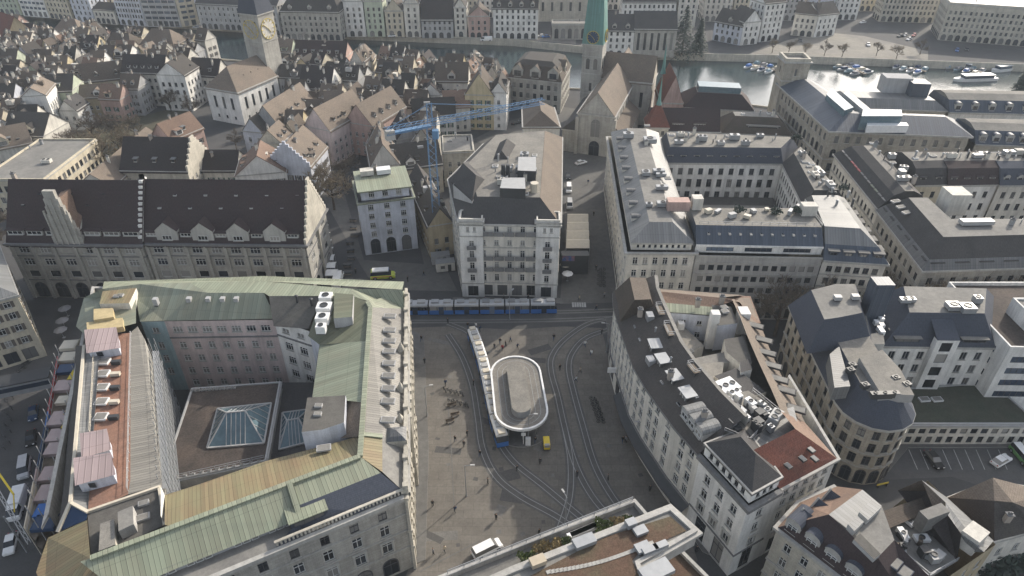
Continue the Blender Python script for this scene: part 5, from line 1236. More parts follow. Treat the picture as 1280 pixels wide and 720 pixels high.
# ================================================================= boulevard block at the right
B = Bld('boulevard_building', 'brown stone boulevard corner house with dark slate mansard and glass skylights', (103, 140), near=True, wall='stoneb')
q = [(93, 128.8), (150, 132), (150, 146), (108, 146), (108, 157), (95.2, 157)]
B.block(q, 0, 16.5, [(.3, 3.6, 2.2, 3.3, 's'), (5.0, 2, 1.25, 2.75, 'd'), (8.6, 2, 1.25, 2.75, 'd'), (12.2, 1.9, 1.25, 2.75, 'd')], 'stone', cor=.7, courses=(4.4, 11.6), skip=())
B.mansard(q, 16.5, [(.9, 18.6), (4.2, 22.4)], ['zincd', 'slate'], 'felt', over=.5)
B.dormers(q[0], q[1], 10, .5, 16.7, 3.0, 1.2, 1.4, 'flat', 'trim', 'slate', 'k', wh=(2.6, .9)); B.dormers(q[5], q[0], 6, .5, 16.7, 1.8, 1.3, 1.4, 'flat', 'trim', 'slate', 'd')
B.unit(108, 139, 22.45, (7.5, 1.8, 1.0), .03, 'metall', 0); B.unit(110, 152, 19, (5, 5, 5.5), 0, 'offwhite', 0, 'roof_housing'); B.clutter(6, [(112, 136), (148, 138), (148, 142), (112, 141)], 22.4, 6)
for k in range(3): x, y, z = at(1120+k*7, 251+k*7, 21); B.skyl(x, y, z-.3, (2.4, 1.3), .3)
B.done()
B = Bld('boulevard_building', 'row house of pale stone along the boulevard with red and green dormer awnings', (97, 175), near=True, wall='stoneb')
q = [(95.3, 157.2), (108, 157.2), (110, 192), (97.5, 192)]
B.block(q, 0, 17, [(.3, 3.6, 2.0, 3, 's'), (5.2, 2, 1.2, 2.5, 'd'), (8.8, 2, 1.2, 2.5, 'd'), (12.6, 1.9, 1.2, 2.5, 'd')], 'offwhite', cor=.6, courses=(4.4, 12), skip=(0,))
B.mansard(q, 17, [(2.8, 20.8), (5.2, 22)], ['slate', 'slate'], 'gravel', over=.4, skip=(0,))
for i in range(13):
    y = 158.6+i*2.55; x = 95.6+(y-157)*.063; c = 'red' if i in (7, 8, 9) else ('copperg' if i in (2, 3) else 'zincd')
    B.dormers((x-.05, y+1), (x, y-1), 1, .8, 17.4, 1.7, 1.6, 2, 'shed', 'trim', c, 'd')
B.clutter(12, [(100, 160), (107, 160), (108, 190), (103, 190)], 22, 21); B.done()
for k, (x0, x1, wl, rf, lb) in enumerate(((112, 121, 'cream', 'slate', 'cream courtyard house with dark roof, leftmost of the row behind the boulevard corner'), (121, 135.5, 'white', 'tile_maroon', 'white courtyard house with maroon roof, middle of the row behind the boulevard corner'), (135.5, 165, 'offwhite', 'slateb', 'pale courtyard house with blue slate roof and round dormers at the right edge'))):
    B = Bld('courtyard_house', lb, ((x0+x1)/2, 178), wall=wl, group=None, near=False)
    q = [(x0, 172), (x1, 172.6), (x1, 188), (x0, 188)]
    B.block(q, 0, 16.5, [(1, 2, 1.2, 2.6, 'd'), (4.8, 2, 1.2, 2.6, 'd'), (8.6, 2, 1.2, 2.6, 'd'), (12.4, 1.9, 1.2, 2.6, 'd')], cor=.4, skip=(1, 3)); B.mansard(q, 16.5, [(2.2, 20.5), (5, 21.5)], [rf, rf], 'gravel', skip=(1, 3))
    B.dormers(q[0], q[1], max(2, int((x1-x0)/3.4)), .6, 17, 1.7, 1.6, 1.8, 'round' if k == 2 else 'shed', 'trim', rf, 'd'); B.clutter(int((x1-x0)*1.1), None, None, 30+k, 1, 'ppuscc'); B.done()
# ================================================================= town hall with the corner tower
B = Bld('town_hall', 'brown stone town hall with zinc roofs and square corner tower by the lake', (115, 225), near=False, wall='stoneb')
K0 = (99.8, 203.6)
q = [K0, (141, 199), (143, 213), (115, 216), (112, 249), (98.4, 250)]
B.block(q, 0, 20, [(1, 3, 1.7, 3.2, 'o'), (6.4, 2.6, 1.5, 3.2, 'd'), (11, 2.8, 1.6, 3.2, 'a'), (16, 2.2, 1.3, 3.2, 'd')], cor=.8, courses=(5.2, 10.2))
B.mansard(q, 20, [(6.2, 23.6)], ['zincb'], 'zinc', over=.7)
for uv, z, m in ((((1033, 118), (1040, 110), (1067, 134), (1056, 138)), 25, 'glasst'), (((1079, 136), (1127, 137), (1128, 145), (1077, 145)), 25, 'glasst'), (((1054, 116), (1060, 113), (1088, 136), (1080, 138)), 24.6, 'metall'), (((1084, 152), (1133, 153), (1136, 157), (1084, 157)), 22.8, 'metalw')):
    p, _ = ccw(XY(z, *uv)); mb = MB(); mb.prism(p, 20.5, z); B.add('skylight', mb, m)
# corner tower
t0 = [(97.8, 246), (106.6, 245.4), (107.2, 254), (98.2, 254.6)]; B.block(t0, 0, 29, [(24, 2.4, .8, 4.4, 'd')], 'stoneb', cor=.6, courses=(22,)); B.flat(t0, 29, 'felt', 1.1, 'stonel', .8)
q = [(115, 232), (150, 228), (150, 241), (115, 245)]; B.block(q, 0, 17.5, [(2, 2.6, 2, 3.6, 'o'), (7, 2.6, 2.2, 3.6, 'o'), (12, 2.8, 2.2, 3.6, 'o')], 'stonel', cor=.5); B.mansard(q, 17.5, [(3, 20)], ['zinc'], 'zinc')
x, y, z = at(1118, 106, 22); B.unit(x, y, 19.5, (9, 6, 5.5), -.1, 'greyw', 0, 'roof_housing'); x, y, z = at(1146, 111, 22); B.unit(x, y, 19, (6, 6, 5.5), -.1, 'zincb', 0, 'roof_housing')
B.done()
for k, (x0, x1, y0, lb) in enumerate(((143.5, 175, 199, 'pale hall wing with ridge roofs and arched dormers, right of the town hall'), (150.2, 195, 227, 'white lakeside wing with low ridge roof behind the arched dormers'))):
    B = Bld('hall_wing', lb, ((x0+x1)/2, y0+7), wall='stonel' if k == 0 else 'white'); q = [(x0, y0), (x1, y0-3), (x1, y0+13), (x0, y0+15)]
    B.block(q, 0, 17.5, [(1, 2.8, 1.5, 3, 'd'), (6, 2.6, 1.5, 3, 'd'), (11.4, 2.6, 1.5, 3, 'd')], cor=.6, skip=(3,)); B.mansard(q, 17.5, [(2.4, 21), (6, 22.2)], ['zincb', 'gravel'], 'gravel', skip=(3,))
    B.dormers(q[0], q[1], 8, .4, 17.8, 2.2, 2.1, 2.4, 'round', 'trim', 'zincb', 'd'); B.done()
# ================================================================= the minster
B = Bld('minster_church', 'grey stone minster church with a tan nave roof and slender green copper spire', (34, 250), cat='church', near=False, wall='stone')
ax = Vector((.31, .951)); pp = Vector((.951, -.31)); F0 = Vector((29.5, 230.5))
def cp(a, p): v = F0+ax*a+pp*p; return (v.x, v.y)
q = [cp(0, -6.6), cp(0, 6.6), cp(36, 6.6), cp(36, -6.6)]
mb = MB(); B.block(q, 0, 15.2, [(6, 7, 1.5, 5.2, 'd', 4)], rowmap={0: None}, cor=.4, skip=()); B.gable(q, 15.2, 8, 'tile_tan', ax=1, over=.4)
B.wins.append(((*cp(-.05, 0), 7.0), atan2(pp.y, pp.x), 3.4, 6.6, 'at')); B.wins.append(((*cp(-.05, 0), 0), atan2(pp.y, pp.x), 3.6, 5.4, 'a'))
for s in (-1, 1):
    mb = MB(); mb.prism([cp(-.8, s*6.6-.6), cp(-.8, s*6.6+.6), cp(1, s*6.6+.6), cp(1, s*6.6-.6)], 0, 14); B.add('buttress', mb, 'stone')
aq = [cp(.5, -12), cp(.5, -6.6), cp(34, -6.6), cp(34, -12)]; B.block(aq, 0, 8.5, None, cor=.3); mb = MB(); mb.quad((*cp(.2, -12.4), 8.5), (*cp(.2, -6.5), 13.5), (*cp(34, -6.5), 13.5), (*cp(34, -12.4), 8.5)); mb.poly([(*cp(.2, -12.4), 8.5), (*cp(.2, -6.6), 8.5), (*cp(.2, -6.6), 13.5)]); B.add('aisle_roof', mb, 'slate')
aq = [cp(.5, 6.6), cp(.5, 11), cp(30, 11), cp(30, 6.6)]; B.block(aq, 0, 7.5, [(2.5, 3.5, 1.1, 4.5, 'd')], cor=.3); mb = MB(); mb.quad((*cp(.2, 6.5), 11.5), (*cp(.2, 11.4), 7.5), (*cp(30, 11.4), 7.5), (*cp(30, 6.5), 11.5)); mb.poly([(*cp(.2, 6.6), 7.5), (*cp(.2, 11.4), 7.5), (*cp(.2, 6.6), 11.5)]); B.add('aisle_roof', mb, 'tile_tan')
q = [cp(35, -9), cp(35, 14), cp(49, 14), cp(49, -9)]; B.block(q, 0, 17, [(7, 6, 1.2, 4.5, 'd')], cor=.4); B.gable(q, 17, 8.5, 'tile_tan', ax=0, wall='stonel'); 
q = [cp(49, -5), cp(49, 5), cp(60, 5), cp(60, -5)]; B.block(q, 0, 16, None, cor=.3); B.gable(q, 16, 7, 'tile_tan', ax=1)
t0 = [cp(33.5, -13.5), cp(33.5, -5.8), cp(41.2, -5.8), cp(41.2, -13.5)]
B.block(t0, 0, 30, [(20.5, 4, 1.3, 2.9, 'a'), (12, 3.2, 1, 3.5, 'd')], 'stone', cor=.4, courses=(11, 18.6, 25.2)); c0 = lerp(t0[0], t0[2], .5)
mb = MB(); sq = offset(ccw(t0)[0], .3)
g = []
for i in range(4):
    a, b = sq[i], sq[(i+1) % 4]; m = lerp(a, b, .5); m = lerp(m, c0, .02)
    mb.poly([(*a, 30), (*b, 30), (*m, 36.5)], 0); A_ = lerp(a, c0, .26); B_ = lerp(b, c0, .26)
    mb.poly([(*a, 30), (*m, 36.5), (*A_, 45)], 0); mb.poly([(*m, 36.5), (*b, 30), (*B_, 45)], 0); mb.poly([(*m, 36.5), (*B_, 45), (*A_, 45)], 0)
    mb.poly([(*A_, 45), (*B_, 45), (*c0, 88)], 0)
B.add('spire', mb, 'coppert')
def clock(Bd, c, out, r_, z, face='navy', num='yellow_p', off=.12):
    o = Vector(out).normalized(); t = Vector((-o.y, o.x)); mb = MB(); C0 = Vector((c[0]+o.x*off, c[1]+o.y*off, z))
    P = lambda a, rr, dd=0: tuple(C0+Vector((t.x, t.y, 0))*rr*sin(a)+Vector((0, 0, rr*cos(a)))+Vector((o.x, o.y, 0))*dd)
    mb.poly([P(-2*pi*i/28, r_) for i in range(28)], 0)
    for k in range(12): a = 2*pi*k/12; mb.bar(P(a, r_*.72, .08), P(a, r_*.94, .08), r_*.09, .06, 1)
    for i in range(28): mb.bar(P(2*pi*i/28, r_, .05), P(2*pi*(i+1)/28, r_, .05), .16, .12, 1)
    mb.bar(P(-.9, 0, .12), P(-.9, r_*.85, .12), r_*.07, .05, 1); mb.bar(P(2.5, 0, .12), P(2.5, r_*.55, .12), r_*.09, .05, 1)
    Bd.add('clock_face', mb, [face, num])
clock(B, lerp(t0[0], t0[1], .5), (-ax.x, -ax.y), 2.3, 32.6, 'navy', 'yellow_p', .42); clock(B, lerp(t0[1], t0[2], .5), (pp.x, pp.y), 2.3, 32.6, 'navy', 'yellow_p', .42)
B.done()
# abbey house with red roofs
B = Bld('abbey_house', 'red roofed abbey house with a pointed turret roof beside the minster', (66, 232), wall='stonel')
q = [(47.5, 226), (72, 225), (72.6, 236), (48.5, 237)]
B.block(q, 0, 11, [(1, 2, 1.4, 3, 'd'), (4.6, 2, 1.4, 3, 'd'), (8, 1.7, 1.4, 3, 'd')], 'stonel', cor=.4); B.gable(q, 11, 6.5, 'tile_maroon', ax=0); B.dormers(q[0], q[1], 2, 1.6, 12, 4.2, 1.4, 2.4, 'flat', 'trim', 'tile_maroon', 'k', xs=[.42, .72])
t0 = [(46.5, 224.5), (54, 224.2), (54.4, 232), (47, 232.2)]; B.block(t0, 0, 13, [(10, 1.6, 1.1, 1.9, 'd'), (5, 1.8, 1.1, 2.2, 'd')], 'stonel', cor=.3)
c = lerp(t0[0], t0[2], .5); mb = MB(); sq = offset(ccw(t0)[0], .4)
for i in range(4): mb.poly([(*sq[i], 13), (*sq[(i+1) % 4], 13), (*c, 21)])
B.add('turret_roof', mb, 'tile_red'); mb = MB(); mb.lathe((*c, 19.5), [(1.0, 0), (.6, 1.5), (.35, 5), (.06, 10)], 8); B.add('turret_spire', mb, 'coppert')
B.done()
B = Bld('abbey_hall', 'long dark brown roofed abbey hall with light ledge, right of the red roofs', (84, 232), wall='stone')
q = [(72.8, 224.5), (96, 221.5), (97, 236), (73.6, 237)]; B.block(q, 0, 11, [(1, 2, 1.3, 2.8, 'd'), (4.6, 2, 1.3, 2.8, 'd'), (8, 1.7, 1.3, 2.8, 'd')], cor=.4); B.mansard(q, 11, [(4.4, 15.6)], ['tile_brown'], 'felt'); B.dormers(q[0], q[1], 1, 1.6, 12, 11, 1.4, 2.2, 'flat', 'metald', 'felt', 'x', xs=[.58], wh=(10, 1)); B.clutter(5, None, None, 12); B.done()
B = Bld('abbey_church_wing', 'steep pink gable house with red roof and a long glazed ridge, by the water', (70, 256), wall='rose')
q = [(56, 249), (64, 248.5), (65, 266), (57, 266.5)]; B.block(q, 0, 13, None, 'rose', cor=.2); B.gable(q, 13, 10, 'tile_red', ax=1)
q = [(65, 250), (90, 246), (92, 262), (67, 266)]; B.block(q, 0, 11, [(3, 2, 1.2, 3, 'd'), (7, 2, 1.2, 3, 'd')], 'stonel', cor=.3); B.mansard(q, 11, [(4.5, 15.4)], ['tile_maroon'], 'felt')
q = offset(ccw(B.top)[0], -.4); mb = MB(); mb.prism(q, 15.4, 17.6); B.add('glass_roof', mb, 'glasst')
mb = MB(); mb.lathe((58, 262, 20), [(1.1, 0), (.7, 2), (.4, 6), (.05, 11)], 8); B.add('turret_spire', mb, 'coppert'); B.done()
# ================================================================= clock tower church
B = Bld('parish_church', 'white parish church with tan roof and a stout tower with a huge clock dial', (-105, 275), cat='church', wall='white')
ax = Vector((.40, .917)); pp = Vector((.917, -.40)); F0 = Vector((-113.6, 262.6))
q = [cp(0, -8.2), cp(0, 8.2), cp(23, 8.2), cp(23, -8.2)]
B.block(q, 0, 13.4, [(2, 1.2, 1, 3.4, 'd', 1.5), (6, 4.6, 1.3, 3.4, 'd', 1.5)], 'white', cor=.5); B.gable(q, 13.4, 7.6, 'tile_tan', ax=1, hip=(5.5, 0)); rf = B.roof
B.gable
for k in range(3): x, y = cp(9+k*4.2, 4.4); B.dormers(cp(9+k*4.2-.6, 4.2), cp(9+k*4.2+.6, 4.2), 1, 0, 16.3, .9, .6, 1.8, 'gable', 'framed', 'tile_brown', None)
t0 = [cp(22.5, -4.6), cp(22.5, 4.6), cp(31.7, 4.6), cp(31.7, -4.6)]
B.block(t0, 0, 37, [(29, 2.2, .9, 3, 'd')], 'stone', cor=.4, courses=(26,), rowmap={0: [(27.5, 2.4, .9, 4, 'a'), (32.6, 1.6, .8, 2.4, 'd')]}); c0 = lerp(t0[0], t0[2], .5)
mb = MB(); sq = offset(ccw(t0)[0], .4)
for i in range(4):
    a, b = sq[i], sq[(i+1) % 4]; m = lerp(a, b, .5); A_ = lerp(a, c0, .5); B_ = lerp(b, c0, .5)
    mb.poly([(*a, 37), (*b, 37), (*B_, 48), (*A_, 48)]); mb.poly([(*A_, 48), (*B_, 48), (*c0, 66)])
B.add('spire', mb, 'slateb')
clock(B, lerp(t0[1], t0[2], .5), (pp.x, pp.y), 3.9, 30.8, 'offwhite', 'yellow_p'); clock(B, lerp(t0[0], t0[1], .5), (-ax.x, -ax.y), 3.6, 31, 'stone', 'yellow_p'); B.done()
# ================================================================= old town houses
FP = []      # footprints: centre and half size
rt = random.Random(21)
WALLN = dict(white='white', offwhite='off white', cream='cream', yellow='yellow', greyw='grey', bluew='pale blue', rose='rose', ochre='ochre', green_w='pale green', stonel='sandstone', pink='pink')
ROOFN = dict(tile_brown='brown', tile_tan='tan', tile_grey='grey brown', tile_terra='terracotta', tile_dark='dark', tile_maroon='maroon', slate='slate', tile_red='red', felt='flat grey', copper='pale green')
def rect(c, w, d, ang):
    ca, sa = cos(ang), sin(ang); return [(c[0]+x*ca-y*sa, c[1]+x*sa+y*ca) for x, y in ((-w/2, -d/2), (w/2, -d/2), (w/2, d/2), (-w/2, d/2))]
def house(c, w, d, ang, eave, rh, roof, wall, ax, label, group=None, hip=(0, 0), nd=None, nc=None, st=None, cat='house', rows=None, side=True):
    a = radians(ang); q = rect(c, w, d, a); B = Bld('town_house', label, c, cat, group, False, wall)
    st = st or rt.choice(['c', 'c', 'hg', 'h', 'd']); bay = rt.choice([2.3, 2.6, 2.9]); nf = max(1, int((eave-1.2)/3.1))
    rr = rows or [(1.0+3.05*k, rt.choice([1.5, 1.7]), 1.1, bay, st) for k in range(nf)]
    B.block(q, 0, eave, rr, wall, cor=.25, ch=.25, margin=.6)
    if roof == 'felt' or roof == 'copper': B.flat(q, eave, roof, .5); B.clutter(3, None, None, int(w*10))
    else:
        B.gable(q, eave, rh, roof, ax=ax, hip=hip, over=.45)
        W2 = (d if ax == 0 else w)/2; nd = rt.choice([1, 2, 2, 3]) if nd is None else nd
        e = B.eave
        for k in (0, 2):
            p0, p1 = e[k], e[k+1]
            if nd and hypot(p1[0]-p0[0], p1[1]-p0[1]) > 4:
                z = eave+rh*.25; B.dormers(p0, p1, min(nd, int(hypot(p1[0]-p0[0], p1[1]-p0[1])/2.6)), W2*.25, z, 1.3, 1.1, 1.6, rt.choice(['shed', 'gable', 'flat']), rt.choice([wall, 'trim', 'white', 'wood']), rt.choice([roof, roof, 'zinc']), 'd', m=.08)
        for k in range(rt.choice([1, 2, 2, 3]) if nc is None else nc):
            t = rt.uniform(.15, .85); s = rt.uniform(-.35, .35); r0, r1 = B.ridge; x, y, z = lerp(r0, r1, t); n = Vector((r1[1]-r0[1], r0[0]-r1[0])).normalized(); B.chimney(x+n.x*s*W2, y+n.y*s*W2, z-abs(s)*rh-.6, rt.uniform(1.5, 2.4), rt.uniform(.7, 1.1), .6, rt.uniform(0, 3), rt.choice(['brick', 'chw', 'chw']))
        if rt.random() < .4:      # a cross gable or a roof terrace box
            p0, p1 = e[0], e[1]
            B.dormers(p0, p1, 1, W2*.12, eave+rh*.08, rt.uniform(2.4, 3.4), rt.uniform(1.4, 2.0), 3.0, rt.choice(['gable', 'gable', 'flat']), rt.choice(['white', 'cream', wall, 'trim']), roof, 'd', xs=[rt.uniform(.25, .75)])
        if rt.random() < .35: x, y = lerp(lerp(e[0], e[1], rt.uniform(.2, .8)), lerp(e[3], e[2], .5), rt.uniform(.3, .6)); B.unit(x, y, eave+rh*.55, (rt.uniform(1.4, 2.6), rt.uniform(1.2, 2), rt.uniform(.9, 1.8)), a, rt.choice(['offwhite', 'chw', 'metall', 'wood']), 0, 'roof_housing')
        if rt.random() < .5:
            for k in range(rt.choice([1, 2])):
                x, y = lerp(e[0], e[1], rt.uniform(.2, .8)); m_ = lerp(e[0], e[3], .5); f = .3; dx, dy = (e[3][0]-e[0][0])*.5*f, (e[3][1]-e[0][1])*.5*f
                B.skyl(x+dx, y+dy, eave+rh*f-.15, (.9, .7), a, 'roof_hatch', 'metald')
    B.done(); FP.append((c, max(w, d)/2, min(w, d)/2)); return B
def hu(u, v, w, d, ang, eave, rh, roof, wall, ax, label, **k): return house(xy(u, v, eave), w, d, ang, eave, rh, roof, wall, ax, label, **k)
def stepgable(B, a, b, z, h, mat, n=8, drop=0):
    mb = MB(); rz = atan2(b[1]-a[1], b[0]-a[0]); L = hypot(b[0]-a[0], b[1]-a[1])
    for i in range(n):
        k = (i+.5)/n; zt = z+h*(1-abs(2*k-1))+1.0; c = lerp(a, b, k); mb.box((c[0], c[1], z-.3), (L/n, .55, zt-z+.3), rz)
    o = B.add('stepped_gable', mb, mat)
# --- houses that stand out, traced one by one ---
Bq = hu(206, 201, 21, 15, -2, 11.5, 8, 'tile_dark', 'stonel', 0, 'big house with dark maroon roof and white stepped gable just behind the long civic building', nd=3)
e_ = Bq.eave; stepgable(Bq, e_[1], e_[2], 11.5, 8, 'stonel', 12)
hu(222, 164, 13, 10, 62, 12, 5, 'tile_terra', 'rose', 0, 'cross wing with striped terracotta roof behind the dark stepped gable house', nd=1)
house((-148.5, 200), 19, 31, 0, 12, 0, 'felt', 'cream', 0, 'large cream flat roofed house with yellow side behind the far left civic building', nc=0, rows=[(1, 1.8, 1.5, 2.4, 'd'), (4.5, 1.8, 1.5, 2.4, 'd'), (8, 2.0, 1.6, 2.4, 'd')])
house((-124.6, 203), 11, 37, 0, 10, 4.2, 'tile_tan', 'offwhite', 1, 'long tan roofed house pointing away from us, left of the dark stepped gable house', nd=0)
hu(281, 205, 11, 10, 0, 8, 5, 'tile_dark', 'offwhite', 0, 'low dark roofed house right of the dark stepped gable house', nd=0)
hu(328, 207, 15, 12, 12, 11, 6, 'tile_terra', 'white', 1, 'white gabled house with broad terracotta roof behind the pale gabled dormers', nd=2)
Bq = hu(372, 194, 14, 16, -6, 12, 7, 'tile_tan', 'bluew', 1, 'pale blue house with toothed stepped gable facing the square, left of the bare tree', nd=3, nc=2)
e_ = Bq.eave; stepgable(Bq, e_[3], e_[0], 12, 7, 'bluew', 15)
hu(357, 140, 10, 26, -14, 12, 7, 'tile_tan', 'greyw', 1, 'long house with tan south slope and three dormers below the church nave', nd=4)
hu(335, 152, 8, 20, -14, 11, 5, 'tile_grey', 'bluew', 1, 'narrow blue grey house left of the long tan slope below the church', nd=2)
hu(420, 147, 11, 22, -24, 13, 7, 'tile_tan', 'pink', 1, 'pink gabled house with tan roof climbing the lane right of the church', nd=3)
hu(470, 142, 12, 22, -24, 12, 7, 'tile_tan', 'rose', 1, 'rose house with tan dormered roof across the lane from the pink gabled house', nd=4)
hu(478, 193, 9, 17, 14, 12, 7, 'tile_tan', 'offwhite', 1, 'narrow house with one dark and one tan slope beside the bare tree top', nd=2)
hu(519, 199, 15, 12, 18, 10, 6, 'tile_grey', 'stonel', 0, 'dark roofed house with one big white gabled dormer left of the crane mast', nd=1)
hu(401, 104, 13, 14, -8, 12, 7, 'tile_dark', 'white', 0, 'white house with dark roof and bright sunlit right gable above the lane', nd=2)
hu(371, 92, 12, 11, -4, 12, 4, 'tile_grey', 'greyw', 0, 'grey house with plain dark roof close right of the church tower foot', nd=1)
hu(401, 67, 27, 12, -7, 11, 6, 'tile_maroon', 'rose', 0, 'long maroon roofed house with a band of dormers near the river', nd=6)
hu(455, 72, 9, 10, 0, 11, 5, 'tile_tan', 'cream', 1, 'cream gabled house at the right end of the long maroon roof')
hu(566, 96, 13, 11, -2, 15, 6, 'tile_brown', 'offwhite', 0, 'tall off white house with brown roof and single pale roof gable near the river', nd=1)
hu(601, 112, 11, 12, -4, 14, 8, 'tile_brown', 'yellow', 1, 'yellow house with pointed gable and arched ground floor on the church square', nd=1, st='hg')
hu(625, 108, 6, 14, -4, 15, 4, 'tile_grey', 'white', 1, 'narrow white house squeezed right of the yellow gabled house', nd=0)
hu(542, 138, 16, 11, 8, 9, 5, 'tile_grey', 'white', 0, 'white house with sweeping dark roof left of the yellow gabled house', nd=1)
hu(570, 128, 10, 10, 8, 10, 5, 'tile_terra', 'offwhite', 0, 'small house with terracotta roof wedged before the yellow gabled house', nd=0)
hu(507, 165, 9, 12, 20, 10, 6, 'tile_dark', 'greyw', 1, 'grey house with steep dark gable just above the crane counter jib')
hu(572, 180, 10, 14, 6, 12, 0, 'felt', 'stonel', 0, 'flat roofed stone house with stacked pale balconies right of the crane mast', nc=0)
hu(536, 250, 7, 30, 18, 10, 5, 'tile_grey', 'ochre', 1, 'long ochre house along the alley between guild house and crane', nd=3)
hu(186, 86, 18, 11, -4, 14, 6, 'tile_dark', 'offwhite', 0, 'large white fronted house with dark roof and a row of five dormers, upper left', nd=5, st='d')
hu(222, 88, 12, 12, -6, 15, 5, 'tile_grey', 'white', 1, 'white gabled house with pink side wall right of the five dormer roof', nd=0, st='d')
hu(262, 90, 13, 10, -10, 11, 6, 'tile_dark', 'offwhite', 0, 'pair width house with slate dark roof left of the church nave', nd=2)
hu(205, 52, 17, 14, -6, 12, 6, 'tile_tan', 'cream', 0, 'broad tan hipped roof by the river, left of the church tower', hip=(4, 4), nd=0)
hu(155, 54, 14, 12, -8, 12, 5, 'tile_brown', 'offwhite', 0, 'broad brown hipped roof left of the broad tan one by the river', hip=(3, 3), nd=0)
hu(90, 36, 14, 12, 0, 12, 5, 'tile_tan', 'white', 0, 'tan hipped roof house at the water edge, upper left', hip=(4, 4), nd=0)
hu(14, 40, 24, 13, -38, 14, 9, 'tile_red', 'ochre', 0, 'red roofed hall with a glowing sandstone gable in the upper left corner', nd=0, nc=0)
hu(48, 112, 8, 14, 16, 16, 3, 'tile_tan', 'white', 1, 'tall narrow white house with sunlit side at the left of the old town', nd=0)
hu(80, 108, 10, 12, 8, 13, 5, 'tile_grey', 'green_w', 0, 'pale green walled house right of the tall narrow white one', nd=1)
hu(135, 95, 18, 10, 22, 11, 6, 'tile_brown', 'cream', 0, 'long brown roof with sunlit cream front, set on the diagonal above the bare trees', nd=2)
hu(122, 117, 13, 9, 10, 9, 4, 'tile_tan', 'ochre', 0, 'low tan roofed house at the upper edge of the bare tree park', nd=0)
hu(45, 160, 15, 14, -6, 10, 6, 'tile_grey', 'offwhite', 0, 'broad dark roofed house with cream right gable at the left edge of the park', nd=0)
hu(92, 133, 7, 9, 0, 8, 4, 'slate', 'white', 1, 'little white gabled house at the left rim of the bare tree park', nd=0)
hu(12, 175, 12, 14, 35, 10, 5, 'tile_tan', 'offwhite', 0, 'tan roofed house cut by the left edge below the dark roofed one', nd=1)
hu(5, 120, 12, 12, 5, 12, 5, 'tile_grey', 'bluew', 0, 'pale blue house cut by the left edge beside a brown roof', nd=2)
hu(10, 96, 12, 10, -8, 12, 5, 'tile_dark', 'greyw', 0, 'grey house with dark roof and pale dormers near the left edge', nd=2)
# guild palace on the church square
B = Bld('guild_palace', 'grey guild palace with mansard roofs and three gables on the church square', xy(667, 110, 12), wall='stone')
q = XY(13, (636, 96), (702, 103), (713, 82), (652, 78)); B.block(q, 0, 13, [(1, 2.4, 1.4, 2.9, 'd'), (5, 2.2, 1.4, 2.9, 'd'), (9, 2, 1.4, 2.9, 'd')], cor=.4); B.mansard(q, 13, [(2.2, 18), (5, 19.4)], ['tile_brown', 'tile_grey'], 'tile_grey')
pq, em = ccw(q); i0 = em.index(0); B.dormers(pq[i0], pq[(i0+1) % 4], 3, .2, 13, 4.5, 3.6, 5, 'gable', 'stone', 'tile_brown', 'd'); i1 = em.index(1); B.dormers(pq[i1], pq[(i1+1) % 4], 1, .2, 13, 5, 3.6, 5, 'gable', 'stonel', 'tile_tan', 'd'); B.done(); FP.append((xy(672, 90, 13), 14, 12))
# --- the rows between them ---
def gp(*uv): return [xy(u, v, 0) for u, v in uv]
EXC = [gp((585, 182), (640, 135), (735, 125), (735, 200), (700, 380), (560, 380)), gp((55, 245), (55, 172), (110, 150), (190, 146), (225, 165), (200, 245)), gp((200, 240), (205, 140), (235, 110), (300, 60), (350, 85), (385, 130), (345, 225)), gp((700, 180), (775, 180), (785, 385), (700, 385)),
       gp((380, 262), (385, 190), (455, 188), (450, 262)), gp((425, 205), (440, 170), (480, 100), (488, 102), (452, 170), (445, 205)), gp((-80, 380), (-80, 222), (415, 222), (415, 380)), gp((415, 370), (415, 240), (590, 240), (590, 370)), gp((545, 190), (600, 150), (640, 170), (600, 260), (545, 260)), gp((585, 215), (720, 215), (720, 380), (585, 380)), gp((640, 230), (700, 60), (1000, 60), (1000, 230)), gp((630, 140), (640, 95), (720, 95), (720, 140))]
def bank_y(x, L):
    for a, b in zip(L, L[1:]):
        if a[0] <= x <= b[0]: return a[1]+(b[1]-a[1])*(x-a[0])/(b[0]-a[0])
    return 300
ORD = ['first', 'second', 'third', 'fourth', 'fifth', 'sixth', 'seventh', 'eighth', 'ninth', 'tenth', 'eleventh', 'twelfth', 'thirteenth', 'fourteenth', 'fifteenth', 'sixteenth', 'seventeenth', 'eighteenth', 'nineteenth', 'twentieth']
ROWN = ['waterfront row', 'row behind the waterfront', 'third row from the river', 'fourth row from the river', 'fifth row from the river', 'sixth row from the river', 'seventh row from the river', 'eighth row from the river', 'ninth row from the river', 'tenth row from the river', 'eleventh row from the river', 'twelfth row from the river', 'thirteenth row from the river', 'fourteenth row from the river', 'fifteenth row from the river']
ROWN = [q.replace('the river', 'river') for q in ROWN]; ORD += ['twenty '+q for q in ORD[:9]]+['thirtieth']+['thirty '+q for q in ORD[:9]]
rows_ = []
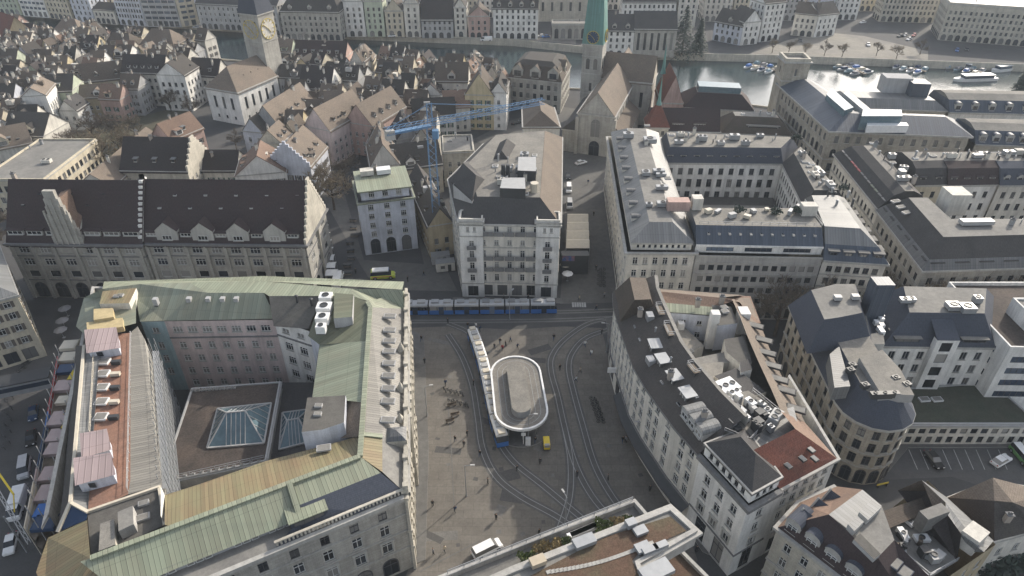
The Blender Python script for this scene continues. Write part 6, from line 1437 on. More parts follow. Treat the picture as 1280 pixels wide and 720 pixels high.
for k in range(15):
    off = 7+k*9.7; x = -330+rt.uniform(0, 6); row = []
    while x < 40:
        w = rt.uniform(5.2, 9.0); d = rt.uniform(7.5, 10); cx_ = x+w/2; y = bank_y(cx_, near_bank)-off+rt.uniform(-1.5, 1.5); x += w+rt.choice([0.1, .1, .1, 2.5, 4])
        if y < 185: continue
        pxu = 640+CF*cx_/(y*cos(CP)+88*sin(CP))
        if pxu < -40: continue
        if any(inside((cx_, y), e) for e in EXC): continue
        if any(hypot(cx_-c[0], y-c[1]) < .5*(a+b)+min(w, d)*.36 for c, a, b in FP): continue
        row.append((cx_, y, w, d))
    rows_.append(row)
    for c in row: FP.append(((c[0], c[1]), c[2]*.4, c[2]*.4))
for k, row in enumerate(rows_):
    slope = lambda x: degrees_(bank_y(x+15, near_bank)-bank_y(x-15, near_bank), 30)
    for j, (x, y, w, d) in enumerate(row):
        roof = rt.choice(['tile_brown']*5+['tile_tan']*3+['tile_grey']*4+['tile_terra', 'tile_dark']); wall = rt.choice(['white']*2+['offwhite']*5+['cream']*2+['greyw', 'yellow', 'rose', 'bluew', 'green_w', 'stonel'])
        ax_ = rt.choice([0, 0, 1]); ang = math.degrees(atan2(bank_y(x+15, near_bank)-bank_y(x-15, near_bank), 30))*max(.25, 1-k*.12)+rt.uniform(-7, 7)
        lab = '%s%s house, %s roof, %s from left in %s' % ('narrow ' if w < 6.4 else ('broad ' if w > 8.2 else ''), WALLN[wall], ROOFN[roof], ORD[min(j, 38)], ROWN[k])
        house((x, y), w, d, ang, rt.uniform(8.5, 13.5), rt.uniform(3.6, 5.6), roof, wall, ax_, lab, group='old town houses')
mb = MB(); wp(mb, [(*xy(*p), .012) for p in [(50, 232), (55, 168), (110, 150), (190, 142), (235, 130), (240, 175), (200, 240)]]); struct('park_ground', mb, [m_ground('park_earth', (.085, .078, .055), (.07, .072, .045), .08, 3, .3)])
# ================================================================= across the river
def far(u0, u1, vb, h, rh, roof, wall, label, ax=0, d=13, vb1=None, rows=None, hip=(0, 0), st='d', bay=2.7, nd=0, cat='house', name='riverside_house', dk='gable', ground=None):
    a = xy(u0, vb, 0); b = xy(u1, vb if vb1 is None else vb1, 0); dv = Vector((b[0]-a[0], b[1]-a[1])).normalized(); n = Vector((-dv.y, dv.x))
    q = [a, b, (b[0]+n.x*d, b[1]+n.y*d), (a[0]+n.x*d, a[1]+n.y*d)]; B = Bld(name, label, lerp(a, b, .5), cat, None, False, wall)
    nf = int((h-3.6)/3.1); rr = rows if rows is not None else [ground or (.2, 3.0, 2.2, 3.4, 'a')]+[(4.4+3.1*i, 1.8, 1.15, bay, st) for i in range(nf)]
    B.block(q, 0, h, rr, wall, cor=.4, margin=.5)
    if rh: B.gable(q, h, rh, roof, ax=ax, hip=hip)
    else: B.flat(q, h, roof, .6); B.clutter(4, None, None, int(u0)+3)
    if nd and rh: e = B.eave; B.dormers(e[0], e[1], nd, 1.2, h+.6, 2.2, 1.8, 2.6, dk, 'trim', roof, 'd')
    if rh and cat == 'house': r0, r1 = B.ridge; B.chimney(*lerp(r0, r1, .3)[:2], h+rh-.6, 1.8)
    B.done(); return B
far(-30, 27, 16, 17, 5, 'tile_grey', 'green_w', 'pale green waterfront house in the top left corner across the river', vb1=19)
far(30, 62, 20, 18, 0, 'felt', 'white', 'white banded waterfront house, second from left across the river', vb1=22.5, rows=[(.3, 3, 2.4, 3.2, 's')]+[(4.5+3*i, 1.4, 2.4, 3, 'b') for i in range(4)])
far(63, 92, 23, 18, 4, 'tile_grey', 'cream', 'cream waterfront house right of the white banded one', vb1=26)
far(96, 120, 27, 17, 5, 'tile_grey', 'bluew', 'pale blue waterfront house left of the terrace with striped awning', vb1=29)
far(121, 147, 29, 8, 3, 'tile_grey', 'offwhite', 'low waterfront house with a striped terrace awning', vb1=31)
far(121, 147, 18, 18, 5, 'tile_brown', 'cream', 'cream house rising behind the low house with the terrace awning', vb1=20)
far(151, 183, 31, 20, 4, 'tile_grey', 'bluew', 'blue grey waterfront house with dense patterned windows', vb1=33, bay=1.8)
far(184, 227, 33.5, 20, 0, 'felt', 'greyw', 'grey banded office on the waterfront left of the clock tower', vb1=34, rows=[(.3, 3, 2.4, 3.2, 's')]+[(4.3+3*i, 1.5, 3.5, 3.6, 'b') for i in range(5)])
far(228, 250, 34, 20, 0, 'felt', 'cream', 'cream banded corner office beside the grey banded one', vb1=31, rows=[(.3, 3, 2.4, 3.2, 's')]+[(4.3+3*i, 1.4, 3, 3.2, 'b') for i in range(5)])
far(252, 312, 36, 14, 6, 'slate', 'greyw', 'grey waterfront building with dark roof immediately left of the clock tower', vb1=39, st='x')
far(330, 352, 43, 16, 5, 'slate', 'greyw', 'grey waterfront building immediately right of the clock tower', vb1=45)
far(356, 428, 49.5, 15, 8, 'tile_grey', 'stone', 'grey river council house with hipped dark roof and three pale dormers', vb1=51, hip=(5, 5), nd=3, d=17, cat='civic hall', name='council_house')
far(434, 458, 46, 19, 5, 'tile_grey', 'white', 'white arcaded waterfront house right of the river council house', ax=1)
far(459.5, 482, 46, 19, 5, 'tile_grey', 'green_w', 'pale green arcaded waterfront house beside the white arcaded one', ax=1)
far(484, 506, 46, 14, 6, 'tile_brown', 'cream', 'low decorated cream gabled house on the waterfront', ax=1)
far(507.5, 526.5, 46.5, 18, 5, 'tile_brown', 'offwhite', 'slim off white waterfront house left of the huge dark roof', ax=1)
far(528, 567, 48, 10, 12, 'tile_dark', 'greyw', 'waterfront guild hall with a huge steep dark roof', d=16)
far(569, 584, 47, 16, 5, 'tile_grey', 'offwhite', 'narrow waterfront house right of the huge dark roof', ax=1)
far(586, 612, 48, 12, 5, 'tile_brown', 'rose', 'rose gabled waterfront house between pale neighbours', ax=1)
far(617, 672, 48.5, 16, 5, 'tile_grey', 'white', 'wide white arcaded waterfront house left of the low arcade', nd=4, vb1=49)
far(690, 742, 49.5, 8, 0, 'felt', 'stone', 'low grey arcade hall behind the promenade', rows=[(.6, 5.2, 2.0, 3.4, 'a')], d=9, cat='arcade', name='arcade_hall')
far(660, 742, 27, 24, 6, 'tile_grey', 'stonel', 'big beige cathedral flank behind the low arcade', rows=[(6, 5, 1.4, 5, 'd'), (14, 5, 1.6, 5, 'd')], d=20, cat='church', name='cathedral')
far(757, 790, 71, 13, 6.5, 'slate', 'white', 'white river house with dark roof attached to the water church', vb1=71.5, nd=2, d=14)
far(790.5, 842, 71.5, 14, 7, 'slate', 'stone', 'grey gothic water church with tall narrow windows at the river', vb1=72, rows=[(3.5, 8.5, 1.3, 3.1, 'd')], d=15, cat='church', name='water_church')
far(776, 842, 34, 14, 6, 'tile_grey', 'white', 'pale house row behind the water church', d=12)
far(845, 868, 34, 16, 5, 'tile_grey', 'offwhite', 'pale house left behind the dark conifer', ax=1)
far(890, 924, 50, 10, 6, 'tile_grey', 'bluew', 'blue grey arcaded house right of the dark conifer', vb1=57, nd=1)
far(925, 946, 57, 12, 6, 'tile_grey', 'white', 'white gable with arched windows facing the lake square', ax=1, vb1=55)
far(948, 973, 53, 20, 4, 'tile_grey', 'white', 'tall white corner house on the lake square', vb1=50)
far(988, 1016, 44, 12, 5, 'tile_brown', 'offwhite', 'low pale house with striped awnings on the lake square', vb1=47); far(1017, 1042, 47, 12, 5, 'tile_grey', 'white', 'white house with balconies right of the striped awnings', vb1=44)
far(878, 912, 27, 15, 5, 'tile_brown', 'offwhite', 'off white house peeping over the blue grey arcaded house'); far(914, 944, 27, 15, 5, 'tile_grey', 'cream', 'cream house peeping over the arched white gable'); far(976, 1006, 26, 14, 5, 'tile_brown', 'greyw', 'grey house behind the low house with striped awnings')
far(1044, 1070, 25, 14, 5, 'tile_grey', 'white', 'white gabled house left of the pale lake hotel', ax=1); far(1008, 1040, 22, 14, 5, 'tile_grey', 'bluew', 'pale blue house behind the balconied white house')
far(1098, 1166, 27, 19, 4, 'tile_grey', 'stonel', 'pale lake hotel with many window rows near the top right', vb1=29, bay=2.2)
far(1172, 1330, 50, 19, 0, 'zinc', 'stonel', 'huge pale palace hotel with dense window rows in the top right corner', vb1=62, d=24, bay=2.4)
far(745, 800, 12, 15, 5, 'tile_brown', 'offwhite', 'off white house row behind the water church, top edge'); far(803, 842, 12, 15, 5, 'tile_grey', 'cream', 'cream house behind the dark conifer at the top edge'); far(870, 905, 12, 15, 5, 'tile_tan', 'white', 'white house at the top edge right of the conifer'); far(1072, 1096, 14, 16, 5, 'tile_grey', 'cream', 'cream house at the top edge left of the pale lake hotel'); far(600, 655, 22, 15, 5, 'tile_brown', 'offwhite', 'pale house row behind the wide white arcaded house'); far(540, 598, 22, 15, 5, 'tile_grey', 'cream', 'cream house row behind the huge dark roof')
for k, (u, v, l, w_) in enumerate(((430, 24, 'grey brown', 'greyw'), (466, 22, 'cream', 'cream'), (502, 22, 'white', 'white'), (342, 22, 'pale green', 'green_w'), (383, 22, 'rose', 'rose'), (300, 14, 'off white', 'offwhite'), (258, 12, 'pale blue', 'bluew'))): far(u-18, u+18, v, 15, 5, rt.choice(['tile_brown', 'tile_grey', 'tile_tan']), w_, '%s house in the second row across the river, %s from left' % (l, ['fifth', 'sixth', 'seventh', 'third', 'fourth', 'second', 'first'][k]))
# ================================================================= bottom right roofs
B = Bld('mansard_house', 'house with maroon tiled mansard, blue dormers and a grey seamed roof top, lower right', xy(1050, 690, 0), near=True, wall='stonel')
w0, w1 = xy(972, 659, 15), xy(1075, 738, 15); w2 = xy(1180, 730, 15); w3 = xy(1046, 608, 15); w4 = xy(1000, 628, 15)
B.block([w0, w1, w2, w3, w4], 0, 15, [(.5, 3, 1.8, 3, 's'), (4.6, 1.9, 1.15, 2.7, 'c'), (8.0, 1.9, 1.15, 2.7, 'c'), (11.4, 1.8, 1.15, 2.7, 'c')], cor=.5, courses=(4, 7.4), skip=(1, 2))
mb = MB()
pv(mb, [(972, 659, 15), (1075, 738, 15), (1100, 702, 20), (1036, 643, 20)], 0); pv(mb, [(1097, 697, 20), (1118, 675, 20), (1175, 735, 17), (1140, 760, 15), (1075, 738, 15)], 0)
pv(mb, [(972, 659, 15), (1036, 643, 20), (1078, 612, 20), (1046, 608, 15.2), (1000, 628, 15)], 1)
pv(mb, [(1036, 643, 20), (1078, 612, 20), (1102, 632, 20), (1068, 668, 20)], 2); pv(mb, [(1068, 668, 20), (1102, 632, 20), (1118, 675, 20), (1097, 697, 20)], 3)
B.add('roof', mb, ['tile_maroon', 'tile_terra', 'zinc', 'felt'])
B.dormers(w0, w1, 4, .5, 15.1, 2.3, 2.1, 3.0, 'round', 'trim', 'slateb', 'c', m=.02)
for k, (u, v) in enumerate(((1002, 642), (1021, 629), (1036, 618))): x, y, z = at(u, v, 17.5); mb = MB(); mb.poly([(x-1.5, y-.7, 15.8), (x+1.3, y+.9, 15.8), (x+.2, y+.3, 18.2)]); mb.quad((x-1.5, y-.7, 15.8), (x+.2, y+.3, 18.2), (x+1.6, y-1.8, 18.4), (x-.4, y-2.6, 16.2)); mb.quad((x+.2, y+.3, 18.2), (x+1.3, y+.9, 15.8), (x+2.4, y-1.0, 16.4), (x+1.6, y-1.8, 18.4), 1); mb.bar((x-1.6, y-.7, 15.8), (x+.2, y+.3, 18.3), .25, .25, 2); mb.bar((x+.2, y+.3, 18.3), (x+1.4, y+.9, 15.8), .25, .25, 2); B.add('roof_gable', mb, ['slateb', 'tile_terra', 'trim'])
for uv in (((1074, 640), (1090, 624), (1102, 634), (1085, 650)), ((1060, 655), (1072, 645), (1080, 652), (1068, 664))): p, _ = ccw(XY(21, *uv)); mb = MB(); mb.prism(p, 19.9, 21, 0, 1); B.add('roof_housing', mb, ['metall', 'zinc'])
p, _ = ccw(XY(21, (1076, 664), (1102, 690), (1094, 697), (1068, 672))); mb = MB(); mb.prism(p, 19.9, 20.6, 0, 1); B.add('roof_terrace', mb, ['metall', 'feltd'])
for u, v in ((1120, 702), (1133, 714)): x, y, z = at(u, v, 19); B.skyl(x, y, z-.6, (2, 1.4), .7, 'dormer', 'slateb')
B.done()
B = Bld('terrace_house', 'dark roofed house with a cluttered roof terrace and ochre wall, lower right', xy(1180, 670, 0), near=True, wall='ochre')
mb = MB()
pv(mb, [(1122, 613, 13), (1152, 600, 16.5), (1182, 628, 16.5), (1166, 634, 15), (1160, 614, 14)], 0); pv(mb, [(1122, 613, 13), (1160, 614, 14), (1176, 632, 14), (1140, 636, 12)], 1)
pv(mb, [(1152, 600, 16.5), (1184, 622, 13), (1242, 676, 13), (1230, 690, 16), (1182, 628, 16.5)], 2); pv(mb, [(1158, 646, 15.6), (1182, 640, 16.5), (1202, 668, 16.5), (1196, 702, 12), (1152, 660, 12)], 1); pv(mb, [(1182, 628, 16.5), (1230, 690, 16), (1214, 690, 14), (1200, 668, 16), (1182, 640, 16.5)], 2)
pv(mb, [(1100, 640, 13.5), (1152, 622, 13.5), (1160, 640, 13.5), (1108, 662, 13.5)], 3)
pv(mb, [(1110, 646, 12.5), (1160, 640, 12.5), (1196, 702, 12.5), (1160, 724, 12.5), (1120, 690, 12.5)], 4)
B.add('roof', mb, ['tile_tan', 'tile_dark', 'zinc', 'tile_brown', 'felt'])
B.block(XY(12.4, (1108, 640), (1160, 600), (1245, 680), (1165, 735)), 0, 12.3, [(5, 1.7, 1.1, 2.6, 'c'), (8.4, 1.7, 1.1, 2.6, 'c')], 'ochre', cor=0)
for i in range(16): u, v = rt.uniform(1118, 1172), rt.uniform(652, 700); x, y, z = at(u, v, 12.5); B.unit(x, y, 12.52, (rt.uniform(.6, 2.2), rt.uniform(.5, 1.6), rt.uniform(.4, 1.4)), rt.uniform(0, 3), rt.choice(['metall', 'metald', 'whitep', 'wood', 'metal']), rt.choice([0, 0, 1]), 'terrace_furniture')
B.rail([xy(1122, 690, 12.5), xy(1160, 722, 12.5), xy(1196, 702, 12.5)], 12.5, 1.0); x, y, z = at(1168, 640, 17); mb = MB(); mb.box((x, y, 14), (4.2, 1.6, 3.2), .35); B.add('chimney', mb, ['felt']); x, y, z = at(1218, 668, 16); mb = MB(); mb.box((x, y, 13.5), (3, 2.4, 3.2), .6); B.add('roof_housing', mb, ['offwhite', 'felt']); B.done()
B = Bld('hipped_house', 'house with tan hipped roof cut by the right edge at the bottom', xy(1250, 640, 0), near=True, wall='offwhite')
mb = MB(); pv(mb, [(1184, 622, 10), (1241, 597, 15.5), (1266, 628, 14.5), (1243, 626, 14.5)], 0); pv(mb, [(1184, 622, 10), (1243, 626, 14.6), (1243, 676, 10)], 1); pv(mb, [(1243, 626, 14.6), (1266, 628, 14.5), (1300, 640, 12), (1300, 662, 10), (1243, 676, 10)], 2); pv(mb, [(1241, 597, 15.5), (1320, 618, 12), (1300, 642, 12), (1266, 628, 14.5)], 0)
B.add('roof', mb, ['tile_tan', 'tile_dark', 'tile_grey']); B.block(XY(10, (1184, 622), (1241, 600), (1340, 618), (1320, 655), (1243, 676)), 0, 9.9, [(2, 1.7, 1.1, 2.6, 'c'), (5.6, 1.7, 1.1, 2.6, 'c')], cor=.2); x, y, z = at(1258, 650, 12.4); B.chimney(x, y, z-.3, 1.6); B.done()
# ================================================================= trees
def bare_tree_mesh(seed, h=14.0, spread=5.5, dens=1.0):
    r = random.Random(seed); mb = MB(); tw = MB()
    def br(p, d, L, rad, lev):
        q = p+d*L; 
        if lev < 3: mb.tube(p, q, rad, rad*.66, 5 if lev else 7, 0, False)
        else:
            n = Vector((r.gauss(0, 1), r.gauss(0, 1), r.gauss(0, 1))).cross(d).normalized()*max(rad, .06); tw.poly([p-n, p+n, q]); n2 = n.cross(d); tw.poly([p-n2, p+n2, q])
        if lev >= 5: return
        k = {0: 6, 1: 4, 2: 4, 3: 4, 4: 3}[lev]
        for i in range(k):
            t = r.uniform(.45, 1.0) if lev else r.uniform(.55, 1); s = p+d*L*t
            o = Vector((r.gauss(0, 1), r.gauss(0, 1), r.gauss(0, .6))).normalized()
            nd = (d*.75+o*(.75 if lev else .9)+Vector((0, 0, .22))).normalized()
            br(s, nd, L*r.uniform(.55, .78), max(rad*.5, .022), lev+1)
    br(Vector((0, 0, 0)), Vector((r.uniform(-.06, .06), r.uniform(-.06, .06), 1)).normalized(), h*.36, h*.022, 0)
    return mb, tw
BT = []
def tree_proto(i, twm):
    mb, tw = bare_tree_mesh(100+i); return mb.mesh('trunk', [M['bark']]), tw.mesh('crown', [M[twm]])
PT = [tree_proto(0, 'twig'), tree_proto(1, 'twigl'), tree_proto(2, 'twig'), tree_proto(3, 'twigl')]
def bare(u, v, h, label, k=0, group=None, z=0):
    x, y, _ = at(u, v, z); t = thing('bare_tree', label, 'tree', (x, y, z), R.uniform(0, 6.28), group); t.scale = (h/14*R.uniform(.95, 1.2),)*2+(h/14,)
    obj('trunk', PT[k][0], t); obj('crown', PT[k][1], t); return t
for a in ((418, 262, 19, 'tallest bare tree, spreading pale branches left of the guild house', 1), (398, 250, 15, 'bare tree close beside the sunlit stepped gable', 1), (432, 236, 14, 'bare tree behind the left corner of the guild house', 0), (405, 222, 13, 'bare tree behind the pale blue toothed gable house', 3),
          (110, 205, 17, 'bare park tree nearest the left, above the diagonal tan roof', 0), (135, 212, 18, 'big bare park tree with pale trunk in the middle of the park', 1), (160, 204, 17, 'bare park tree touching the dark stepped gable house', 3), (118, 178, 14, 'bare park tree second row, behind the leftmost one', 2), (148, 176, 14, 'bare park tree second row, behind the middle one', 0), (172, 176, 13, 'bare park tree at the upper right of the park', 1), (75, 178, 12, 'bare reddish tree left of the little white gabled house', 2), (215, 142, 12, 'bare tree left of the church nave wall', 0), (240, 150, 12, 'bare tree directly before the church nave wall', 2), (237, 118, 11, 'bare tree between the white gabled house and the church', 0), (296, 188, 9, 'small bare tree below the church wall', 2), (4, 330, 13, 'dark bare tree at the left end of the civic building', 2), (2, 300, 12, 'dark bare tree higher up at the left edge by the civic building', 0)): bare(*a)
for i, (u, v, h) in enumerate(((968, 420, 17), (992, 421, 16), (1016, 420, 17), (1096, 418, 17), (1098, 392, 15), (1124, 421, 17), (1146, 419, 18), (1168, 420, 19), (1190, 421, 18), (1212, 420, 19), (1234, 421, 20), (1256, 420, 19), (1280, 421, 20), (1222, 412, 18), (1264, 410, 18), (1180, 411, 18))):
    bare(u, v, h, ['bare boulevard tree before the left bays of the grey office', 'bare boulevard tree left of the dormered corner house', 'bare boulevard tree before the dormered corner house', 'bare boulevard tree at the mouth of the side street', 'bare boulevard tree set back inside the side street', 'bare boulevard tree beside the lift tower of the corner house', 'bare boulevard tree at the foot of the brown corner house', 'bare boulevard tree before the corner of the brown house', 'bare boulevard tree second right of the brown house corner', 'bare tallest boulevard tree before the brown house front', 'bare boulevard tree fifth right of the brown house corner', 'bare boulevard tree near the right edge before the brown house', 'bare boulevard tree cut by the right edge', 'bare front row boulevard tree above the red roof terrace', 'bare front row boulevard tree near the right edge', 'bare front row boulevard tree above the white office roof'][i], i % 4, 'bare trees along the boulevard')
for i, (u, v, l) in enumerate(((985, 68, 'left bare tree on the pale lake promenade'), (1005, 70, 'second bare tree on the pale lake promenade'), (1030, 70, 'third bare tree on the pale lake promenade'), (1052, 72, 'fourth bare tree on the pale lake promenade'), (1095, 70, 'bare tree among the cars on the lake square'), (1120, 74, 'bare tree right of the cars on the lake square'), (1150, 68, 'bare tree before the palace hotel left corner'), (965, 66, 'bare tree at the tip of the pale promenade'))): bare(u, v, 9, l, i % 4, 'bare trees on the lake promenade')
def conifer(u, v, h, label, br=.33):
    x, y, _ = at(u, v); t = thing('conifer_tree', label, 'tree', (x, y, 0)); r = random.Random(9); mb = MB(); mb.tube((0, 0, 0), (0, 0, h*.9), .5, .1); obj('trunk', mb.mesh('trunk', [M['bark']]), t); mb = MB()
    for i in range(1500):
        q = r.random()**.7; z = h*(1-q)*.96+1; R0 = (.3+q*h*br)*(.75+.35*sin(i*1.7)); a = r.uniform(0, 6.28); rr = R0*sqrt(r.uniform(.2, 1)); c = Vector((rr*cos(a), rr*sin(a), z-rr*.3)); s = r.uniform(.4, 1.0); d1 = Vector((cos(a), sin(a), -.5))*s; d2 = Vector((-sin(a), cos(a), r.uniform(-.3, .3)))*s*.7
        mb.quad(c-d1*.3, c+d2, c+d1, c-d2)
    obj('crown', mb.mesh('crown', [M['leaf']]), t)
conifer(852, 68, 24, 'dark conifer standing right of the water church across the river', .45); conifer(872, 66, 17, 'lower dark conifer at the right of the tall one by the water church')
for k, (u, v, r_, m, l) in enumerate(((1215, 702, 3.0, 'leaf', 'dark garden bush left in the lower right courtyard'), (1236, 712, 3.4, 'leaf', 'dark garden bush middle of the lower right courtyard'), (1262, 706, 3.0, 'leaf', 'dark garden bush right in the lower right courtyard'))): shrub('shrub', l, at(u, v, 0), r_, m, 420, 70+k)
# ================================================================= vehicles
def carmesh(L, Wd, H, prof, paint, roofm=None, stripe=None):
    """prof: (y/L, z_body_top, z_glass_top or None) stations; returns list of (name, mesh)"""
    body = MB(); gl = MB(); hw = Wd/2
    st = [(-L/2+L*a, b, c) for a, b, c in prof]
    def ring(y, z1, f=1.0): return [(-hw*.93*f, y, .3), (hw*.93*f, y, .3), (hw*f, y, .55), (hw*.97*f, y, z1*.82), (hw*.84*f, y, z1), (-hw*.84*f, y, z1), (-hw*.97*f, y, z1*.82), (-hw*f, y, .55)]
    Rg = [ring(y, b, .9 if i in (0, len(st)-1) else 1) for i, (y, b, c) in enumerate(st)]
    for A_, B_ in zip(Rg, Rg[1:]):
        for i in range(8): j = (i+1) % 8; body.quad(A_[i], A_[j], B_[j], B_[i], 0)
    body.poly(Rg[0][::-1], 0); body.poly(Rg[-1], 0)
    cab = [(y, b, c) for y, b, c in st if c]
    def cr(y, b, c): t = .98; w1, w2 = hw*.90, hw*(.74 if c-b > .2 else .84); return [(-w1, y, b-.02), (-w2, y, c), (w2, y, c), (w1, y, b-.02)]
    Cr = [cr(*s) for s in cab]
    for k, (A_, B_) in enumerate(zip(Cr, Cr[1:])):
        for i in range(3):
            top = i == 1; slope = abs(A_[1][2]-B_[1][2]) > .2
            (body if (top and not slope) else gl).quad(B_[i], B_[i+1], A_[i+1], A_[i], 1 if (top and not slope) else 0)
    gl.poly(Cr[0]); gl.poly(Cr[-1][::-1])
    out = [('body', body.mesh('body', [M[paint], M[roofm or paint]])), ('car_window', gl.mesh('car_window', [M['glass']]))]
    return out
WHM = None
def wheel_mesh(r=.33, w=.22):
    mb = MB(); mb.tube((-w/2, 0, 0), (w/2, 0, 0), r, None, 12, 0); mb.tube((-w/2-.01, 0, 0), (w/2+.01, 0, 0), r*.6, None, 10, 1); return mb.mesh('wheel', [M['black'], M['metal']])
WH = wheel_mesh(); WHB = wheel_mesh(.42, .28)
HL = None
def vehicle(name, label, cat, loc, rz, L, Wd, H, prof, paint, roofm=None, big=False, extra=None, group=None):
    t = thing(name, label, cat, loc, rz, group)
    for n, me in carmesh(L, Wd, H, prof, paint, roofm): obj(n, me, t)
    for sx in (-1, 1):
        for fy in (-.31, .31): obj('wheel', WHB if big else WH, t, (sx*(Wd/2-.12), fy*L, .42 if big else .33))
        hl = MB(); hl.box((0, 0, 0), (.34, .08, .16)); obj('headlight', hl.mesh('headlight', [M['whitep']]), t, (sx*Wd*.31, L/2-.03, .62)); tl = MB(); tl.box((0, 0, 0), (.22, .08, .18)); obj('tail_light', tl.mesh('tail_light', [M['red']]), t, (sx*Wd*.33, -L/2+.03, .7))
    if extra: extra(t)
    return t
CAR = [(0, .62, None), (.03, .85, None), (.06, .92, .94), (.2, .95, 1.46), (.55, .95, 1.46), (.72, .93, .95), (.96, .78, None), (1, .55, None)]
VAN = [(0, .7, None), (.01, 1.1, 1.12), (.04, 1.15, 1.95), (.70, 1.15, 1.95), (.84, 1.1, 1.12), (.97, .95, None), (1, .6, None)]
BOXV = [(0, .8, None), (.01, 2.3, None), (.66, 2.35, None), (.67, 1.2, 1.22), (.68, 1.2, 2.1), (.84, 1.2, 2.1), (.95, 1.15, 1.17), (.99, 1.05, None), (1, .7, None)]
def dirpx(u0, v0, u1, v1): a, b = xy(u0, v0), xy(u1, v1); return atan2(b[1]-a[1], b[0]-a[0])-pi/2
def car(u, v, rz, paint, label, kind='car', **k):
    x, y, _ = at(u, v); z = .01
    if kind == 'car': return vehicle('parked_car', label, 'car', (x, y, z), rz, 4.4, 1.8, 1.46, CAR, paint, **k)
    if kind == 'van': return vehicle('van', label, 'van', (x, y, z), rz, 5.2, 2.0, 2.0, VAN, paint, big=True, **k)
    if kind == 'truck': return vehicle('box_truck', label, 'truck', (x, y, z), rz, 6.6, 2.3, 2.4, BOXV, paint, big=True, **k)
car(609, 689, dirpx(600, 693, 622, 682), 'whitep', 'white van crossing the sunlit lower part of the square', 'van')
def amb(t):
    mb = MB(); mb.box((0, -.4, 1.97), (1.5, 3.4, .28)); obj('roof_panel', mb.mesh('roof_panel', [M['whitep']]), t); mb = MB(); mb.box((0, 1.2, 2.0), (1.3, .3, .2)); obj('light_bar', mb.mesh('light_bar', [M['blue']]), t)
    for s in (-1, 1): mb = MB(); mb.box((s*.99, -.2, .75), (.04, 4.2, .22)); obj('side_stripe', mb.mesh('side_stripe', [M['orange']]), t)
car(479, 347, dirpx(466, 346, 493, 344), 'lime', 'yellow green ambulance parked below the guild house', 'van', roofm='lime', extra=amb).scale = (1.2, 1.25, 1.2)
car(526, 278, dirpx(524, 268, 530, 284), 'yellow_p', 'yellow van in the alley right of the guild house', 'van')
car(726, 205, dirpx(720, 204, 731, 201), 'whitep', 'white car parked before the minster door')
car(711, 238, dirpx(711, 228, 711, 246), 'whitep', 'white van along the lane wall, the farther one', 'van'); car(712, 258, dirpx(712, 248, 712, 266), 'silver', 'pale grey van along the lane wall, the nearer one', 'van'); car(710, 222, dirpx(711, 213, 711, 228), 'metald', 'dark car parked behind the white lane van')
car(43, 519, dirpx(44, 508, 42, 528), 'navy', 'dark blue car driving in the left street below the footbridge'); car(40, 550, dirpx(41, 540, 39, 560), 'black', 'black car behind the dark blue one in the left street')
car(32, 588, dirpx(34, 575, 31, 598), 'silver', 'pale van parked by the scaffold in the left street', 'van'); car(24, 634, dirpx(28, 620, 20, 645), 'whitep', 'white box truck by the scaffold in the left street', 'truck'); car(15, 682, dirpx(18, 668, 12, 695), 'whitep', 'white car near the bottom of the left street')
car(1166, 577, dirpx(1160, 570, 1172, 585), 'black', 'black car in the car park before the green roofed annex'); car(1250, 578, dirpx(1242, 582, 1260, 572), 'whitep', 'white car in the car park near the right edge'); car(1276, 573, dirpx(1270, 566, 1282, 580), 'greenp', 'green and white van at the right edge of the car park', 'van', roofm='whitep')
car(423, 352, dirpx(420, 360, 426, 338), 'whitep', 'white box truck beside the row of white stalls', 'truck'); car(532, 293, dirpx(528, 280, 538, 306), 'metald', 'dark car in the alley nearer than the yellow van'); car(538, 308, dirpx(532, 296, 542, 318), 'grey_p', 'grey car at the near end of the alley')
car(645, 155, dirpx(640, 157, 650, 153), 'metald', 'dark car on the church square')
for i, (u, v, p, l) in enumerate(((541, 46, 'silver', 'pale delivery truck on the far quay below the huge dark roof'), (608, 51, 'whitep', 'white delivery truck on the far quay below the wide arcade'))): car(u, v, pi/2, p, l, 'truck')
for i, (u, v, p, l) in enumerate(((190, 31, 'whitep', 'white car on the far quay before the banded office'), (246, 35, 'silver', 'silver car on the far quay left of the clock tower'), (682, 47, 'blue', 'blue car before the low arcade hall'), (676, 46, 'whitep', 'white car before the low arcade hall'), (490, 46, 'whitep', 'white car before the decorated cream gable'), (1078, 29, 'whitep', 'white car left on the lake square'), (1125, 46, 'metald', 'dark car first in the cluster on the lake square'), (1136, 50, 'whitep', 'white car in the middle of the cluster on the lake square'), (1131, 45, 'silver', 'silver car behind the cluster on the lake square'), (1142, 45, 'red', 'red car in the cluster on the lake square'), (1196, 64, 'blue', 'blue car on the quay before the palace hotel'), (1208, 63, 'metald', 'dark car on the quay before the palace hotel'), (962, 49, 'whitep', 'white car at the foot of the tall white corner house'), (1085, 57, 'whitep', 'white car by the lake promenade edge'), (1000, 52, 'metald', 'dark car under the striped awnings on the lake square'))): car(u, v, pi/2+.1*i, p, l)
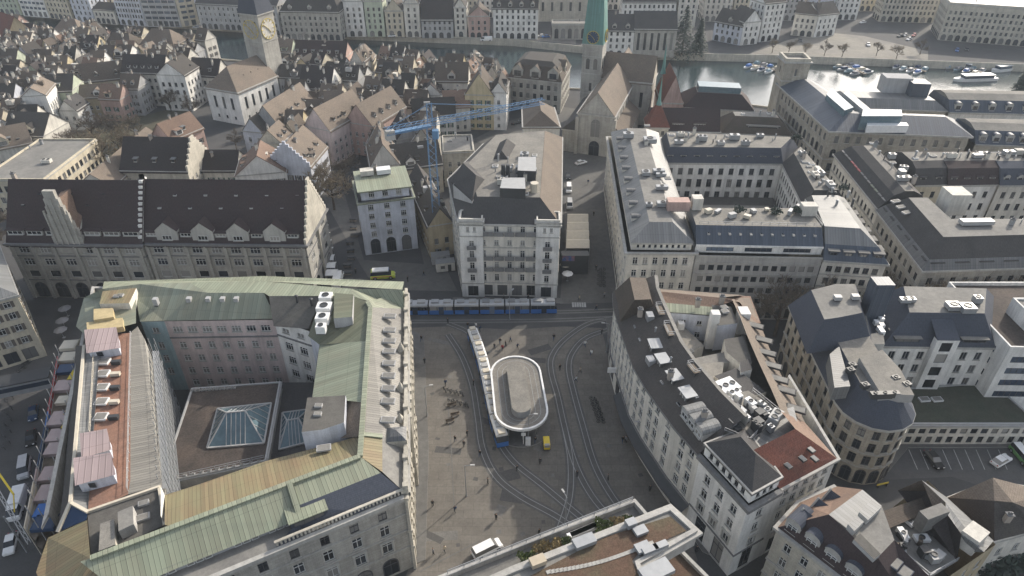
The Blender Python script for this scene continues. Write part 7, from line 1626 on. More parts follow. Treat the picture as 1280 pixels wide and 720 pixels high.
# ================================================================= trams
def frame_pts(path, s):
    L = 0
    for a, b in zip(path, path[1:]):
        d = hypot(b[0]-a[0], b[1]-a[1])
        if L+d >= s: t = (s-L)/d; return lerp(a, b, t)
        L += d
    a, b = path[-2], path[-1]; d = hypot(b[0]-a[0], b[1]-a[1]); t = (s-L)/d; return (b[0]+(b[0]-a[0])*t, b[1]+(b[1]-a[1])*t)
def tram(label, path, s0, secs, low, roofc, topmat, boxes):
    """sections along the path; body in blue, white waist and roof"""
    c = frame_pts(path, s0); t = thing('tram', label, 'tram', (c[0], c[1], 0)); o = t.location; s = s0
    for k, L in enumerate(secs):
        a = Vector(frame_pts(path, s+.18)); b = Vector(frame_pts(path, s+L-.18)); s += L; m = (a+b)/2; l = (b-a).length; rz = atan2((b-a).y, (b-a).x)
        loc = (m.x-o[0], m.y-o[1], 0.03); hw = 1.15; ends = (k == 0, k == len(secs)-1)
        def prof(y0, y1, z0, z1, taper, mt, nm, w=hw):
            mb = MB(); x0 = -l/2+(.9*taper if ends[0] else 0); x1 = l/2-(.9*taper if ends[1] else 0); xb0 = -l/2; xb1 = l/2
            mb.quad((xb0, -w, z0), (xb1, -w, z0), (x1, -w, z1), (x0, -w, z1)); mb.quad((xb1, w, z0), (xb0, w, z0), (x0, w, z1), (x1, w, z1)); mb.quad((xb1, -w, z0), (xb1, w, z0), (x1, w, z1), (x1, -w, z1)); mb.quad((xb0, w, z0), (xb0, -w, z0), (x0, -w, z1), (x0, w, z1)); mb.quad((x0, -w, z1), (x1, -w, z1), (x1, w, z1), (x0, w, z1))
            return mb
        p = obj('body', prof(0, 0, .25, 1.5, .15, 0, '').mesh('body', [M[low]]), t, loc, rz)
        g = prof(0, 0, 1.5, 2.55, .6, 0, '', hw-.02); obj('window_band', g.mesh('window_band', [M['glass']]), p)
        mb = MB(); n = max(2, int(l/1.5))
        for i in range(n+1): x = -l/2+l*i/n; x = max(-l/2+(.7 if ends[0] else .1), min(l/2-(.7 if ends[1] else .1), x)); [mb.box((x, sg*(hw-.0), 1.5), (.22, .06, 1.05)) for sg in (-1, 1)]
        obj('window_post', mb.mesh('window_post', [M['metald']]), p)
        for i in range(max(1, int(l/4))):
            for sg in (-1, 1): mb = MB(); mb.box((0, 0, .35), (1.25, .05, 2.15)); obj('door', mb.mesh('door', [M['glassb']]), p, (-l/2+l*(i+.5)/max(1, int(l/4)), sg*(hw+.02), 0))
        mb = MB(); x0 = -l/2+(.55 if ends[0] else 0); x1 = l/2-(.55 if ends[1] else 0)
        for z0, z1, w0, w1 in ((2.55, 3.0, hw, hw), (3.0, 3.25, hw, hw*.75)):
            mb.quad((x0, -w0, z0), (x1, -w0, z0), (x1, -w1, z1), (x0, -w1, z1)); mb.quad((x1, w0, z0), (x0, w0, z0), (x0, w1, z1), (x1, w1, z1)); mb.quad((x1, -w0, z0), (x1, w0, z0), (x1, w1, z1), (x1, -w1, z1)); mb.quad((x0, w0, z0), (x0, -w0, z0), (x0, -w1, z1), (x0, w1, z1))
        mb.quad((x0, -hw*.75, 3.25), (x1, -hw*.75, 3.25), (x1, hw*.75, 3.25), (x0, hw*.75, 3.25)); obj('roof', mb.mesh('roof', [M[roofc]]), p)
        for i in range(boxes): mb = MB(); mb.box((0, 0, 3.26), (l/boxes*.62, 1.35, .38)); obj('roof_equipment', mb.mesh('roof_equipment', [M[topmat if i % 2 == 0 else 'metall']]), p, (-l/2+l*(i+.5)/boxes, 0, 0))
        mb = MB()
        for x in (-l*.3, l*.3): mb.box((x, 0, .0), (1.8, 1.9, .5))
        obj('bogie', mb.mesh('bogie', [M['black']]), p)
        if not ends[1]: e = Vector(frame_pts(path, s)); mb = MB(); mb.box((0, 0, .4), (.55, 2.0, 2.6)); obj('gangway', mb.mesh('gangway', [M['black']]), t, (e.x-o[0], e.y-o[1], 0), rz)
    return t
top_path = TRK[1]; L_ = 0
tram('blue and white articulated tram passing straight in front of the hotel', [xy(498, 391.5), xy(798, 388)], 1.0, [6.6, 6.2, 6.2, 6.2, 6.2, 6.8], 'blue', 'silver', 'metal', 2)
tp = TRK[5]; i0 = 6
tram('long white roofed tram bending along the oval shelter in the square', tp[9:], 0.0, [5.6, 5.8, 5.8, 5.8, 5.8, 6.4], 'blue', 'whitep', 'beige', 3)
# ================================================================= shelter
T = thing('tram_shelter', 'oval tram shelter with broad grey roof and raised inner block', 'shelter', (*xy(650, 498, 0), 0)); TO = T.location
def stadium(c, d, L, r_, n=14):
    t = atan2(d[1], d[0]); out = []
    for s in (1, -1):
        e = (c[0]+cos(t)*L/2*s, c[1]+sin(t)*L/2*s)
        for i in range(n+1): a = t-pi/2+pi*i/n+(0 if s > 0 else pi); out.append((e[0]+r_*cos(a), e[1]+r_*sin(a)))
    return out
c0 = Vector(xy(648.5, 488, 4)); sd_ = Vector(xy(653, 520, 4))-Vector(xy(644, 458, 4)); sd_.normalize()
pt = xy(614, 480, 4); e_top = Vector(xy(640, 446, 4)); e_bot = Vector(xy(657, 538, 4)); LL = (e_top-e_bot).length; r_o = abs((Vector(xy(615, 470, 4))-Vector(xy(678, 466, 4))).length)/2
c0 = (e_top+e_bot)/2; o_ = stadium(c0, sd_, LL-2*r_o, r_o)
mb = MB(); mb.prism(o_, 3.75, 4.05, 0, 1, True, True); ob = obj('roof', mb.mesh('roof', [M['whitep'], m_ground('shelter_roof', (.20, .187, .165), (.165, .155, .14), .3, 3, .2)], (TO[0], TO[1], 0)), T)
mb = MB(); i_ = stadium(c0, sd_, LL-2*r_o, r_o-.35); o2 = stadium(c0, sd_, LL-2*r_o, r_o+.02)
for k in range(len(o_)): j = (k+1) % len(o_); mb.quad((*o2[k], 4.3), (*o2[j], 4.3), (*i_[j], 4.3), (*i_[k], 4.3)); mb.quad((*o2[k], 3.7), (*o2[j], 3.7), (*o2[j], 4.3), (*o2[k], 4.3)); mb.quad((*i_[j], 4.05), (*i_[k], 4.05), (*i_[k], 4.3), (*i_[j], 4.3))
obj('roof_rim', mb.mesh('roof_rim', [M['whitep']], (TO[0], TO[1], 0)), T)
mb = MB()
for f in (.35, .55, .75): 
    q = stadium(c0, sd_, LL-2*r_o, r_o*f+1.0); q2 = stadium(c0, sd_, LL-2*r_o, r_o*f+.92)
    for k in range(len(q)): j = (k+1) % len(q); mb.quad((*q[k], 4.065), (*q[j], 4.065), (*q2[j], 4.065), (*q2[k], 4.065))
obj('roof_seam', mb.mesh('roof_seam', [M['metal']], (TO[0], TO[1], 0)), T)
core = stadium(c0+sd_*.3, sd_, (LL-2*r_o)*.98, r_o*.36); mb = MB(); mb.prism(core, 4.05, 5.6, 0, 1); obj('raised_core', mb.mesh('raised_core', [M['metal'], M['gravel']], (TO[0], TO[1], 0)), T)
core = stadium(c0, sd_, (LL-2*r_o)*.98, r_o*.42); mb = MB(); mb.prism(core, 0, 3.75, 0); obj('kiosk_core', mb.mesh('kiosk_core', [M['glassb']], (TO[0], TO[1], 0)), T)
q = stadium(c0, sd_, LL-2*r_o, r_o-1.4, 4)
for k in range(0, len(q)): mb = MB(); mb.tube((0, 0, 0), (0, 0, 3.75), .14, None, 8); obj('column', mb.mesh('column', [M['metal']]), T, (q[k][0]-TO[0], q[k][1]-TO[1], 0))
kp = stadium(c0, sd_, LL-2*r_o, r_o+.6); mb = MB(); mb.prism(kp, -.02, .14, 0, 1); struct('platform', mb, [M['trim'], M_pave])
# ================================================================= tower crane
base = xy(549, 314, 0); CZ = 36.5
tc = thing('tower_crane', 'blue tower crane behind the hotel with its long jib over the church square', 'crane', (*base, 0))
def lattice(mb, p, q, w, n, m=0):
    p, q = Vector(p), Vector(q); d = (q-p).normalized(); up = Vector((0, 0, 1)) if abs(d.z) < .9 else Vector((1, 0, 0)); x = d.cross(up).normalized()*w/2; y = x.cross(d).normalized()*w/2
    cs = [x+y, -x+y, -x-y, x-y]
    for c in cs: mb.bar(p+c, q+c, .12, .12, m)
    for i in range(n):
        a, b = p+(q-p)*(i/n), p+(q-p)*((i+1)/n)
        for k in range(4): mb.bar(a+cs[k], b+cs[(k+1) % 4], .06, .06, m)
mb = MB(); lattice(mb, (0, 0, 1), (0, 0, CZ), 1.9, 20); obj('mast', mb.mesh('mast', [M['craneb']]), tc)
jd = Vector(xy(700, 130, CZ+1))-Vector(xy(545, 160, CZ+1)); jl = jd.length; jd.normalize(); bk = Vector(xy(483, 172, CZ+1))-Vector(xy(545, 159, CZ+1)); bl = bk.length; bd = -jd
mb = MB(); lattice(mb, (0, 0, CZ+1.2), (jd.x*jl*.92, jd.y*jl*.92, CZ+1.2), 1.3, 26); obj('jib', mb.mesh('jib', [M['craneb']]), tc)
mb = MB(); lattice(mb, (0, 0, CZ+1.0), (bd.x*bl*.9, bd.y*bl*.9, CZ+1.0), 1.6, 8); mb.bar((0, 0, CZ+.5), (bd.x*bl*.9, bd.y*bl*.9, CZ+.5), 1.6, .3); obj('counter_jib', mb.mesh('counter_jib', [M['craneb']]), tc)
mb = MB(); e = bd*bl*.82; mb.box((e.x, e.y, CZ-1.2), (2.2, 1.6, 2.4), atan2(bd.y, bd.x)); obj('counterweight', mb.mesh('counterweight', [M['concrete']]), tc)
mb = MB(); mb.box((1.3, -1.2, CZ-2.4), (1.5, 1.7, 2.1)); obj('cab', mb.mesh('cab', [M['craneb']]), tc); mb = MB(); lattice(mb, (0, 0, CZ+1), (0, 0, CZ+6), 1.2, 4); obj('tower_head', mb.mesh('tower_head', [M['craneb']]), tc)
mb = MB(); mb.bar((0, 0, CZ+6), (jd.x*jl*.6, jd.y*jl*.6, CZ+1.9), .12); mb.bar((0, 0, CZ+6), (bd.x*bl*.85, bd.y*bl*.85, CZ+1.6), .12); obj('tie_rod', mb.mesh('tie_rod', [M['craneb']]), tc)
mb = MB(); mb.box((0, 0, 0), (5, 5, 1.2)); obj('base_block', mb.mesh('base_block', [M['concrete']]), tc)
# site cabins at the crane foot
for i, (u, v, s, m, l) in enumerate(((551, 328, (5, 2.4, 2.6), 'greyw', 'grey site cabin at the crane foot beside the hotel'), (557, 337, (5, 2.4, 2.6), 'offwhite', 'pale site cabin in front of the grey one at the crane foot'), (545, 318, (3, 2.2, 2.4), 'metal', 'small metal site container left of the crane foot'))):
    x, y, _ = at(u, v); t = thing('site_cabin', l, 'cabin', (x, y, 0), .2); mb = MB(); mb.box((0, 0, .15), s); obj('body', mb.mesh('body', [M[m]]), t); mb = MB(); mb.box((0, 0, s[2]+.15), (s[0]+.1, s[1]+.1, .12)); obj('roof', mb.mesh('roof', [M['metal']]), t); mb = MB(); mb.box((-.8, -s[1]/2-.02, 1.1), (1.1, .06, .9)); obj('window', mb.mesh('window', [M['glass']]), t); mb = MB(); mb.box((1.0, -s[1]/2-.02, .2), (.9, .06, 2.0)); obj('door', mb.mesh('door', [M['metald']]), t)
# ================================================================= stage tent with screen, stalls
t = thing('event_tent', 'white ribbed tent roof standing in the lane beside the hotel', 'tent', (*xy(721, 300, 0), 0)); to = t.location
p0, p1, p2, p3 = [xy(u, v, 6.5) for u, v in ((707.5, 309), (737, 309), (735, 266), (709.5, 266))]; mb = MB(); nr = 4
for i in range(nr):
    a, b = lerp(p0, p3, i/nr), lerp(p0, p3, (i+1)/nr); c, d = lerp(p1, p2, i/nr), lerp(p1, p2, (i+1)/nr); m0, m1 = lerp(a, b, .5), lerp(c, d, .5)
    mb.quad((*a, 6.2), (*c, 6.2), (*m1, 7.2), (*m0, 7.2)); mb.quad((*m0, 7.2), (*m1, 7.2), (*d, 6.2), (*b, 6.2)); mb.poly([(*a, 6.2), (*m0, 7.2), (*b, 6.2)]); mb.poly([(*c, 6.2), (*d, 6.2), (*m1, 7.2)])
obj('canopy', mb.mesh('canopy', [M['beige']], to), t); mb = MB()
for i in range(nr+1):
    for e in (lerp(p0, p3, i/nr), lerp(p1, p2, i/nr)): mb.bar((*e, 0), (*e, 6.2), .15)
obj('frame', mb.mesh('frame', [M['metal']], to), t)
mb = MB(); mb.quad((*p0, 1), (*p1, 1), (*p1, 6.1), (*p0, 6.1)); obj('front_wall', mb.mesh('front_wall', [M['metald']], to), t)
t = thing('video_screen', 'dark stage front with a glowing blue screen under the white tent', 'screen', (*xy(720, 345, 0), 0)); to = t.location; a, b = xy(701, 343), xy(735, 345)
mb = MB(); mb.box(((a[0]+b[0])/2, a[1]+1.4, 0), (b[0]-a[0], 2.6, 5.8)); obj('cabinet', mb.mesh('cabinet', [M['metald']], to), t); mb = MB(); mb.box(((a[0]*.75+b[0]*.25), a[1]+.05, 4.2), ((b[0]-a[0])*.45, .1, 1.5)); obj('display', mb.mesh('display', [m_ground('display', (.06, .12, .28), (.30, .13, .10), .5, 3, .3)], to), t)
for i in range(7):
    u, v = 406+.5*i+(6-i)*2.4-6, 347-i*9.5; x, y, _ = at(u+2, v+3); t = thing('market_stall', 'white roofed market stall beside the sunlit gable, %s from the near end of the row' % ORD[i], 'stall', (x, y, 0), .05, 'white market stalls')
    mb = MB(); mb.quad((-1.5, -1.5, 2.4), (1.5, -1.5, 2.4), (1.5, 0, 2.9), (-1.5, 0, 2.9)); mb.quad((-1.5, 0, 2.9), (1.5, 0, 2.9), (1.5, 1.5, 2.4), (-1.5, 1.5, 2.4)); obj('canopy', mb.mesh('canopy', [M['whitep']]), t)
    mb = MB()
    for sx in (-1.4, 1.4):
        for sy in (-1.4, 1.4): mb.bar((sx, sy, 0), (sx, sy, 2.4), .08)
    obj('frame', mb.mesh('frame', [M['metal']]), t); mb = MB(); mb.box((0, -.9, .1), (2.6, .7, .85)); obj('counter', mb.mesh('counter', [M['wood']]), t)
# outdoor tables in rows by the stalls
for i in range(9):
    x, y, _ = at(436-(i % 3)*2+i*1.2, 352-i*9.5); t = thing('cafe_table', 'dark outdoor table in the row right of the stalls, %s from the near end' % ORD[i], 'table', (x, y, 0), .1, 'outdoor tables by the stalls'); mb = MB(); mb.box((0, 0, .7), (2.2, .9, .06)); obj('tabletop', mb.mesh('tabletop', [M['metald']]), t)
    for sy in (-.9, .9): mb = MB(); mb.box((0, sy, .4), (2.2, .35, .06)); mb.box((-.8, sy, 0), (.08, .3, .4)); mb.box((.8, sy, 0), (.08, .3, .4)); obj('bench', mb.mesh('bench', [M['wood']]), t)
    mb = MB(); mb.box((-.8, 0, 0), (.08, .7, .7)); mb.box((.8, 0, 0), (.08, .7, .7)); obj('leg_frame', mb.mesh('leg_frame', [M['metald']]), t)
# ================================================================= people
def person_mesh(pose):
    v = [(0, 0, .95), (0, 0, 1.15), (0, .01, 1.4), (0, .02, 1.52), (0, .05, 1.66), (0, .04, 1.76)]; r = [(.17, .13), (.17, .12), (.19, .12), (.07, .07), (.10, .115), (.08, .09)]; e = [(0, 1), (1, 2), (2, 3), (3, 4), (4, 5)]
    def add(p, q, par): v.append(p); r.append(q if isinstance(q, tuple) else (q, q)); e.append((par, len(v)-1)); return len(v)-1
    s = .28 if pose == 0 else .06
    for sx in (-1, 1):
        a = add((sx*.1, 0, .86), .1, 0); b = add((sx*.1, sx*s*.55+.04, .48), .07, a); c = add((sx*.1, sx*s-.05, .09), .05, b); add((sx*.11, sx*s+.13, .045), (.045, .035), c)
        a = add((sx*.2, .01, 1.41), .065, 2); b = add((sx*.26, -sx*s*.4, 1.14), .052, a); c = add((sx*.26, -sx*s*.7+.1, .9), .04, b); add((sx*.255, -sx*s*.75+.14, .8), (.035, .025), c)
    me = bpy.data.meshes.new('body'); me.from_pydata(v, e, []); o = bpy.data.objects.new('tmp', me); C.objects.link(o)
    m = o.modifiers.new('s', 'SKIN'); 
    for i, d in enumerate(me.skin_vertices[0].data): d.radius = r[i]; d.use_root = i == 0
    o.modifiers.new('u', 'SUBSURF').levels = 1
    dg = bpy.context.evaluated_depsgraph_get(); ev = o.evaluated_get(dg); nm = bpy.data.meshes.new_from_object(ev); bpy.data.objects.remove(o); return nm
PM = [person_mesh(0), person_mesh(1)]
def person_variant(k, coat, legs, hair):
    me = PM[k].copy(); me.materials.clear()
    for m in ('skin', coat, legs, hair): me.materials.append(M[m])
    for p in me.polygons:
        c = p.center; p.material_index = 3 if (c.z > 1.70 or (c.z > 1.58 and c.y < .03)) else (0 if c.z > 1.5 else (2 if c.z < .86 and abs(c.x) < .19 else (0 if c.z < .84 else 1))); p.use_smooth = True
    return me
HAIRM = 'bark'
PV = [person_variant(i % 2, c, l, 'bark') for i, (c, l) in enumerate((('black', 'navy'), ('metald', 'black'), ('navy', 'metald'), ('grey_p', 'black'), ('whitep', 'navy'), ('red', 'black'), ('tan_p', 'metald'), ('black', 'black')))]
PEO = [(527, 427, 0, 'person in dark clothes walking alone near the palace front, upper end of the square'), (531, 455, 1, 'person in dark coat standing by the palace front, below the lone walker'), (557, 482, 2, 'person in navy standing at the tip of the sunlit wedge'), (569, 552, 0, 'person in black walking with long shadow left of the tram front'), (580, 558, 1, 'person in dark coat right beside the walker left of the tram front'), (584, 545, 7, 'person in black at the edge of sunlight near the tram side'), (541, 633, 7, 'person in black alone in the sun near the palace corner'), (569, 640, 2, 'person in navy on the pale drain line, lower square'), (610, 605, 7, 'person in black with long shadow near the tram rails, lower square'), (542, 693, 3, 'person in grey near the bottom of the sunlit square'), (646, 589, 7, 'person in black walking below the oval shelter'), (675, 580, 1, 'person in dark coat right of the white signpost below the shelter'), (669, 554, 0, 'person in dark clothes between the white signpost and the yellow cart'), (679, 499, 7, 'person in black at the right rim of the oval shelter'), (692, 425, 0, 'person in dark clothes right of the shelter, near the curved rails'), (700, 463, 7, 'person in black walking between the curved rails'), (647, 436, 2, 'person in navy waiting just above the oval shelter'), (721, 596, 1, 'person in dark coat standing between rails, lower right of the square'), (674, 669, 7, 'person in black near the foreground terrace'), (778, 553, 0, 'left person of a pair walking beside the curved terrace'), (782, 553, 3, 'right person of a pair in grey beside the curved terrace'), (812, 614, 1, 'person in dark coat near the shop awnings, lower right'), (739, 444, 4, 'person in white top right of the curved rails'), (731, 433, 4, 'person in pale jacket close to the curved rails top'), (725, 466, 6, 'person in tan coat by the right curved rails'), (720, 477, 4, 'person in white jacket by the inner rails, right side'), (595, 410, 4, 'person in white jacket above the bending tram'), (600, 414, 2, 'person in navy crossing above the bending tram'), (618, 436, 7, 'person in black waiting at the tram stop, first from left'), (625, 430, 0, 'person in dark clothes waiting at the tram stop, second from left'), (632, 433, 1, 'person in dark coat waiting at the tram stop, third from left'), (628, 438, 5, 'person in red waiting at the tram stop'), (638, 428, 2, 'person in navy waiting at the tram stop, rightmost'), (745, 338, 7, 'person in black walking down the lane by the bank house'), (736, 300, 0, 'person in dark clothes in the lane right of the tent'), (755, 372, 3, 'person in grey at the lane mouth'), (724, 376, 6, 'person in tan coat before the hotel corner'), (660, 376, 7, 'person in black before the hotel middle bays'), (690, 160, 0, 'person in dark clothes on the sunlit church square, left'), (694, 161, 2, 'person in navy on the sunlit church square, right'), (445, 342, 1, 'person in dark coat left of the ambulance'), (510, 352, 7, 'person in black right of the ambulance'), (455, 372, 3, 'person in grey below the ambulance'), (592, 482, 7, 'person in black by the track, left of the bending tram'), (556, 690, 6, 'person in tan coat near the drain line at the bottom'), (585, 410, 0, 'person in dark clothes at the palace end of the straight tram'), (560, 404, 7, 'person in black between palace corner and bending tram'), (607, 378, 2, 'person in navy before the hotel left pavilion'), (630, 374, 3, 'person in grey before the hotel left middle bay'), (745, 388, 0, 'person in dark clothes crossing the rails at the lane mouth'), (752, 418, 1, 'person in dark coat at the upper curved terrace pavement'), (765, 470, 7, 'person in black at the curved terrace shop front, upper part'), (795, 545, 2, 'person in navy at the curved terrace shop front, lower part'), (838, 640, 0, 'person in dark clothes at the near corner of the curved terrace'), (870, 690, 7, 'person in black at the foot of the white corner head'), (760, 600, 1, 'person in dark coat walking on the open lower right square'), (620, 650, 7, 'person in black alone in the middle of the lower square'), (600, 570, 0, 'person in dark clothes left of the bending tram front'), (742, 270, 7, 'person in black higher up the lane by the bank house'), (735, 230, 2, 'person in navy near the lane top toward the minster'), (495, 365, 1, 'person in dark coat behind the palace back corner'), (530, 345, 0, 'person in dark clothes between ambulance and crane foot')]
for i, (u, v, k, l) in enumerate(PEO):
    x, y, _ = at(u, v); zz = .14 if (u, v) in ((527, 427), (531, 455), (679, 499), (660, 376)) else .012
    t = tag(obj('person', PV[k], None, (x, y, zz), R.uniform(0, 6.28)), l, 'person'); s = R.uniform(.96, 1.06); t.scale = (s*1.08, s*1.08, s)
# ================================================================= bicycles, benches, posts
def bicycle_mesh():
    fr = MB(); 
    for a, b in (((0, -.5, .35), (0, -.15, .3)), ((0, -.15, .3), (0, -.3, .85)), ((0, -.3, .8), (0, .38, .82)), ((0, -.15, .3), (0, .4, .78)), ((0, .36, .95), (0, .52, .35)), ((0, -.5, .35), (0, -.28, .78))): fr.bar(a, b, .06)
    fr.bar((-.28, .34, .98), (.28, .34, .98), .05); wh = MB()
    for i in range(14): a, b = 2*pi*i/14, 2*pi*(i+1)/14; wh.bar((0, .34*cos(a), .34*sin(a)), (0, .34*cos(b), .34*sin(b)), .06)
    for i in range(6): a = pi*i/3; wh.bar((0, 0, 0), (0, .33*cos(a), .33*sin(a)), .02)
    sa = MB(); sa.box((0, -.32, .86), (.16, .28, .08)); return fr.mesh('frame', [M['metald']]), wh.mesh('wheel', [M['black']]), sa.mesh('saddle', [M['black']])
BM = bicycle_mesh()
def bike(u, v, rz, label, group): 
    x, y, _ = at(u, v); t = thing('bicycle', label, 'bicycle', (x, y, .012), rz, group); obj('frame', BM[0], t); obj('saddle', BM[2], t)
    for yy in (-.52, .52): obj('wheel', BM[1], t, (0, yy, .37))
for i in range(9): bike(741+i*1.25+(i % 2)*.8, 500+i*3.6, 1.2+.1*(i % 3), 'dark bicycle in the row right of the curved rails, %s from the top' % ORD[i], 'bicycles parked on the square')
for i in range(10): bike(556+(i % 5)*5.2+(i//5)*7, 489+(i//5)*14+(i % 5)*1.2, .5+.2*(i % 3), 'dark bicycle by the sunlit wedge, %s in the %s rack row' % (ORD[i % 5], ['upper', 'lower'][i//5]), 'bicycles in the sunlit rack')
for i in range(9): bike(753-(i % 2)*3, 338+i*2.6, 1.4, 'bicycle leaning along the lane wall, %s from the far end' % ORD[i], 'bicycles along the lane wall')
MOT = None
def motor(u, v, rz, label):
    x, y, _ = at(u, v); t = thing('motorcycle', label, 'motorcycle', (x, y, .012), rz, 'motorcycles in the left street'); b = MB(); b.lathe((0, 0, .45), [(.02, 0), (.2, .05), (.24, .25), (.16, .42), (0, .45)], 8); b.box((0, -.4, .7), (.3, .7, .14)); b.box((0, .45, .5), (.14, .5, .4)); b.bar((-.36, .5, 1.0), (.36, .5, 1.0), .06); obj('body', b.mesh('body', [M['metald']]), t)
    for yy in (-.65, .7): obj('wheel', BM[1], t, (0, yy, .37))
for i in range(12): motor(5+(i % 2)*6+i*.5, 560-i*7, .9, 'dark motorcycle parked along the left street edge, %s from below' % ORD[i])
for i in range(6): motor(22+i*5.6, 470-i*7, -.6, 'dark motorcycle parked by the cream street building, %s from below' % ORD[i])
def bench(u, v, rz, label):
    x, y, _ = at(u, v); t = thing('park_bench', label, 'bench', (x, y, .012), rz); a = MB(); a.box((0, 0, .42), (1.8, .45, .06)); obj('seat', a.mesh('seat', [M['wood']]), t); a = MB(); a.box((0, .22, .5), (1.8, .06, .4)); obj('backrest', a.mesh('backrest', [M['wood']]), t)
    for sx in (-.7, .7): a = MB(); a.box((0, 0, 0), (.08, .4, .42)); obj('leg', a.mesh('leg', [M['metald']]), t, (sx, 0, 0))
bench(565, 508, .3, 'upper wooden bench at the rim of the sunlit wedge'); bench(569, 520, .3, 'middle wooden bench at the rim of the sunlit wedge'); bench(563, 528, .3, 'lower wooden bench at the rim of the sunlit wedge')
def lamp(u, v, h, label, rz=0, two=False):
    x, y, _ = at(u, v); t = thing('street_lamp', label, 'lamp post', (x, y, 0), rz); a = MB(); a.tube((0, 0, 0), (0, 0, h), .11, .07, 8); a.tube((0, 0, 0), (0, 0, .6), .18, .13, 8); a.bar((0, 0, h), (1.2, 0, h+.25), .07); obj('pole', a.mesh('pole', [M['metal']]), t); a = MB(); a.box((1.35, 0, h+.16), (.8, .3, .14)); obj('lamp_head', a.mesh('lamp_head', [M['metall']]), t)
lamp(660, 553, 7.5, 'tall pole rising beside the white signpost below the shelter'); lamp(637, 400, 8, 'pole beside the straight tram at the stop', 1); lamp(534, 520, 8, 'pole along the palace pavement, middle', .2); lamp(758, 440, 8, 'pole at the upper curved terrace pavement', 3); lamp(800, 566, 8, 'pole at the lower curved terrace pavement', 3); lamp(706, 660, 8, 'pole at the lower right rails', 2); lamp(768, 300, 7, 'pole at the lane side of the bank house', 3); lamp(1098, 560, 7, 'pole at the car park kerb by the round corner house', 1); lamp(583, 620, 8, 'pole in the lower square left of the rails', 0)
x, y, _ = at(660, 556); t = thing('signpost', 'white signpost and ticket machine below the oval shelter', 'signpost', (x, y, .012)); a = MB(); a.box((0, 0, 0), (1.0, .7, 1.9)); obj('ticket_machine', a.mesh('ticket_machine', [M['whitep']]), t); a = MB(); a.tube((-.9, .1, 0), (-.9, .1, 3.2), .07); a.box((-.9, .1, 2.4), (.9, .1, .8)); obj('sign_panel', a.mesh('sign_panel', [M['whitep']]), t)
x, y, _ = at(683, 558); t = thing('cargo_cart', 'yellow delivery cart with dark wheels below the shelter', 'cart', (x, y, .012), .05); a = MB(); a.box((0, 0, .35), (1.2, 2.3, 1.25)); obj('body', a.mesh('body', [M['yellow_p']]), t); a = MB(); a.box((0, -1.0, 1.0), (1.0, .5, .62)); obj('box_window', a.mesh('box_window', [M['glass']]), t)
for sx in (-.55, .55):
    for yy in (-.8, .8): obj('wheel', WH, t, (sx, yy, .34))
x, y, _ = at(1102, 608); t = thing('barrier', 'yellow road barrier beside the round corner house', 'barrier', (x, y, .012), .25); a = MB(); a.box((0, 0, .5), (2.4, .12, .4)); obj('board', a.mesh('board', [M['yellow_p']]), t)
for sx in (-.9, .9): a = MB(); a.box((0, 0, 0), (.12, .5, .55)); obj('leg', a.mesh('leg', [M['metald']]), t, (sx, 0, 0))
a = xy(-4, 612, 9); b = xy(36, 678, 9); t = thing('loading_boom', 'pale green and yellow lattice boom above the left street', 'boom', (*xy(34, 690, 0), 0)); o = t.location
m_ = MB(); m_.tube((*xy(34, 690, 0), 0), (*xy(34, 690, 0), 9.3), .16, .12, 8); obj('mast', m_.mesh('mast', [M['metal']], o), t); m_ = MB(); lattice(m_, (*a, 9), (*b, 9), .45, 9); obj('arm', m_.mesh('arm', [M['metall']], o), t); m_ = MB(); m_.bar((*xy(-4, 588, 9), 9), (*xy(17, 618, 9), 9), .3); m_.bar((*xy(17, 618, 9), 9), (*xy(18, 640, 9), 9), .15); obj('stay', m_.mesh('stay', [M['yellow_p']], o), t)
x, y, _ = at(752, 460); t = thing('shop_sign', 'white projecting sign on the curved terrace front', 'sign', (*xy(771, 462, 6), 5.2)); a = MB(); a.box((-1.0, 0, 0), (1.8, .2, 1.3)); obj('sign_panel', a.mesh('sign_panel', [M['whitep']]), t); a = MB(); a.bar((0, 0, 1.0), (1.6, 0, 1.0), .08); obj('bracket', a.mesh('bracket', [M['metald']]), t)
def parasol(u, v, m, label, group): 
    x, y, _ = at(u, v); t = thing('parasol', label, 'parasol', (x, y, 0), 0, group); a = MB(); a.lathe((0, 0, 2.3), [(1.5, 0), (.05, .6), (0, .65)], 8); obj('canopy', a.mesh('canopy', [M[m]]), t); a = MB(); a.tube((0, 0, 0), (0, 0, 2.4), .04); a.box((0, 0, 0), (.6, .6, .08)); obj('pole', a.mesh('pole', [M['metal']]), t)
parasol(709, 351, 'whitep', 'white parasol at the hotel right corner, nearer one', None); parasol(706, 340, 'beige', 'beige parasol at the hotel right corner, farther one', None); parasol(85, 395, 'grey_p', 'grey parasol left of the palace back corner, upper one', None); parasol(82, 410, 'grey_p', 'grey parasol left of the palace back corner, middle one', None); parasol(80, 422, 'grey_p', 'grey parasol left of the palace back corner, lower one', None)
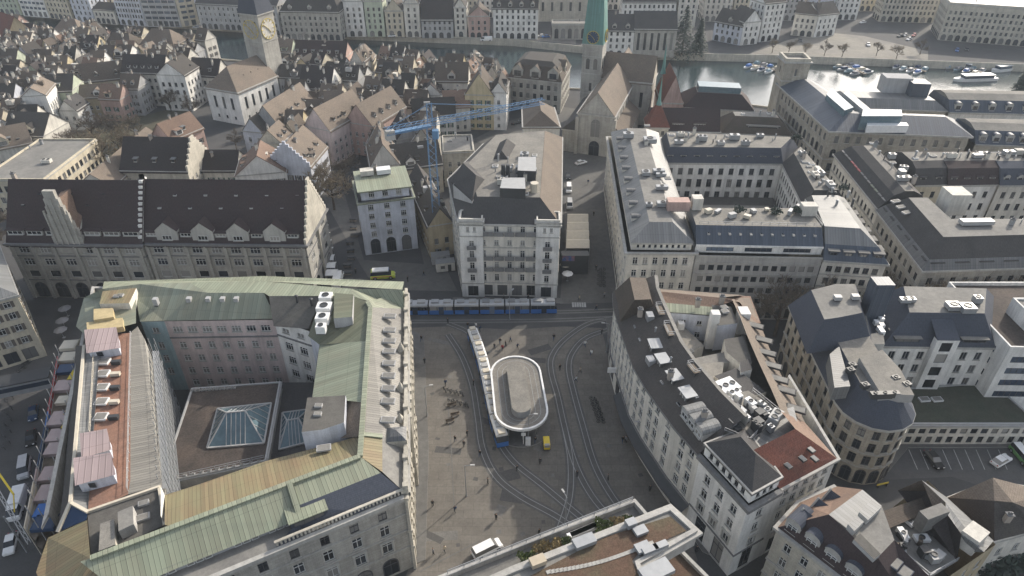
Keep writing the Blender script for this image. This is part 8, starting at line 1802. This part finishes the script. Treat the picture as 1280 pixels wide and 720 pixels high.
# ================================================================= boats
def boat(u, v, L, Wd, rz, hull, cover, label, group='boats moored along the lake jetties'):
    x, y, _ = at(u, v, -2.6); t = thing('motor_boat', label, 'boat', (x, y, -2.95), rz, group); mb = MB(); n = 6; top = [(-Wd/2, -L/2), (Wd/2, -L/2), (Wd/2, L*.1), (Wd*.34, L*.32), (0, L/2), (-Wd*.34, L*.32), (-Wd/2, L*.1)]; bot = [(a*.7, b*.9) for a, b in top]
    for i in range(7): j = (i+1) % 7; mb.quad((*bot[i], 0), (*bot[j], 0), (*top[j], .9), (*top[i], .9))
    mb.poly([(a, b, .82) for a, b in top], 0); obj('hull', mb.mesh('hull', [M[hull]]), t); mb = MB(); mb.box((0, -L*.1, .85), (Wd*.72, L*.45, .7)); mb.box((0, -L*.1, 1.55), (Wd*.6, L*.34, .25)); obj('cover', mb.mesh('cover', [M[cover]]), t); return t
bi = 0
for (u0, v0, u1, v1, n, nm) in ((936, 79, 972, 88, 8, 'jetty left of the tower'), (1052, 80, 1082, 92, 8, 'long diagonal jetty'), (1120, 80, 1158, 89, 8, 'middle bay jetty'), (1186, 80, 1236, 92, 9, 'right jetty')):
    a, b = xy(u0, v0, -2), xy(u1, v1, -2); d = Vector((b[0]-a[0], b[1]-a[1])); rz = atan2(d.y, d.x); mb = MB(); mb.bar((*a, -2.2), (*b, -2.2), 1.8, .3); c = lerp(a, b, .5); t = thing('jetty', 'wooden boat jetty on the lake, %s' % nm, 'jetty', (*c, -2.2)); obj('deck', mb.mesh('deck', [M['wood']], (*c, -2.2)), t); pm = MB()
    for k in range(6): q = lerp(a, b, (k+.5)/6); pm.tube((*q, -4), (*q, -1.4), .14); 
    obj('pile', pm.mesh('pile', [M['bark']], (*c, -2.2)), t)
    for i in range(n):
        s = 1 if i % 2 else -1; t_ = (i//2+.6)/(n/2+.3); u, v = u0+(u1-u0)*t_, v0+(v1-v0)*t_; nx, ny = -d.normalized().y*s*4.4, d.normalized().x*s*4.4; p = lerp(a, b, t_); 
        hull = ['whitep', 'cyan', 'whitep', 'silver'][(i+bi) % 4]; cov = ['blue', 'beige', 'navy', 'cyan', 'grey_p'][(i*3+bi) % 5]
        t2 = boat(u, v, R.uniform(5.5, 7.5), 2.3, rz+(-pi/2 if s < 0 else pi/2)-pi/2+pi/2, hull, cov, '%s boat, %s cover, %s %s of %s' % ({'whitep': 'white', 'cyan': 'blue', 'silver': 'grey'}[hull], {'blue': 'blue', 'beige': 'beige', 'navy': 'dark blue', 'cyan': 'pale blue', 'grey_p': 'grey'}[cov], ORD[i//2], 'left side' if s > 0 else 'right side', nm)); t2.location = (p[0]+nx, p[1]+ny, -2.95); t2.rotation_euler = (0, 0, rz+(0 if s > 0 else pi))
    bi += 1
def ship(u, v, L, Wd, rz, label):
    x, y, _ = at(u, v, -2); t = thing('passenger_boat', label, 'boat', (x, y, -3.05), rz); mb = MB(); top = [(-Wd/2, -L/2), (Wd/2, -L/2), (Wd/2, L*.25), (Wd*.3, L*.42), (0, L/2), (-Wd*.3, L*.42), (-Wd/2, L*.25)]
    for i in range(7): j = (i+1) % 7; mb.quad((top[i][0]*.85, top[i][1]*.96, 0), (top[j][0]*.85, top[j][1]*.96, 0), (*top[j], 1.5), (*top[i], 1.5))
    mb.poly([(a, b, 1.45) for a, b in top]); obj('hull', mb.mesh('hull', [M['whitep']]), t); mb = MB(); mb.box((0, -L*.06, 1.5), (Wd*.82, L*.66, 1.3)); obj('cabin', mb.mesh('cabin', [M['glassb']]), t); mb = MB(); mb.box((0, -L*.06, 2.8), (Wd*.9, L*.7, .2)); obj('roof', mb.mesh('roof', [M['whitep']]), t)
ship(1218, 98, 22, 4.5, pi/2+.1, 'long white passenger boat lying on the bright water at the right'); ship(1255, 86, 16, 4, pi/2+.3, 'white passenger boat behind the long one near the right edge'); ship(1198, 82, 14, 4, .9, 'pale passenger boat moored left of the long white one')
x, y, _ = at(1272, 112, 0); conifer(1274, 118, 14, 'dark tree by the water at the right edge')
